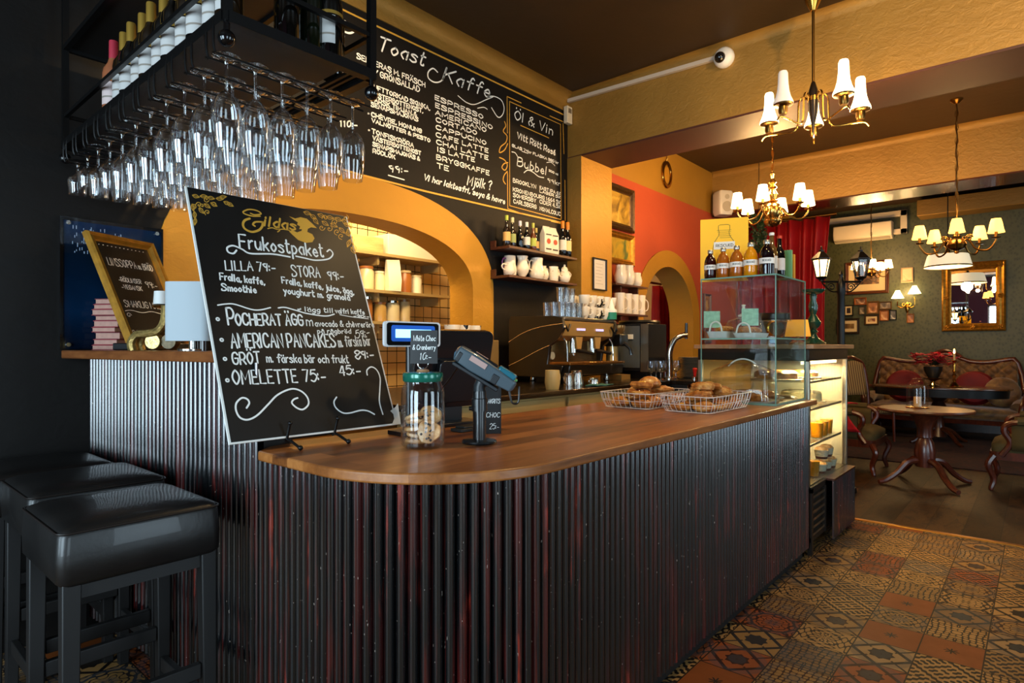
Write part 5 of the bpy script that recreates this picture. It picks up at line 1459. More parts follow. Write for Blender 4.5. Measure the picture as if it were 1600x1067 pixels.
# porcelain jugs
FLORAL = NT('flowered_porcelain'); _f = FLORAL.noise(22, 2); _g = FLORAL.noise(9, 2)
FLORAL.col(FLORAL.mix(((_f - .62)*12).max(0).min(1)*(_g.gt(.5)), '#ece0cc', '#9a6a38')); FLORAL.set(Roughness=.15); FLORAL.p.inputs['Coat Weight'].default_value = .4; FLORAL = FLORAL.m
def jug(label, x, y, z, prof, hside=1, hz=(.4, .85), mat=FLORAL, spout=True, lid=False, hm=None, group='porcelain jugs on the lower wall shelf'):
    H = prof[-1][1]
    o = thing('teapot' if lid else 'jug', label, 'jug', (x, y, z), R(-5), group)
    def wv(a, zz):
        if not spout: return 0
        k = max(0, zz/H - .75)*4
        d = abs(((a - (PI if hside > 0 else 0)) + PI) % (2*PI) - PI)
        return .3*k*max(0, 1 - d/.5)
    b = MB(); b.lathe([(0, 0)] + prof + [(prof[-1][0]*.92, H), (prof[-1][0]*.88, H*.9), (0, H*.88)], 26, wav=wv); b.ob('body', mat, o)
    def rad(zz):
        for (r0, z0), (r1, z1) in zip(prof, prof[1:]):
            if z0 <= zz <= z1 and z1 > z0: return r0 + (r1-r0)*(zz-z0)/(z1-z0)
        return prof[-1][0]
    a, c = hz[0]*H, hz[1]*H
    b = MB(); b.tube(cr([(hside*rad(a)*.95, 0, a), (hside*(rad(a) + .022), 0, a + .012), (hside*(max(rad(a), rad(c)) + .03), 0, (a+c)/2 + .01), (hside*(rad(c) + .02), 0, c + .004), (hside*rad(c)*.95, 0, c - .002)], 5), .005); b.ob('handle', hm or mat, o)
    if lid:
        b = MB(); b.lathe([(0, H), (prof[-1][0]*1.02, H), (prof[-1][0]*.8, H + .015), (.008, H + .026), (.01, H + .04), (0, H + .046)], 20); b.ob('lid', mat, o)
        b = MB(); b.tube(cr([(-hside*rad(H*.4)*.9, 0, H*.4), (-hside*(rad(H*.4) + .025), 0, H*.6), (-hside*(rad(H*.4) + .035), 0, H*.85)], 4), .009, rf=lambda t: 1 - .4*t); b.ob('spout', mat, o)
    return o
S1 = 1.7925
belly = [(.03, 0), (.034, .004), (.05, .03), (.054, .055), (.046, .09), (.036, .12), (.04, .15)]
jug('small white creamer at the left end of the lower shelf', 3.475, 3.05, S1, [(.026, 0), (.042, .02), (.046, .045), (.036, .075), (.038, .095)], -1)
jug('white jug with a purple handle, second on the lower shelf', 3.565, 3.12, S1, [(.036, 0), (.05, .02), (.054, .06), (.045, .1), (.044, .165)], -1, hm=M_('#6a3a78', .2))
jug('tall white jug with a waisted neck, third on the lower shelf', 3.69, 3.1, S1, [(.04, 0), (.025, .012), (.05, .05), (.056, .08), (.044, .115), (.038, .14), (.046, .175)], 1)
jug('large flowered jug in the middle of the lower shelf', 3.85, 3.08, S1, [(.045, 0), (.062, .02), (.066, .05), (.056, .09), (.046, .13), (.05, .175)], -1)
jug('small brownish flowered jug right of the large one', 3.962, 3.11, S1, belly[:5] + [(.03, .11), (.033, .125)], 1)
jug('straight cylindrical jug, next to last on the lower shelf', 4.06, 3.07, S1, [(.036, 0), (.04, .01), (.042, .06), (.038, .1), (.04, .125)], 1)
jug('flowered teapot with a lid at the right end of the lower shelf', 4.2, 3.06, S1, [(.028, 0), (.042, .015), (.052, .045), (.046, .08), (.03, .1), (.03, .115)], 1, lid=True)
# paper in a black frame on the gold pier
fp = thing('framed_paper', 'white paper in a thin black frame on the gold pier', 'picture', (4.606, 3.048, 1.765))
b = MB(); frame(b, 0, .222, 0, .292, .014, .02); b.ob('black_frame', M_('#1a120c', .3), fp, smooth=False)
b = MB(); b.box(.012, .21, -.006, -.002, .012, .28); b.ob('paper', M_('#dcd0c0', .6), fp)
b = MB()
PMx = Matrix(((1,0,0,0),(0,0,-1,-.0065),(0,1,0,0),(0,0,0,1)))
for k in range(7): b.ribbon([Vector((.05, .24 - .03*k, 0)), Vector((.17 - .015*(k % 3), .24 - .03*k, 0))], .003, PMx)
b.ob('text_lines', M_('#a08f7c', .6), fp, smooth=False)
# ================================================================ coffee machine
BC = .9855
ex = thing('espresso_machine', 'black and steel espresso machine with two brew groups on the back counter', 'espresso machine', (0, 0, 0))
def side(b, x0, x1):
    prof = [(2.56, .08), (2.6, .045), (3.03, .045), (3.05, .08), (3.05, .47), (3.03, .497), (2.62, .487), (2.55, .47), (2.535, .40), (2.575, .33), (2.66, .27), (2.68, .14), (2.54, .13)]
    b.rings([[Vector((x, y, BC + z)) for y, z in prof] for x in (x0, x1)])
MX0, MX1 = 3.47, 4.2
MBLK = M_('#15120f', .28, .1, .3)
for x in (MX0, MX1 - .03):
    b = MB(); side(b, x, x + .03); s_ = b.ob('side_panel', MBLK, ex, bevel=.004)
    if x == MX0:
        b = MB()
        for pts in ([(3.05, .3), (2.9, .37), (2.74, .41), (2.54, .43)], [(3.05, .12), (2.9, .18), (2.76, .24), (2.66, .275)]):
            b.tube(cr([(x - .001, y, BC + z) for y, z in pts], 4), .003, 6)
        b.ob('chrome_line', M_('#d8cdb8', .2, .9), s_)
b = MB(); b.box(MX0 + .03, MX1 - .03, 2.72, 3.04, BC + .06, BC + .48); b.ob('boiler_body', M_('#8a6c42', .25, .85), ex)
b = MB(); b.box(MX0 + .03, MX1 - .03, 2.55, 3.03, BC + .455, BC + .48); b.ob('cup_warmer', STEEL, ex, bevel=.006)
GOLDST = M_('#d2a45c', .38, .6)
b = MB(); b.rings([[Vector((x, y, BC + z)) for y, z in ((2.555, .45), (2.57, .345), (2.66, .31), (2.72, .31), (2.72, .45))] for x in (MX0 + .03, MX1 - .03)]); b.ob('front_panel', GOLDST, ex, bevel=.003)
for i in range(2):
    cx_ = MX0 + .25 + .25*i
    b = MB()
    for k in range(5): b.box(cx_ - .05 + .022*k, cx_ - .036 + .022*k, 2.556, 2.5605, BC + .385, BC + .4)
    b.ob('button_row', M_('#b9b4ff', .3, emit=1.2), ex)
    b = MB(); b.cyl((cx_, 2.63, BC + .25), (cx_, 2.63, BC + .33), .038, n=20); b.ob('brew_group', CHROME, ex)
    b = MB(); b.rings([[Vector((cx_ + dx, 2.575, BC + z)) for dx, z in ((-.045, .34), (.045, .34), (.025, .25), (-.025, .25))], [Vector((cx_ + dx, 2.59, BC + z)) for dx, z in ((-.045, .34), (.045, .34), (.025, .25), (-.025, .25))]]); b.ob('group_cover', GOLDST, ex)
    pf = MB(); pf.cyl((cx_, 2.63, BC + .222), (cx_, 2.63, BC + .25), .036, n=20); p_ = pf.ob('portafilter', CHROME, ex)
    b = MB(); b.tube([(cx_, 2.6, BC + .236), (cx_ + .01, 2.54, BC + .23), (cx_ + .02, 2.47, BC + .215)], .013, 8); b.ob('grip', BLK, p_)
    b = MB(); b.tube([(cx_, 2.63, BC + .222), (cx_, 2.62, BC + .2)], .01, 8); b.ob('spout', CHROME, p_)
for x in (MX0 + .06, MX1 - .06):
    b = MB(); b.tube([(x - .03, 2.545, BC + .42), (x, 2.54, BC + .38), (x + .035, 2.545, BC + .425)], .009, 6); b.ob('steam_lever', BLK, ex)
    b = MB(); b.tube(cr([(x, 2.58, BC + .33), (x, 2.55, BC + .28), (x - .005, 2.54, BC + .16)], 4), .006, 8); b.ob('steam_wand', CHROME, ex)
b = MB(); b.cyl((MX0 + .09, 2.70, BC + .2), (MX0 + .09, 2.712, BC + .2), .028, n=24); b.ob('pressure_gauge', M_('#d8cba8', .3), ex)
b = MB(); b.box(MX0 + .015, MX1 + .03, 2.49, 2.72, BC + .135, BC + .155); b.ob('drip_tray', M_('#a8773c', .25, .9), ex, bevel=.004)
b = MB(); b.rings([[Vector((x, y, BC + z)) for y, z in ((2.495, .135), (2.505, .06), (2.56, .045), (2.72, .045), (2.72, .135))] for x in (MX0 + .02, MX1 + .02)]); b.ob('tray_skirt', MBLK, ex, bevel=.006)
for x in (MX0 + .2, MX1 - .1):
    for y in (2.58, 2.98):
        b = MB(); b.lathe([(0, 0), (.02, 0), (.024, .008), (.016, .045), (0, .045)], 16, (x, y, BC)); b.ob('foot', CHROME, ex)
TOPM = BC + .4805
# glasses and cups on the machine
TUMB = M_('#cdbf9c', .1, 0, .4)
tw = MB(); tw.lathe([(.0, .002), (.026, .002), (.031, .085), (.033, .09), (.029, .09), (.024, .006), (0, .006)], 20, cap0=False, cap1=False, wav=lambda a, z: .02*math.sin(10*a))
t0 = tw.ob('tumbler', WINE); first = True
k = 0
for r_ in range(3):
    for c_ in range(4):
        o = t0 if first else t0.copy()
        if not first: COL.objects.link(o)
        first = False
        o.location = (MX0 + .07 + .069*c_ , 2.60 + .07*r_, TOPM); o.scale = (1, 1, 1.2)
        tag(o, 'water tumbler on the espresso machine, %s from the left in the %s row' % (ORD[c_], ['front', 'middle', 'back'][r_]), 'glass', 'tumblers on the espresso machine'); k += 1
for c_ in range(3):
    o = t0.copy(); COL.objects.link(o); o.location = (MX0 + .1 + .069*c_, 2.64, TOPM + .1085); o.rotation_euler = (0, 0, 1); o.scale = (1, 1, 1.2)
    tag(o, 'water tumbler standing on top of the others, %s from the left' % ORD[c_], 'glass', 'tumblers on the espresso machine')
def cupo(label, x, y, z, rz, mat=CERAM, fl=0, group='cups on the espresso machine', s_=1.0):
    o = thing('coffee_cup', label, 'cup', (x, y, z), rz, group)
    o.scale = (s_, s_, s_*1.4)
    b = MB(); b.lathe([(0, 0), (.024, 0), (.026, .006), (.038, .02), (.044, .05), (.046, .062), (.043, .062), (.036, .02), (0, .008)], 24, wav=(lambda a, z: .03*math.sin(9*a)*(z/.062)) if fl else None); b.ob('bowl', mat, o)
    b = MB(); b.tube(cr([(.041, 0, .018), (.06, 0, .02), (.066, 0, .036), (.058, 0, .05), (.043, 0, .05)], 4), .004); b.ob('handle', mat, o)
    return o
BLKFL = NT('black_patterned_porcelain'); _f = BLKFL.noise(20, 2); BLKFL.col(BLKFL.mix((_f.gt(.52)), '#ece0cc', '#15120f')); BLKFL.set(Roughness=.15); BLKFL = BLKFL.m
for i in range(5):
    x = MX0 + .35 + i*.0935
    m = BLKFL if i == 2 else (CERAM if i % 2 else FLORAL)
    nm = ['left end', 'second place', 'third place', 'fourth place', 'right end'][i]
    for j in range(2):
        lab = '%s cup of the front pile on the espresso machine, %s' % (['lower', 'upper'][j], nm)
        if i == 2: lab = '%s black patterned cup in the front piles on the espresso machine' % ['lower', 'upper'][j]
        cupo(lab, x + .004*j, 2.60, TOPM + .0885*j, -1.2 + .4*i, m, i >= 3)
    cupo('cup in the back row on the espresso machine, %s' % nm, x, 2.72, TOPM, .8*i, CERAM, 1)
    cupo('cup piled in the back row on the espresso machine, %s' % nm, x, 2.72, TOPM + .0885, .8*i + 1, CERAM, 1)
gt = thing('green_tub', 'white and green plastic tub with a nozzle at the right end of the machine', 'tub', (MX1 - .06, 2.56, TOPM))
b = MB(); b.lathe([(0, 0), (.042, 0), (.044, .055), (0, .055)], 22); b.ob('green_band', M_('#157a5c', .4), gt)
b = MB(); b.lathe([(0, .0555), (.044, .0555), (.044, .075), (.03, .08), (.024, .1), (.008, .15), (.004, .16), (0, .16)], 20); b.ob('white_top', WHITE, gt)
# grinder, brewer, tap, etc. to the right on the back counter
gr = thing('coffee_grinder', 'black coffee grinder with a steel tube between the espresso machine and the dark brewer', 'coffee grinder', (4.33, 2.62, BC))
b = MB(); b.cbox((0, .02, .02), (.14, .2, .04)); b.cyl((0, .05, .04), (0, .05, .27), .05, n=20); b.ob('steel_column', GOLDST, gr)
b = MB(); b.rings([[Vector((x, y, z)) for x, y in ((-.06, -.07), (.06, -.07), (.06, .1), (-.06, .1))] for z in (.27, .37)]); b.ob('head', BLK, gr, bevel=.012)
b = MB(); b.lathe([(0, .37), (.05, .37), (.065, .4), (.065, .44), (0, .44)], 22); b.ob('hopper', M_('#8a6a3e', .2, .7), gr)
b = MB(); b.tube([(0, -.06, .3), (.0, -.12, .25), (0, -.13, .2)], .015, 8); b.ob('chute', BLK, gr)
br = thing('coffee_brewer', 'tall dark brewer with a steel front edge beside the arch', 'coffee brewer', (0, 0, 0))
q0 = at(985, 560, Y=2.75); 
BX0, BX1 = 4.52, 4.86
b = MB(); b.box(BX0, BX1, 2.45, 2.78, BC + .06, BC + .46); b.ob('body', M_('#26262a', .25, .5), br, bevel=.006)
b = MB(); b.box(BX0 - .003, BX0, 2.52, 2.77, BC + .09, BC + .44); b.ob('glass_side', M_('#5d6266', .12, .3, .4), br)
b = MB(); b.box(BX0 - .006, BX0 - .001, 2.44, 2.51, BC + .06, BC + .455); b.ob('steel_edge', STEEL, br)
b = MB(); b.box(BX0 - .012, BX0 - .004, 2.58, 2.68, BC + .33, BC + .37); b.ob('label', WHITE, br)
b = MB(); b.lathe([(0, .46), (.17, .46), (.18, .475), (.17, .49), (0, .49)], 30, ((BX0 + BX1)/2, 2.62, BC)); b.ob('lid', BLK, br)
b = MB(); b.cbox(((BX0 + BX1)/2, 2.62, BC + .03), (.3, .3, .06)); b.ob('foot', BLK, br)
# counter extension under the brewer, the tap and the plates
ec = thing('side_counter', 'dark counter with tap and plates below the small arch', 'counter', (0, 0, 0))
b = MB(); b.box(4.45, 5.6, 2.0, 3.04, .955, .985); b.ob('top', M_('#1c140d', .25, .4), ec, bevel=.003)
b = MB(); b.box(4.47, 5.58, 2.04, 3.03, 0, .954); b.ob('body', M_('#17110d', .5), ec)
tp = thing('beer_tap', 'curved chrome tap column in front of the small arch', 'tap', (4.6, 2.29, BC))
b = MB(); b.lathe([(0, 0), (.05, 0), (.05, .012), (.026, .02), (0, .02)], 22); b.ob('base', CHROME, tp)
b = MB(); b.tube(cr([(0, 0, .015), (0, 0, .12), (.0, 0, .22), RT*.03 + Vector((0, 0, .31)), RT*.09 + Vector((0, 0, .355)), RT*.14 + Vector((0, 0, .36))], 6), .024, 14); b.ob('column', CHROME, tp)
b = MB(); b.tube([RT*.135 + Vector((0, 0, .33)), RT*.135 + Vector((0, 0, .37)), RT*.135 + Vector((0, 0, .46))], .012, 10); b.ob('handle', BLK, tp)
for i in range(2):
    n_ = 14
    for k in range(n_):
        x, y = ((4.95, 2.26), (5.22, 2.2))[i]
        b = None
        if i == 0 and k == 0:
            b = MB(); b.lathe([(0, 0), (.06, 0), (.115, .012), (.117, .0145), (.06, .004), (0, .004)], 28); plate0 = b.ob('plate', M_('#8d8270', .25, 0, .3)); o = plate0
        else:
            o = plate0.copy(); COL.objects.link(o)
        o.location = (x + .002*((k*5) % 3 - 1), y, BC + k*.0125)
        tag(o, 'grey plate in the %s stack, %s from the bottom' % (['left', 'right'][i], ORD[k]), 'plate', 'stacked grey plates')
BEER = None
for i in range(6):
    b = MB() if i == 0 else None
    if i == 0:
        b.lathe([(0, 0), (.03, 0), (.006, .008), (.005, .05), (.03, .07), (.04, .1), (.034, .15)], 20, cap0=False, cap1=False); BEER = b.ob('beer_glass', WINE); o = BEER
    else: o = BEER.copy(); COL.objects.link(o)
    o.location = (*[(4.49, 2.40), (4.572, 2.40), (4.654, 2.40), (4.736, 2.40), (4.49, 2.31), (4.74, 2.31)][i], BC + .0005)
    tag(o, 'stemmed glass on the dark counter, ' + ['at the left end of the row below the brewer', 'second from the left in the row below the brewer', 'third from the left in the row below the brewer', 'at the right end of the row below the brewer', 'just left of the tap', 'just right of the tap'][i], 'glass', 'glasses on the side counter')
o = BEER.copy(); COL.objects.link(o); o.location = (4.86, 2.36, BC + .0005); tag(o, 'stemmed glass alone between the tap and the stacked plates', 'glass', 'glasses on the side counter')
rd = thing('tamper', 'small tool with a red handle on the dark counter', 'tamper', (4.7, 2.12, BC))
b = MB(); b.lathe([(0, 0), (.026, 0), (.026, .02), (.01, .028), (0, .028)], 18); b.ob('base', CHROME, rd)
b = MB(); b.lathe([(0, .0285), (.011, .0285), (.014, .06), (.02, .085), (.012, .095), (0, .096)], 18); b.ob('handle', M_('#b3201a', .3), rd)
for i, (x, y, r, h) in enumerate([(3.28, 2.36, .03, .09), (3.38, 2.36, .042, .105), (3.54, 2.33, .036, .05)]):
    p_ = thing('milk_pitcher', ['small steel milk pitcher at the left of the machine', 'larger steel milk pitcher in front of the machine', 'low steel knock cup right of the pitchers'][i], 'pitcher', (x, y, BC), 0, 'steel pitchers')
    b = MB(); b.lathe([(0, 0), (r, 0), (r*1.02, h*.3), (r*.85, h*.8), (r*.92, h), (r*.86, h), (0, h*.2)], 24); b.ob('body', CHROME, p_)
    b = MB(); b.tube(cr([(-r*.9, 0, h*.85), (-r*1.6, 0, h*.75), (-r*1.5, 0, h*.35), (-r, 0, h*.25)], 4), .004); b.ob('handle', CHROME, p_)
b = MB(); b.grid(lambda u, v: Vector((3.42 + .2*u, 2.22 + .1*v, BC + .006 + .003*math.sin(9*u + 5*v))), 12, 6); tag(b.ob('folded_cloth', M_('#1f5450', .8), solid=.006), 'folded teal cloth at the front of the back counter', 'cloth')
pg = thing('wooden_block', 'pale jug on the back counter beside the card terminal', 'jug', (3.03, 2.3, BC))
b = MB(); b.lathe([(0, 0), (.04, 0), (.048, .04), (.045, .12), (.04, .12), (0, .02)], 22); b.ob('body', M_('#b79a5e', .4), pg)
b = MB(); b.tube(cr([(.04, 0, .1), (.075, 0, .09), (.07, 0, .04), (.045, 0, .03)], 4), .005); b.ob('handle', M_('#b79a5e', .4), pg)
for i, x in enumerate((2.70, 2.8, 2.9)):
    cupo('upturned patterned cup behind the register, %s from the left' % ORD[i], x, 2.86, BC + .3105, i, BLKFL if i else FLORAL, 0, 'patterned cups behind the register', 1.1)
b = MB(); b.box(2.6, 3.02, 2.74, 3.0, BC, BC + .31); tag(b.ob('cup_warmer_box', M_('#8a6a3a', .3, .4), bevel=.006), 'brown box with patterned cups on top, behind the register', 'box')
# ================================================================ red wall: pictures, shelves with mugs, ring
def picture(name, label, P0, w_, h_, t, d, facing, fm, content, cat='picture', group=None, mat_=None):
    """framed picture on a wall; facing 'y' looks to -y, 'x' looks to -x; P0 is the lower left corner as seen"""
    o = thing(name, label, cat, P0, 0 if facing == 'y' else R(-90), group)
    b = MB(); frame(b, 0, w_, 0, h_, t, d); b.ob('frame', fm, o, smooth=False)
    b = MB(); b.box(t*.8, w_ - t*.8, -d*.28, -.001, t*.8, h_ - t*.8); b.ob('mount' if mat_ else 'image', mat_ or content, o)
    if mat_:
        m_ = min(w_, h_)*.2
        b = MB(); b.box(t + m_*.8, w_ - t - m_*.8, -d*.28 - .001, -d*.28, t + m_, h_ - t - m_); b.ob('image', content, o)
    return o
def sketch(c1, c2, c3, scale=6, dist=1.5):
    m = NT('painted_scene'); f = m.noise(scale, 3, m.pos(), .5, dist)
    m.col(m.ramp(f, [(.3, c1), (.5, c2), (.66, c3)])); m.set(Roughness=.35); return m.m
p = at(957, 0, Y=3.19)
picture('gilt_picture', 'upper gilt picture on the red wall, half hidden by the gold pier', (5.03, 3.195, 2.42), .54, .44, .07, .04, 'y', M_('#4a3214', .4, .5, var=.4, scale=40, bump=.3), sketch('#6a5018', '#b08a2c', '#c8a848'))
picture('gilt_picture', 'lower gilt picture on the red wall, half hidden by the gold pier', (5.03, 3.195, 2.075), .54, .32, .06, .04, 'y', GILT, sketch('#7a5c14', '#c09a24', '#5a6a34', 4))
for i, z in enumerate((1.86, 1.575, 1.255)):
    o = thing('mug_shelf', ['upper', 'middle', 'lower'][i] + ' small brown shelf on the red wall, left of the arch', 'shelf', (0, 0, 0))
    b = MB(); b.box(5.0, 5.62, 3.04, 3.185, z - .018, z); b.ob('board', SHELFW, o, bevel=.002)
    for x in (5.15, 5.48):
        b = MB(); b.box(x, x + .02, 3.08, 3.185, z - .08, z - .018); b.ob('bracket', SHELFW, o)
for i, (x, h) in enumerate([(5.2, .19), (5.35, .2), (5.5, .14)]):
    jug(['round white teapot at the left on the upper shelf by the arch', 'white flowered jug in the middle of the upper shelf by the arch', 'low white jug at the right on the upper shelf by the arch'][i], x, 3.11, 1.8605, [(.04, 0), (.06, h*.2), (.065, h*.45), (.05, h*.75), (.05, h)], 1, group='porcelain on the upper shelf by the arch')
for s_, z in enumerate((1.5755, 1.2555)):
    for i in range(4):
        x = 5.16 + .135*i
        o = thing('tall_mug', 'tall flowered mug on the %s shelf by the small arch, %s from the left' % (['middle', 'lower'][s_], ORD[i]), 'mug', (x, 3.1, z), -.6, 'tall mugs by the arch')
        b = MB(); b.lathe([(0, 0), (.05, 0), (.053, .01), (.05, .1), (.055, .2), (.051, .2), (.046, .1), (.045, .012), (0, .012)], 22, wav=lambda a, zz: .02*math.sin(8*a)); b.ob('body', FLORAL, o)
        b = MB(); b.tube(cr([(.05, 0, .04), (.085, 0, .06), (.088, 0, .13), (.053, 0, .165)], 4), .006); b.ob('handle', FLORAL, o)
rn = thing('wall_ring', 'gold round wall ornament hanging high on the gold frieze', 'ornament', at(1042, 273, Y=3.185))
MRX = Matrix.Rotation(PI/2, 4, 'X')
b = MB(); b.lathe([(.085, -.01), (.095, -.016), (.11, -.012), (.115, .0), (.11, .012), (.085, .012)], 30, (0, 0, 0), MRX @ Matrix.Diagonal((1, 1.35, 1, 1)), False, False); b.ob('ring', BRASS, rn)
b = MB(); b.lathe([(0, -.004), (.06, -.004), (.07, .0), (0, .004)], 30, (0, 0, 0), MRX @ Matrix.Diagonal((1, 1.35, 1, 1))); b.ob('disc', GOLD, rn)
b = MB(); b.tube([(0, 0, .15), (.015, 0, .17), (0, 0, .19), (-.015, 0, .17)], .005, 6, True); b.tube([(0, 0, .19), (0, 0, .27)], .006, 6); b.ob('hook', BRASS, rn)
picture('carved_panel', 'small carved picture on the red wall, right of the arch', (at(1097, 0, Y=3.19).x, 3.195, at(1097, 420, Y=3.19).z), .22, .55, .03, .03, 'y', M_('#5a2a10', .4), sketch('#2a140a', '#a0642a', '#c89a4c', 8))
picture('carved_panel', 'narrow carved picture low on the red wall behind the glass case', (at(1099, 0, Y=3.19).x, 3.195, 1.3), .2, .62, .03, .03, 'y', M_('#5a2a10', .4), sketch('#2a140a', '#a0642a', '#c89a4c', 8))
# speaker and camera, cable trunking
spk = thing('wall_speaker', 'white loudspeaker high in the corner between the red wall and the beam', 'speaker', (7.52, 3.02, 2.9), R(-35))
b = MB(); b.rings([rrect(.085, .08, .03, 0), rrect(.1, .09, .03, .05), rrect(.1, .09, .03, .27), rrect(.085, .08, .03, .3)]); b.ob('cabinet', M_('#d9cdb4', .4), spk)
b = MB(); b.cyl((0, -.09, .1), (0, -.096, .1), .065, n=24); b.cyl((0, -.09, .22), (0, -.096, .22), .03, n=20); b.ob('cone', M_('#b8a98c', .5), spk)
b = MB(); b.tube([(.03, .08, .15), (.05, .15, .15)], .015, 8); b.ob('bracket', BLK, spk)
cdm = thing('security_camera', 'white dome security camera at the end of the cable trunking', 'camera', at(1130, 89, X=4.40))
b = MB(); b.lathe([(0, 0), (.07, 0), (.075, .02), (.07, .05), (.05, .07), (0, .08)], 26, (0.04, 0, 0), Matrix.Rotation(R(-90), 4, 'Y')); b.ob('housing', M_('#e3ddd2', .3), cdm)
b = MB(); b.ball((-.035, .01, -.012), .04, 18); b.ob('lens_ball', M_('#0a0a0c', .1, 0, .5), cdm)
a0 = at(888, 158, X=4.42); a1 = at(1122, 90, X=4.42)
b = MB(); d = (a1 - a0); b.cbox((a0 + a1)/2, (.03, .03, d.length), d.to_track_quat('Z', 'Y').to_euler()); tag(b.ob('cable_trunking', M_('#c8b8a6', .4)), 'white cable trunking running up the beam to the camera', 'cable trunking')
jb = thing('control_box', 'small white control box in the corner at the end of the trunking', 'control box', at(884, 180, Y=3.18) + Vector((-.03, -.01, -.08)))
b = MB(); b.box(0, .075, -.03, 0.012, 0, .15); b.ob('case', M_('#d6c8ae', .4), jb, bevel=.004)
b = MB(); b.box(.015, .06, -.0325, -.0305, .09, .13); b.ob('window', M_('#6e6252', .3), jb)
b = MB(); b.tube(cr([at(886, 155, X=4.428), at(893, 145, X=4.428), at(905, 138, X=4.428), at(1000, 110, X=4.428), at(1120, 71, X=4.428), at(1330, 1, X=4.428)], 6), .006, 6); tag(b.ob('ceiling_cable', M_('#7a5a30', .5)), 'thin cable along the ceiling edge above the white trunking', 'cable')
# ================================================================ kitchen shelves seen through the big arch
KS = M_('#b89a62', .35, .3)
for i, z in enumerate((2.06, 1.74, 1.47)):
    o = thing('kitchen_shelf', ['upper', 'middle', 'lower'][i] + ' kitchen shelf seen through the big arch', 'shelf', (0, 0, 0))
    b = MB(); b.box(1.9, 4.05, 4.28, 4.58, z - .025, z); b.ob('board', KS, o)
    for x in (2.3, 3.2, 3.9):
        b = MB(); b.box(x, x + .02, 4.32, 4.58, z - .1, z - .025); b.ob('bracket', KS, o)
def jar_(label, x, y, z, r, h, c, lidc, group):
    o = thing('storage_jar', label, 'jar', (x, y, z), 0, group)
    b = MB(); b.lathe([(0, 0), (r, 0), (r*1.02, h*.1), (r*1.02, h*.8), (r*.85, h*.9), (r*.85, h*.92), (0, h*.92)], 20); b.ob('body', c, o)
    b = MB(); b.lathe([(0, h*.92), (r*.95, h*.92), (r*.95, h*1.02), (0, h*1.02)], 20); b.ob('lid', lidc, o)
cols = [M_('#e2cf9c', .3), M_('#c69a50', .25), M_('#a8642a', .3), M_('#e8dcb8', .4), M_('#8a6030', .25), M_('#d9c08a', .2)]
kx = [2.4, 2.53, 2.68, 2.83, 2.98, 3.14, 3.28, 3.42, 3.56, 3.7]
for i, x in enumerate(kx):
    jar_('storage jar on the middle kitchen shelf, %s from the left' % ORD[i], x, 4.4, 1.7405, .05 + .008*(i % 3), .17 + .03*((i*2) % 3), cols[i % 6], cols[(i + 3) % 6], 'jars on the middle kitchen shelf')
for i, x in enumerate(kx[:9]):
    jar_('storage jar on the lower kitchen shelf, %s from the left' % ORD[i], x + .02, 4.42, 1.4705, .05 + .006*((i+1) % 3), .17 + .02*(i % 3), cols[(i*5 + 1) % 6], CHROME if i % 2 else cols[(i + 2) % 6], 'jars on the lower kitchen shelf')
bg = thing('paper_bag', 'white paper bag on the middle kitchen shelf seen through the arch', 'bag', (3.36, 4.31, 1.7405), -.1)
b = MB(); b.rings([[(-.06, -.035, 0), (.06, -.035, 0), (.06, .035, 0), (-.06, .035, 0)], [(-.065, -.04, .1), (.065, -.04, .1), (.065, .04, .1), (-.065, .04, .1)], [(-.07, -.01, .27), (.06, -.01, .28), (.06, .01, .28), (-.07, .01, .27)]]); b.ob('bag', M_('#e6d8b8', .6), bg)
bg['label'] = 'white paper bag standing in front of the jars on the middle kitchen shelf'
bx = thing('kitchen_crate', 'long pale wooden crate on the upper kitchen shelf', 'crate', (0, 0, 0))
b = MB(); b.box(2.5, 3.25, 4.3, 4.52, 2.0605, 2.19); b.ob('crate', LIGHTW, bx, bevel=.004)
b = MB(); b.box(3.3, 3.9, 4.3, 4.55, 2.0605, 2.24); tag(b.ob('white_carton', M_('#d8cdb0', .5), bevel=.003), 'white carton at the right on the upper kitchen shelf', 'carton')
# ================================================================ lamps
def disc_angle(off): return math.atan2(FW.y, FW.x) + off   # 0 = away from the camera's corner of the room
SHADE_W = M_('#ffe2ae', .5, emit=7.0, name='lit_opal_glass')
SHADE_P = M_('#ffd79a', .7, emit=6.0)
SHADE_A = M_('#ffbc5a', .7, emit=3.2)
OPAL = M_('#efe0cf', .35, 0, .2, emit=.35)
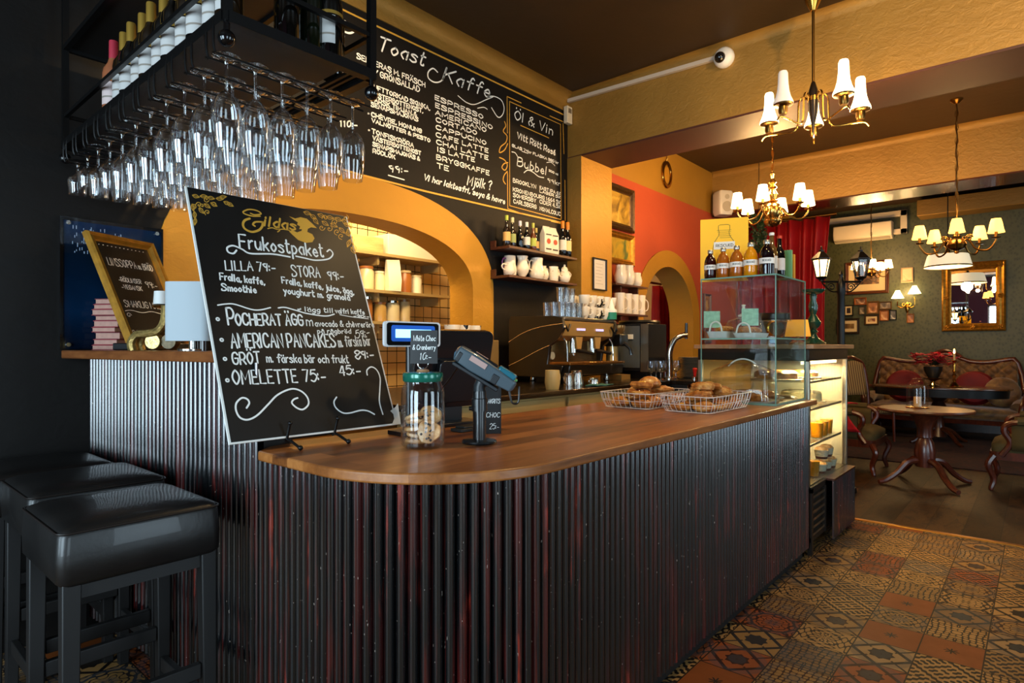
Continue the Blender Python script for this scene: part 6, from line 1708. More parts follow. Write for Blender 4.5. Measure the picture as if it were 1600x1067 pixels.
# ---- modern chandelier in the front room
c1 = thing('chandelier', 'brass chandelier with five tall tapered opal glass shades, nearest the menu wall', 'chandelier', (4.05, 1.06, 2.68))
b = MB(); b.lathe([(0, .808), (.05, .805), (.06, .76), (.045, .7), (.016, .64), (0, .64)], 24); b.ob('canopy', BRASS, c1)
b = MB(); b.cyl((0, 0, .2), (0, 0, .66), .008); b.ob('rod', DBRASS, c1)
b = MB(); b.lathe([(0, -.13), (.004, -.13), (.01, -.06), (.026, .02), (.03, .09)], 20); b.lathe([(.03, .105), (.026, .15), (.012, .2), (0, .21)], 20); b.ob('body', M_('#2a2018', .25, .4), c1)
b = MB(); b.lathe([(.0, .085), (.033, .085), (.033, .112), (0, .112)], 20); b.ob('brass_collar', BRASS, c1)
for k in range(5):
    a = disc_angle(R(-27 + 72*k)); d = Vector((math.cos(a), math.sin(a), 0)); s_ = Vector((-d.y, d.x, 0))
    b = MB()
    b.tube(cr([d*.03 + Vector((0,0,.1)), d*.06 + Vector((0,0,.125)), d*.085 + Vector((0,0,.1)), d*.09 + Vector((0,0,.0)), d*.1 + Vector((0,0,-.06)), d*.14 + Vector((0,0,-.075)), d*.26 + Vector((0,0,-.06)), d*.3 + Vector((0,0,-.063)), d*.32 + Vector((0,0,-.085))], 5), .0055, 8)
    b.ob('arm', BRASS, c1)
    b = MB(); b.lathe([(0, -.045), (.02, -.045), (.026, -.03), (.026, .0), (.052, .008), (.056, .016), (0, .02)], 22, d*.27, wav=None); cu = b.ob('socket_cup', DBRASS, c1)
    b = MB(); b.lathe([(.058, .017), (.056, .03), (.043, .06), (.034, .095), (.029, .14), (.027, .2), (.022, .212), (0, .216)], 24, d*.27); b.ob('glass_shade', OPAL if k == 2 else SHADE_W, c1)
    if k != 2: point('chandelier_bulb_light', Vector(c1.location) + d*.27 + Vector((0, 0, -.1)), 9, WARM2, .035)
# ---- a branched chandelier with fabric shades
def branched(label, loc, ztop, n, r, off, shade, metal, body, sh=(.035, .06, .125), scallop=0, power=8, chain=True, droop=.06, lift=.0):
    o = thing('chandelier', label, 'chandelier', loc)
    x, y, z = loc
    b = MB(); b.lathe([(0, 0), (.05, 0), (.05, -.012), (.02, -.04), (0, -.045)], 20, (0, 0, ztop - z)); b.ob('canopy', metal, o)
    b = MB(); L = ztop - z - .04; z0 = body[-1][1]
    if chain:
        n_ = max(4, int((L - z0)/.06))
        b.tube([(0.004*math.sin(i*2.1), .004*math.cos(i*1.7), z0 + (L - z0)*i/n_) for i in range(n_+1)], .006, 6)
        for i in range(n_):
            zc = z0 + (L - z0)*(i + .5)/n_; q = (L - z0)/n_*.55
            b.tube([(((.011*math.cos(t)) if i % 2 else 0), (0 if i % 2 else .011*math.cos(t)), zc + q*math.sin(t)) for t in [2*PI*k/10 for k in range(10)]], .0025, 5, True)
    else: b.cyl((0, 0, z0), (0, 0, L), .006)
    b.ob('chain' if chain else 'rod', metal, o)
    b = MB(); b.lathe(body, 24); b.ob('body', metal, o)
    for k in range(n):
        a = disc_angle(R(off + 360/n*k)); d = Vector((math.cos(a), math.sin(a), 0))
        b = MB(); b.tube(cr([d*.04, d*r*.3 + Vector((0,0,.02)), d*r*.5 + Vector((0,0,-droop)), d*r*.8 + Vector((0,0,-droop*1.3)), d*r*.98 + Vector((0,0,-droop*.4)), d*r + Vector((0,0,.01))], 5), .008, 8)
        if scallop: b.tube([d*(r*.32 + .03*math.cos(t)*(1 - t/14)) + Vector((0,0,.035 + .03*math.sin(t)*(1 - t/14))) for t in [.5*q for q in range(20)]], .005, 6)
        b.ob('arm', metal, o)
        b = MB(); b.lathe([(0, 0), (.03, .004), (.034, .012), (.012, .016), (.012, .06), (0, .06)], 16, d*r + Vector((0,0,lift))); b.ob('candle_cup', metal, o)
        b = MB()
        if scallop: 
            b.lathe([(sh[1], .05), (sh[1]*.88, .075), (sh[0]*1.3, .05 + sh[2]*.7), (sh[0], .05 + sh[2])], 30, d*r + Vector((0,0,lift)), None, False, False, wav=lambda a_, zz: (.05*math.cos(6*a_)))
        else: b.lathe([(sh[1], .04), (sh[0], .04 + sh[2])], 40, d*r + Vector((0,0,lift)), None, False, False, wav=lambda a_, zz: .025*math.sin(20*a_))
        b.ob('fabric_shade', shade, o, solid=.002)
    if power:
        for k in range(3):
            a = R(120*k); point('chandelier_bulb_light', (x + .12*math.cos(a), y + .12*math.sin(a), z + .24), power, WARM, .06)
    return o
orn = [(0, -.15), (.04, -.14), (.07, -.11), (.075, -.09), (.05, -.07), (.075, -.03), (.08, .02), (.06, .06), (.03, .075), (.05, .09), (.03, .105), (.045, .15), (.02, .2), (.04, .215), (.015, .24), (.035, .26), (.012, .3), (.025, .34), (0, .37)]
branched('ornate brass chandelier with white pleated shades, above the glass case with bottles', (5.80, 1.865, 2.50), 3.49, 6, .31, 22, SHADE_P, M_('#c39a55', .2, 1.0, var=.3, scale=30), orn, (.036, .058, .135), 0, 42)
ball_ = [(0, -.1), (.02, -.09), (.016, -.07), (.06, -.05), (.075, -.015), (.06, .02), (.025, .04), (.035, .06), (.02, .08), (.03, .12), (.012, .15), (0, .16)]
branched('bronze chandelier with amber scalloped shades in the lounge, above the round table', (6.794, .576, 2.19), 3.49, 5, .29, 0, SHADE_A, DBRASS, ball_, (.034, .062, .12), 1, 9, droop=.07)
branched('small chandelier with round white shades by the far green wall', (10.3, 1.9, 2.36), 3.49, 5, .22, 10, SHADE_P, DBRASS, ball_, (.04, .062, .12), 0, 12)
# ---- white pendant over the far table
pd = thing('pendant_lamp', 'wide white drum pendant lamp hanging in front of the gilt mirror', 'pendant lamp', (9.8, .926, 2.30))
b = MB(); b.lathe([(.265, 0), (.26, .012), (.225, .15), (.22, .158)], 40, cap0=False, cap1=False); b.ob('shade', M_('#f0dfba', .5, emit=.75), pd, solid=.004)
b = MB(); b.lathe([(.266, -.003), (.268, .006), (.262, .015)], 40, cap0=False, cap1=False); b.ob('rim', BRASS, pd)
b = MB(); b.lathe([(0, .158), (.222, .158), (.222, .162), (.03, .17), (.022, .26), (.045, .28), (.04, .3), (.018, .36), (.03, .39), (0, .4)], 26); b.ob('brass_cap', BRASS, pd)
b = MB(); b.cyl((0, 0, .4), (0, 0, 1.19), .006); b.ob('cord', BLK, pd)
point('pendant_bulb_light', (9.8, .926, 2.25), 14, WARM2, .08)
# ---- street lantern post
lp = thing('lantern_post', 'black street lantern post with two lanterns behind the display fridge', 'lantern post', (5.86, 1.31, 0))
b = MB(); b.lathe([(0, 0), (.12, 0), (.12, .04), (.07, .08), (.05, .25), (.033, .3), (.03, 1.2), (.036, 1.22), (.03, 1.24), (.028, 1.7), (.036, 1.72), (.034, 1.8), (.02, 1.83), (.014, 1.86), (.02, 1.88), (0, 1.92)], 20); b.ob('post', BLACKM, lp)
b = MB(); b.tube([RT*-.17 + Vector((0,0,1.815)), RT*.17 + Vector((0,0,1.815))], .009, 8)
for s_ in (-1, 1):
    b.tube([RT*(s_*(.085 + .035*(1 - t/11)*math.cos(t))) + Vector((0,0,1.77 + .035*(1 - t/11)*math.sin(t))) for t in [.45*q for q in range(22)]], .005, 6)
    b.tube(cr([RT*s_*.03 + Vector((0,0,1.73)), RT*s_*.09 + Vector((0,0,1.735)), RT*s_*.165 + Vector((0,0,1.805))], 5), .006, 6)
b.ob('scroll_arms', BLACKM, lp)
for s_, lit in ((-1, True), (1, False)):
    c = RT*(s_*.17) + Vector((0, 0, 1.82))
    b = MB()
    for k in range(6):
        a = PI/3*k; p = Vector((math.cos(a), math.sin(a), 0)); p2 = Vector((math.cos(a + PI/3), math.sin(a + PI/3), 0))
        b.tube([c + p*.042 + Vector((0,0,.035)), c + p*.072 + Vector((0,0,.185))], .005, 5); b.tube([c + p*.042 + Vector((0,0,.035)), c + p2*.042 + Vector((0,0,.035))], .005, 5); b.tube([c + p*.072 + Vector((0,0,.185)), c + p2*.072 + Vector((0,0,.185))], .005, 5)
    b.lathe([(.085, .185), (.085, .195), (.03, .25), (.022, .255), (.022, .27), (.008, .275), (.006, .3), (0, .305)], 6, c); b.lathe([(0, 0), (.02, 0), (.02, .01), (.045, .03), (0, .032)], 12, c)
    lt = b.ob('lantern', BLACKM, lp, smooth=False)
    b = MB(); b.lathe([(.04, .036), (.069, .184)], 6, c, cap0=False, cap1=False); b.ob('lantern_glass', M_('#ffcf86', .5, emit=5) if lit else GLASS, lt, smooth=False)
    b = MB(); b.lathe([(0, .05), (.02, .05), (.026, .09), (.022, .13), (0, .15)], 14, c); b.ob('bulb', M_('#ffc060', .5, emit=40) if lit else M_('#5a4a34', .3), lt)
point('lantern_bulb_light', Vector((5.86, 1.31, 1.93)) - RT*.17, 3, WARM, .03)

# ================================================================ green wall: pictures, sconce, mirror, air conditioner
def rect(px0, px1, py0, py1, X=11.19):
    a = at(px0, py1, X=X); c = at(px1, py0, X=X)
    a2 = at(px0, py0, X=X)
    return a, a.y - c.y, a2.z - a.z
WF = M_('#5a2c12', .4); GF = M_('#a9752c', .35, .5, var=.2)
port = lambda: sketch('#1c1008', '#7a5030', '#d9b48a', 5)
items = [('gilt_painting', 'large framed painting of a crowd on the green wall, behind the lantern post', (1321, 1389, 411, 461), WF, sketch('#1c0f06', '#6b4520', '#c08a48', 9, 2), True),
 ('framed_drawing', 'pale framed drawing on the green wall, above the wall sconce', (1408, 1427, 419, 442), M_('#d0b088', .5), sketch('#c89a6c', '#d9b084', '#b57a4c', 5), False),
 ('framed_portrait', 'small orange framed portrait at the top of the picture group', (1335, 1354, 465.5, 477), M_('#a85c20', .4), port(), False),
 ('framed_print', 'cream framed print at the left of the picture group, beside the lantern post', (1319, 1333.5, 477, 494), M_('#1c130c', .4), M_('#2a180c', .5), True),
 ('framed_photo', 'tiny framed photo left of the woman portrait', (1342.5, 1352, 479, 491.5), M_('#5c4a2c', .4), sketch('#1a120c', '#8a7a60', '#e0cfa8', 8), False),
 ('framed_portrait', 'framed portrait of a woman in the middle of the picture group', (1354.5, 1373.5, 471, 491), M_('#7a5426', .4), sketch('#3a1c10', '#b0703c', '#e8c89a', 6), False),
 ('framed_photo', 'brown framed landscape photo at the right of the woman portrait', (1373.5, 1393.5, 471.5, 484), M_('#6a4a22', .4), sketch('#2a2018', '#6a5a48', '#a8937a', 7), False),
 ('framed_photo', 'wooden frame with two small photos, below the landscape photo', (1374.5, 1389, 485, 501.5), M_('#9a5a26', .4), sketch('#8a5024', '#b87c44', '#e0c8a0', 6), False),
 ('framed_photo', 'black framed photo at the right end of the picture group', (1390, 1401, 484.5, 500), M_('#14110f', .4), sketch('#15130f', '#6a6660', '#e8e4d8', 8), False),
 ('framed_print', 'framed print of a dark animal head at the bottom of the picture group', (1351, 1373, 492.5, 508), M_('#4a3018', .4), sketch('#140e0a', '#8a4a24', '#e2c894', 4), True),
 ('framed_print', 'wide cream framed landscape print below the lantern post arms', (1308, 1343, 498, 522), M_('#2c1c10', .4), sketch('#3a2410', '#8a6430', '#c8a058', 4), True),
 ('framed_portrait', 'small framed portrait on the green wall, below the wall sconce', (1417, 1428.5, 490.5, 504.5), M_('#b07838', .4), sketch('#3a1c0c', '#9a5c2c', '#d09a5c', 6), False)]
for nm, lb, (x0, x1, y0, y1), fm, cm, mt in items:
    p, w_, h_ = rect(x0, x1, y0, y1)
    picture(nm, lb, p, w_, h_, min(.05, .14*min(w_, h_)), .03, 'x', fm, cm, 'picture', None, M_('#dcc089', .6) if mt else None)
# mirror
p, w_, h_ = rect(1472, 1572, 413.5, 518)
mi = thing('gilt_mirror', 'large mirror in a carved gilt frame on the green wall above the sofa', 'mirror', p, R(-90))
b = MB(); frame(b, 0, w_, 0, h_, .115, .06); b.ob('gilt_frame', GILT, mi, smooth=False)
b = MB()
for x, z in ((.06, .06), (w_-.06, .06), (.06, h_-.06), (w_-.06, h_-.06), (w_/2, .06), (w_/2, h_-.06), (.06, h_/2), (w_-.06, h_/2)):
    for k in range(5):
        a = 2*PI*k/5; b.ball((x + .022*math.cos(a), -.05, z + .022*math.sin(a)), .016, 8)
    b.ball((x, -.054, z), .014, 8)
b.ob('carved_ornaments', GILT, mi)
b = MB(); b.box(.1, w_-.1, -.016, -.012, .1, h_-.1); b.ob('glass', M_('#e8e8e8', .01, 1.0), mi)
# sconce
sp = at(1417, 478, X=11.15)
sc_ = thing('wall_sconce', 'two-armed brass sconce with small white shades on the green wall', 'wall lamp', sp)
b = MB(); b.ball((.03, 0, -.02), .03, 12, (.6, 1, 3)); b.ob('backplate', BRASS, sc_)
for s_, dz in ((-1, .08), (1, .2)):
    y = -s_*.11*1.0
    b = MB(); b.tube(cr([(.02, 0, 0), (-.06, y*.5, -.03), (-.08, y, .0), (-.08, y, dz*.5 + .03)], 5), .008); b.tube([(-.02 + .01*math.sin(t), y*.35 + .02*math.cos(t), .02 + .025*math.sin(t)) for t in [.5*q for q in range(14)]], .006); b.ob('arm', BRASS, sc_)
    b = MB(); b.lathe([(.085, 0), (.07, .03), (.035, .1), (.028, .12)], 24, (-.08, y, dz*.5 + .08), None, False, False); b.ob('shade', M_('#ffdf9a', .6, emit=7), sc_, solid=.002)
point('sconce_bulb_light', (sp.x - .12, sp.y, sp.z + .22), 5, WARM2, .04)
# air conditioner
a0, w_, h_ = rect(1306.5, 1396.5, 357, 383, 11.18)
ac = thing('air_conditioner', 'white wall air conditioner high on the green wall', 'air conditioner', a0, R(-90))
b = MB(); b.rings([[Vector((x, y, z)) for y, z in ((0, .02), (-.08, 0), (-.19, .05), (-.21, .12), (-.2, h_ - .01), (-.16, h_), (0, h_))] for x in (0, w_)]); b.ob('housing', M_('#dccbab', .35), ac, bevel=.01)
b = MB(); b.box(.03, w_ - .03, -.18, -.1, .012, .025, Matrix.Translation((0, 0, .0))); b.ob('air_flap', M_('#b8a88c', .4), ac)
b = MB()
za, zb = at(1266, 357, X=11.16), at(1418, 344, X=11.16)
b.box(11.12, 11.199, zb.y, za.y, a0.z + h_ + .07, a0.z + h_ + .16)
b.box(11.12, 11.199, zb.y, zb.y + .09, a0.z + .07, a0.z + h_ + .16); b.box(11.12, 11.199, zb.y, a0.y - w_ - .005, a0.z + .07, a0.z + .15)
tag(b.ob('pipe_cover', M_('#d0bfa0', .4), bevel=.006), 'white pipe cover running along the green wall above the air conditioner', 'pipe cover')
# curtain and garland
def cloth(fn, nu, nv, name, mat, parent=None, solid=.006):
    b = MB(); b.grid(fn, nu, nv); return b.ob(name, mat, parent, ang=80, solid=solid)
CUR = M_('#8f0f14', .55, 0, 0, .3, var=.15, scale=4)
cu = thing('red_curtain', 'long red curtain hanging beside the beam, behind the glass case', 'curtain', (0, 0, 0))
def curt(u, v):
    y = 3.14 - 1.17*u
    pull = (1 - v)*(v)*.35*max(0, u-.55)*2
    return Vector((8.28 + .06*math.sin(u*46 + v*1.5) + .03*math.sin(u*19), y + pull, .02 + 2.85*v))
cloth(curt, 110, 14, 'cloth', CUR, cu)
b = MB(); b.cyl((8.28, 1.9, 2.89), (8.28, 3.19, 2.89), .02); b.ob('rod', DBRASS, cu)
c2 = thing('red_curtain', 'dark red curtain hanging inside the small arch', 'curtain', (0, 0, 0))
def curt2(u, v):
    x = 7.22 + .6*u + .12*(1 - v)*(u - .5)
    return Vector((x, 3.8 + .05*math.sin(u*34 + v*2), .05 + 2.0*v))
cloth(curt2, 60, 12, 'cloth', CUR, c2)
b = MB(); b.cyl((6.6, 3.8, 2.08), (7.95, 3.8, 2.08), .015); b.ob('rod', DBRASS, c2)
hs = thing('hall_sideboard', 'pale cupboard standing in the hall beyond the small arch', 'cupboard', (0, 0, 0))
b = MB(); b.box(5.9, 7.2, 4.3, 4.7, 0, 1.15); b.ob('body', M_('#b89a66', .5), hs, bevel=.004)
for i in range(3):
    b = MB(); b.box(5.93 + i*.42, 6.32 + i*.42, 4.28, 4.3, .05, 1.1); b.ob('door', M_('#c8ac78', .5), hs, bevel=.003)
rng = random.Random(9)
b = MB()
q = at(1186, 340, X=7.55)
for k in range(260):
    t = rng.random(); c = Vector((q.x + (rng.random()-.5)*.08, q.y + (rng.random()-.5)*.16, q.z + .05 - t*.48))
    d = Vector((rng.random()-.5, rng.random()-.5, rng.random()-.7)).normalized()*.05
    s_ = d.cross(Vector((rng.random(), rng.random(), 1))).normalized()*.012
    b.quad(c - d, c + s_, c + d, c - s_)
for k in range(14): b.ball((q.x - .05, q.y + (rng.random()-.5)*.12, q.z - rng.random()*.4), .014, 8)
ga = thing('garland', 'green hanging garland with dark berries between the yellow card and the red curtain', 'garland', (q.x, q.y, q.z - .43))
off = Matrix.Translation(-Vector(ga.location))
b.bm.transform(off); b.ob('foliage', M_('#1c3314', .6, var=.5, scale=30), ga, smooth=False)['kind'] = 'stuff'
b = MB(); b.cyl((q.x, q.y, q.z), (q.x, q.y, 3.489), .003); b.bm.transform(off); b.ob('cord', BLK, ga)

# ================================================================ lounge furniture
VELV = M_('#4a3a1c', .75, 0, 0, .3, var=.2, scale=12)
OLIVE = M_('#4a3f22', .8, 0, 0, .3, var=.15, scale=6)
def tufted():
    m = NT('tufted_gold_velvet'); tc = m.n('ShaderNodeTexCoord'); sp_ = m.n('ShaderNodeSeparateXYZ'); m.l(tc.outputs['Object'], sp_.inputs[0])
    f = m.noise(8, 3, None, .5, 1)
    m.col(m.ramp(f, [(.3, '#4a2f12'), (.55, '#6f4a1e'), (.75, '#8f6a2e')])); m.set(Roughness=.6); m.p.inputs['Sheen Weight'].default_value = .4; return m.m
TUFT = tufted()
sf = thing('sofa', 'antique sofa with a carved wooden frame and tufted gold back under the mirror', 'sofa', (10.35, 1.06, 0), R(-90))
# local: x along the sofa (to the right as seen), -y to the room, +y to the wall
SWd = .86
def backtop(x):
    t = x/SWd
    return 1.06 + .03*math.cos(t*PI*2) - (.22 if abs(t) > .93 else 0)*((abs(t)-.93)/.07 if abs(t) > .93 else 0) + .06*max(0, 1 - abs(t)*3.2)
def bk_(u, v):
    x = (u - .5)*2*SWd*.95; z0 = .44; z1 = backtop(x) - .03
    z = z0 + (z1 - z0)*v
    tz_ = .05*abs(math.sin(PI*(x*7 + z*7)))*abs(math.sin(PI*(x*7 - z*7)))**.8
    return Vector((x, .42 + .12*v - tz_ , z))
b = MB(); b.grid(bk_, 90, 30); b.ob('tufted_back', TUFT, sf, ang=80, solid=.03)
b = MB(); pts = [Vector(((i/40-.5)*2*SWd, .52, backtop((i/40-.5)*2*SWd))) for i in range(41)]
b.tube([Vector((-SWd, .44, .42)), Vector((-SWd*1.03, .47, .7))] + pts + [Vector((SWd*1.03, .47, .7)), Vector((SWd, .44, .42))], .032, 10); b.ob('back_frame', CHAIRW, sf)
b = MB(); b.tube(cr([(-.2, .5, 1.1), (-.1, .5, 1.17), (0, .5, 1.2), (.1, .5, 1.17), (.2, .5, 1.1)], 5), .025, 8); b.ob('crest', CHAIRW, sf)
b = MB(); b.rings([rrect(SWd*.97, .42, .08, .3), rrect(SWd, .45, .1, .36), rrect(SWd, .45, .1, .41), rrect(SWd*.9, .36, .1, .45)]); b.ob('seat', TUFT, sf, ang=80)
b = MB(); b.rings([rrect(SWd*.99, .44, .08, .24), rrect(SWd*1.01, .46, .1, .3)]); b.ob('seat_rail', CHAIRW, sf)
for s_ in (-1, 1):
    b = MB(); b.tube(cr([(s_*SWd, .44, .62), (s_*(SWd + .05), .2, .66), (s_*(SWd + .06), -.2, .62), (s_*(SWd + .02), -.4, .5), (s_*SWd, -.42, .3)], 5), .03, 10); b.ob('arm', CHAIRW, sf)
    b = MB(); b.tube(cr([(s_*SWd*.95, .42, .5), (s_*SWd, .1, .52), (s_*SWd*.97, -.3, .46)], 4), .075, 10); b.ob('arm_pad', TUFT, sf)
    for y in (-.38, .38):
        b = MB(); b.tube(cr([(s_*SWd*.93, y, .28), (s_*SWd*.97, y*1.08, .2), (s_*SWd*.93, y, .08), (s_*SWd*.95, y*1.02, .0)], 4), .03, 8, rf=lambda t: 1 - .4*t); b.ob('leg', CHAIRW, sf)
RCUSH = M_('#6f0f14', .6, 0, 0, .3, var=.2, scale=5)
for i, (px_, nm) in enumerate(((1412, 'round red pleated cushion at the left on the sofa'), (1522, 'round red pleated cushion at the right on the sofa'))):
    q = at(px_, 600, X=10.3)
    b = MB(); b.lathe([(0, -.07), (.04, -.06), (.1, -.085), (.2, -.07), (.235, 0), (.2, .07), (.1, .085), (.04, .06), (0, .07)], 60, M=Matrix.Rotation(R(90), 4, 'Y') , wav=lambda a, z: .02*math.sin(30*a))
    o = b.ob('round_cushion', RCUSH, loc=(10.36, q.y, .69), rot=(0, R(14), 0)); tag(o, nm, 'cushion', 'red cushions on the sofa')
b = MB(); b.ball((0, 0, 0), .2, 20, (.4, 1, 1)); o = b.ob('square_cushion', TUFT, loc=(10.26, .38, .655), rot=(0, .2, .3)); tag(o, 'golden brown cushion at the right end of the sofa', 'cushion')
# oval table
ot = thing('oval_table', 'dark oval table with a black edge in front of the sofa', 'table', (9.55, 1.0, 0))
b = MB()
def oval(a, c, z, n=48): return [(a*math.cos(2*PI*k/n), c*math.sin(2*PI*k/n), z) for k in range(n)]
b.rings([oval(.40, .73, .715), oval(.42, .75, .722), oval(.42, .75, .738), oval(.4, .73, .742)]); b.ob('top', wood('oval_table_top', '#2a1408', '#5a3314', '#7a4c22', 1, 1.2, .18, .5), ot)
b = MB(); b.rings([oval(.385, .71, .62), oval(.39, .72, .714)]); b.ob('apron', BLK, ot)
b = MB(); b.lathe([(0, .1), (.1, .1), (.07, .2), (.05, .35), (.1, .45), (.06, .55), (.12, .62), (0, .62)], 20); b.ob('pedestal', DARKW, ot)
for k in range(4):
    a = PI/4 + PI/2*k; d = Vector((math.cos(a), math.sin(a), 0))
    b = MB(); b.tube(cr([d*.05 + Vector((0,0,.2)), d*.18 + Vector((0,0,.16)), d*.3 + Vector((0,0,.06)), d*.38 + Vector((0,0,.025))], 5), .03, 8, rf=lambda t: 1 - .3*t); b.ob('leg', DARKW, ot)
TB = .7425
def onT(px_, X): return at(px_, 600, X=X)
q = onT(1457, 9.5)
pb = thing('poinsettia', 'red poinsettia in a dark footed pot on the oval table', 'potted plant', (9.55, q.y, TB))
b = MB(); b.lathe([(0, 0), (.07, 0), (.075, .01), (.025, .03), (.02, .06), (.06, .08), (.11, .1), (.115, .11), (.06, .105), (0, .1)], 24); b.ob('footed_bowl', DBRASS, pb)
b = MB(); b.lathe([(0, .108), (.06, .108), (.1, .2), (.105, .25), (.095, .25), (.05, .12), (0, .2)], 24); b.ob('pot', M_('#1c1a14', .4), pb)
b = MB()
rng = random.Random(4)
for k in range(70):
    cx_, cy_, cz_ = (rng.random()-.5)*.34, (rng.random()-.5)*.46, .27 + rng.random()*.15
    for j in range(6):
        a = 2*PI*j/6 + rng.random(); L = .06 + .025*rng.random()
        d = Vector((math.cos(a), math.sin(a), rng.random()*.5 - .1))*L; s_ = Vector((-d.y, d.x, 0)).normalized()*.024; c = Vector((cx_, cy_, cz_))
        b.quad(c, c + d*.5 + s_, c + d, c + d*.5 - s_)
b.ob('red_leaves', M_('#d0183a', .5), pb, smooth=False)
b = MB()
for k in range(30):
    a = rng.random()*6.28; L = .05 + rng.random()*.08; d = Vector((math.cos(a), math.sin(a), .2 + rng.random()))*L; s_ = Vector((-d.y, d.x, 0)).normalized()*.02; c = Vector((0, 0, .25))
    b.quad(c + d*.4, c + d*.8 + s_, c + d*1.2, c + d*.8 - s_)
b.ob('green_leaves', M_('#24301a', .6), pb, smooth=False)
tlg = thing('tea_light', 'small lit tea light in front of the poinsettia bowl', 'candle', (9.3, onT(1457, 9.3).y, TB))
b = MB(); b.lathe([(0, 0), (.025, 0), (.027, .03), (.02, .03), (0, .02)], 16); b.ob('holder', DBRASS, tlg)
b = MB(); b.lathe([(0, .025), (.006, .03), (.004, .045), (0, .055)], 10); b.ob('flame', M_('#ffb050', .5, emit=30), tlg)
q = onT(1491, 9.4)
ch = thing('brass_candlestick', 'tall brass candlestick with a lit candle on the oval table', 'candlestick', (9.4, q.y, TB))
b = MB(); b.lathe([(0, 0), (.075, 0), (.08, .008), (.05, .02), (.03, .05), (.012, .07), (.02, .09), (.01, .11), (.024, .15), (.01, .18), (.02, .2), (.01, .24), (.018, .28), (.01, .31), (.028, .33), (.02, .34), (0, .34)], 24); b.ob('stem', BRASS, ch)
b = MB(); b.cyl((0, 0, .34), (0, 0, .42), .012, n=14); b.ob('candle', M_('#d8b070', .5), ch)
b = MB(); b.lathe([(0, .422), (.011, .435), (.009, .455), (0, .485)], 12); b.ob('flame', M_('#ffb050', .5, emit=60), ch)
point('candle_flame_light', (9.4, q.y, TB + .47), 2.2, (1, .5, .15), .02)
# round table
rt = thing('round_table', 'round mahogany pedestal table in the lounge with a glass dome on it', 'table', (6.66, .80, 0))
b = MB(); b.lathe([(0, .655), (.33, .655), (.37, .665), (.375, .675), (.37, .688), (0, .69)], 48); b.ob('top', wood('round_table_top', '#2c1206', '#54270f', '#753c1a', 0, 1.2, .35, .2), rt)
b = MB(); b.lathe([(0, .16), (.075, .16), (.08, .22), (.085, .3), (.07, .38), (.05, .42), (.065, .43), (.06, .5), (.085, .58), (.14, .655), (0, .655)], 26); b.ob('pedestal', CHAIRW, rt)
for k in range(4):
    a = R(41 + 180) + PI/2*k; d = Vector((math.cos(a), math.sin(a), 0)); s_ = Vector((-d.y, d.x, 0))
    P = cr([d*.05 + Vector((0,0,.22)), d*.16 + Vector((0,0,.2)), d*.26 + Vector((0,0,.1)), d*.36 + Vector((0,0,.035)), d*.42 + Vector((0,0,.022))], 5)
    b = MB(); b.tube(P, .032, 8, rf=lambda t: 1 - .35*t); b.ob('leg', CHAIRW, rt)
gd = thing('glass_dome', 'glass dome with a candle on the round table', 'glass dome', (6.68, .86, .691))
b = MB(); b.lathe([(.085, .0), (.085, .18), (.075, .23), (.045, .262), (0, .272)], 30, cap0=False); b.ob('dome', GLASS, gd)
b = MB(); b.lathe([(0, 0), (.09, 0), (.095, .008), (.08, .012), (0, .012)], 30); b.ob('brass_foot', BRASS, gd)
b = MB(); b.cyl((0, 0, .012), (0, 0, .1), .03, n=18); b.ob('candle', M_('#c9a26a', .5), gd)
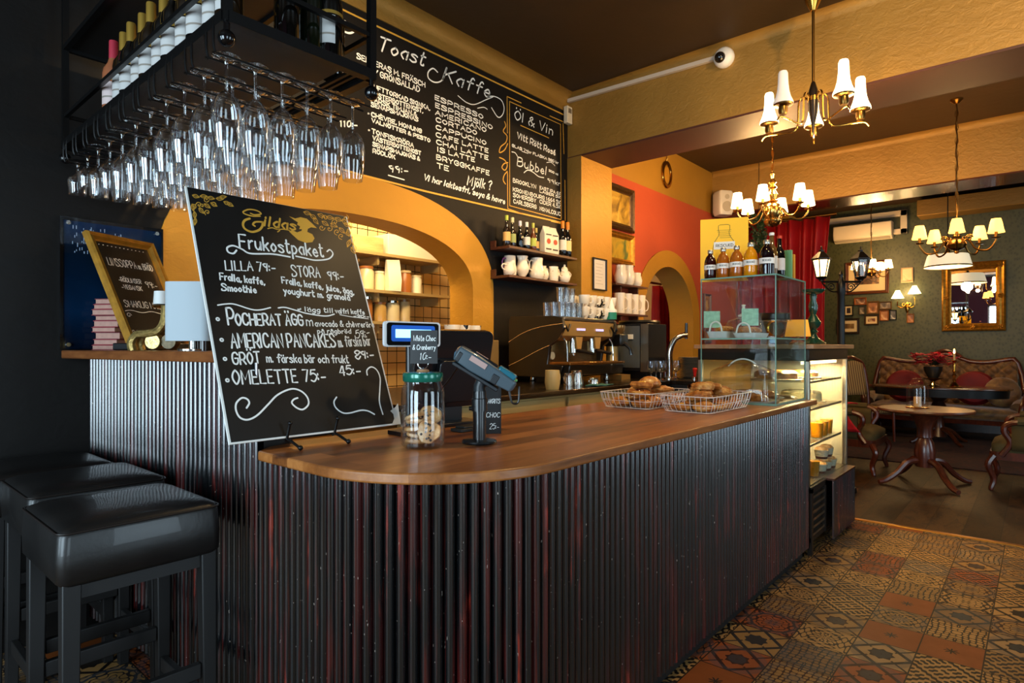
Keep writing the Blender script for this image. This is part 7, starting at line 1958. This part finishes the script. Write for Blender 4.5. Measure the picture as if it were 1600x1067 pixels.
# armchairs
def armchair(label, loc, rz, group):
    o = thing('armchair', label, 'armchair', loc, rz, group)
    # local: facing -y
    w_, d_ = .32, .33
    b = MB(); b.rings([rrect(w_-.02, d_-.02, .05, .3), rrect(w_, d_, .06, .34), rrect(w_, d_, .06, .4), rrect(w_-.06, d_-.06, .08, .44)]); b.ob('seat_cushion', OLIVE, o, ang=80)
    b = MB(); b.rings([rrect(w_+.005, d_+.005, .05, .27), rrect(w_+.012, d_+.012, .05, .34)]); b.ob('seat_rail', CHAIRW, o)
    def bf(u, v):
        x = (u-.5)*2*(w_-.03)*(1 - .15*v*v); z = .42 + .48*v + .05*v*math.cos((u-.5)*PI)
        return Vector((x, d_ - .02 + .12*v - .03*math.sin(PI*u)*math.sin(PI*v), z))
    b = MB(); b.grid(bf, 20, 14); b.ob('back_cushion', OLIVE, o, ang=80, solid=.07)
    b = MB(); b.tube(cr([(-w_, d_, .3), (-w_*.98, d_ + .05, .6), (-w_*.8, d_ + .13, .9), (-.12, d_ + .15, .97), (0, d_ + .155, 1.0), (.12, d_ + .15, .97), (w_*.8, d_ + .13, .9), (w_*.98, d_ + .05, .6), (w_, d_, .3)], 6), .026, 8); b.ob('back_frame', CHAIRW, o)
    for s_ in (-1, 1):
        b = MB(); b.tube(cr([(s_*w_, d_ + .03, .58), (s_*(w_+.03), .1, .6), (s_*(w_+.03), -.12, .61), (s_*(w_+.02), -.22, .58), (s_*(w_+.02), -.24, .52), (s_*(w_-.0), -.2, .42), (s_*(w_+.01), -.26, .31)], 6), .024, 8); b.ob('arm', CHAIRW, o)
        b = MB(); b.grid(lambda u, v: Vector((s_*(w_+.0), d_ - .02 - .5*u, .36 + .235*v)), 4, 4); b.ob('arm_panel', OLIVE, o, solid=.05)
        b = MB(); b.tube(cr([(s_*(w_), d_ - .02, .6), (s_*(w_+.03), .1, .62), (s_*(w_+.03), -.15, .615)], 4), .036, 8); b.ob('arm_pad', OLIVE, o)
        for y in (-1, 1):
            b = MB(); b.tube(cr([(s_*w_*.97, y*d_*.95, .3), (s_*(w_+.02), y*(d_+.02), .22), (s_*w_*.95, y*d_*.95, .1), (s_*w_, y*d_, .02), (s_*w_, y*d_, 0)], 4), .03, 8, rf=lambda t: 1 - .45*t); b.ob('leg', CHAIRW, o)
    return o
armchair('olive armchair left of the round table, with a red blanket on it', (7.05, 1.55, 0), 0, 'olive armchairs')
armchair('olive armchair right of the round table, at the edge of the photo', (7.08, -.0, 0), PI, 'olive armchairs')
RB = M_('#a8121e', .8, 0, 0, .3, var=.15, scale=20)
def blk(u, v):
    y = 1.42 + .42*u + .05*math.sin(v*5)
    if v < .45: t = v/.45; return Vector((6.662 - .018*t + .004*math.sin(u*14), y - .1*(1-t)*(1 - u), .42 + .262*t))
    t = (v - .45)/.55
    return Vector((6.65 + .16*t, y, .684 + .012*math.sin(PI*t) + .004*math.sin(u*12)))
cloth(blk, 20, 18, 'red_blanket', RB, None, .008)
tag(bpy.data.objects['red_blanket'], 'bright red blanket draped over the arm of the left armchair', 'blanket')
def sidechair(label, loc, rz, group):
    o = thing('dining_chair', label, 'chair', loc, rz, group)
    ST = NT('striped_fabric'); tc = ST.n('ShaderNodeTexCoord'); s_p = ST.n('ShaderNodeSeparateXYZ'); ST.l(tc.outputs['Object'], s_p.inputs[0])
    ST.col(ST.mix((V(ST.t, s_p.outputs[0])*160).sin().gt(.1), '#6a4a26', '#a98a54')); ST.set(Roughness=.8)
    b = MB(); b.rings([rrect(.21, .2, .04, .4), rrect(.23, .22, .05, .44), rrect(.2, .19, .06, .47)]); b.ob('seat', ST.m, o)
    b = MB(); b.grid(lambda u, v: Vector(((u-.5)*.36, .21 + .08*v, .6 + .42*v + .04*math.sin(PI*u)*v)), 8, 8); b.ob('back_pad', ST.m, o, solid=.04)
    b = MB(); b.tube(cr([(-.2, .19, .42), (-.21, .22, .7), (-.2, .28, 1.0), (-.1, .3, 1.08), (0, .305, 1.11), (.1, .3, 1.08), (.2, .28, 1.0), (.21, .22, .7), (.2, .19, .42)], 5), .022, 8); b.ob('back_frame', CHAIRW, o)
    for x in (-.19, .19):
        for y in (-.18, .19):
            b = MB(); b.tube([(x, y, .42), (x*1.04, y*1.06, .0)], .02, 8, rf=lambda t: 1 - .3*t); b.ob('leg', CHAIRW, o)
    return o
q = at(1362, 600, X=9.3)
sidechair('dark wooden chair with striped upholstery, left of the sofa', (9.2, q.y, 0), R(-30), 'striped chairs')
q = at(1604, 600, X=9.9)
sidechair('dark carved chair with striped upholstery at the right edge beside the sofa', (9.75, q.y - .35, 0), R(-110), 'striped chairs')
bn = thing('low_bench', 'low bench with a pale striped seat against the wall behind the left armchair', 'bench', (8.7, 2.6, 0))
b = MB(); b.rings([rrect(.24, .4, .04, .4), rrect(.26, .42, .05, .46), rrect(.22, .38, .05, .5)]); b.ob('seat', M_('#8a6c3e', .7), bn)
for x in (-.2, .2):
    for y in (-.36, .36):
        b = MB(); b.cyl((x, y, 0), (x, y, .4), .022); b.ob('leg', CHAIRW, bn)
def rugm():
    m = NT('red_patterned_rug'); f = m.noise(7, 4, None, .6, 2); g = m.noise(22, 2)
    m.col(m.ramp(f*.7 + g*.3, [(.35, '#0d0605'), (.5, '#260b09'), (.62, '#40190f'), (.75, '#150f0b')])); m.set(Roughness=.95); return m.m
b = MB(); b.box(7.7, 10.2, -.5, 2.2, .001, .012); tag(b.ob('patterned_rug', rugm()), 'dark red patterned rug under the oval table', 'rug')
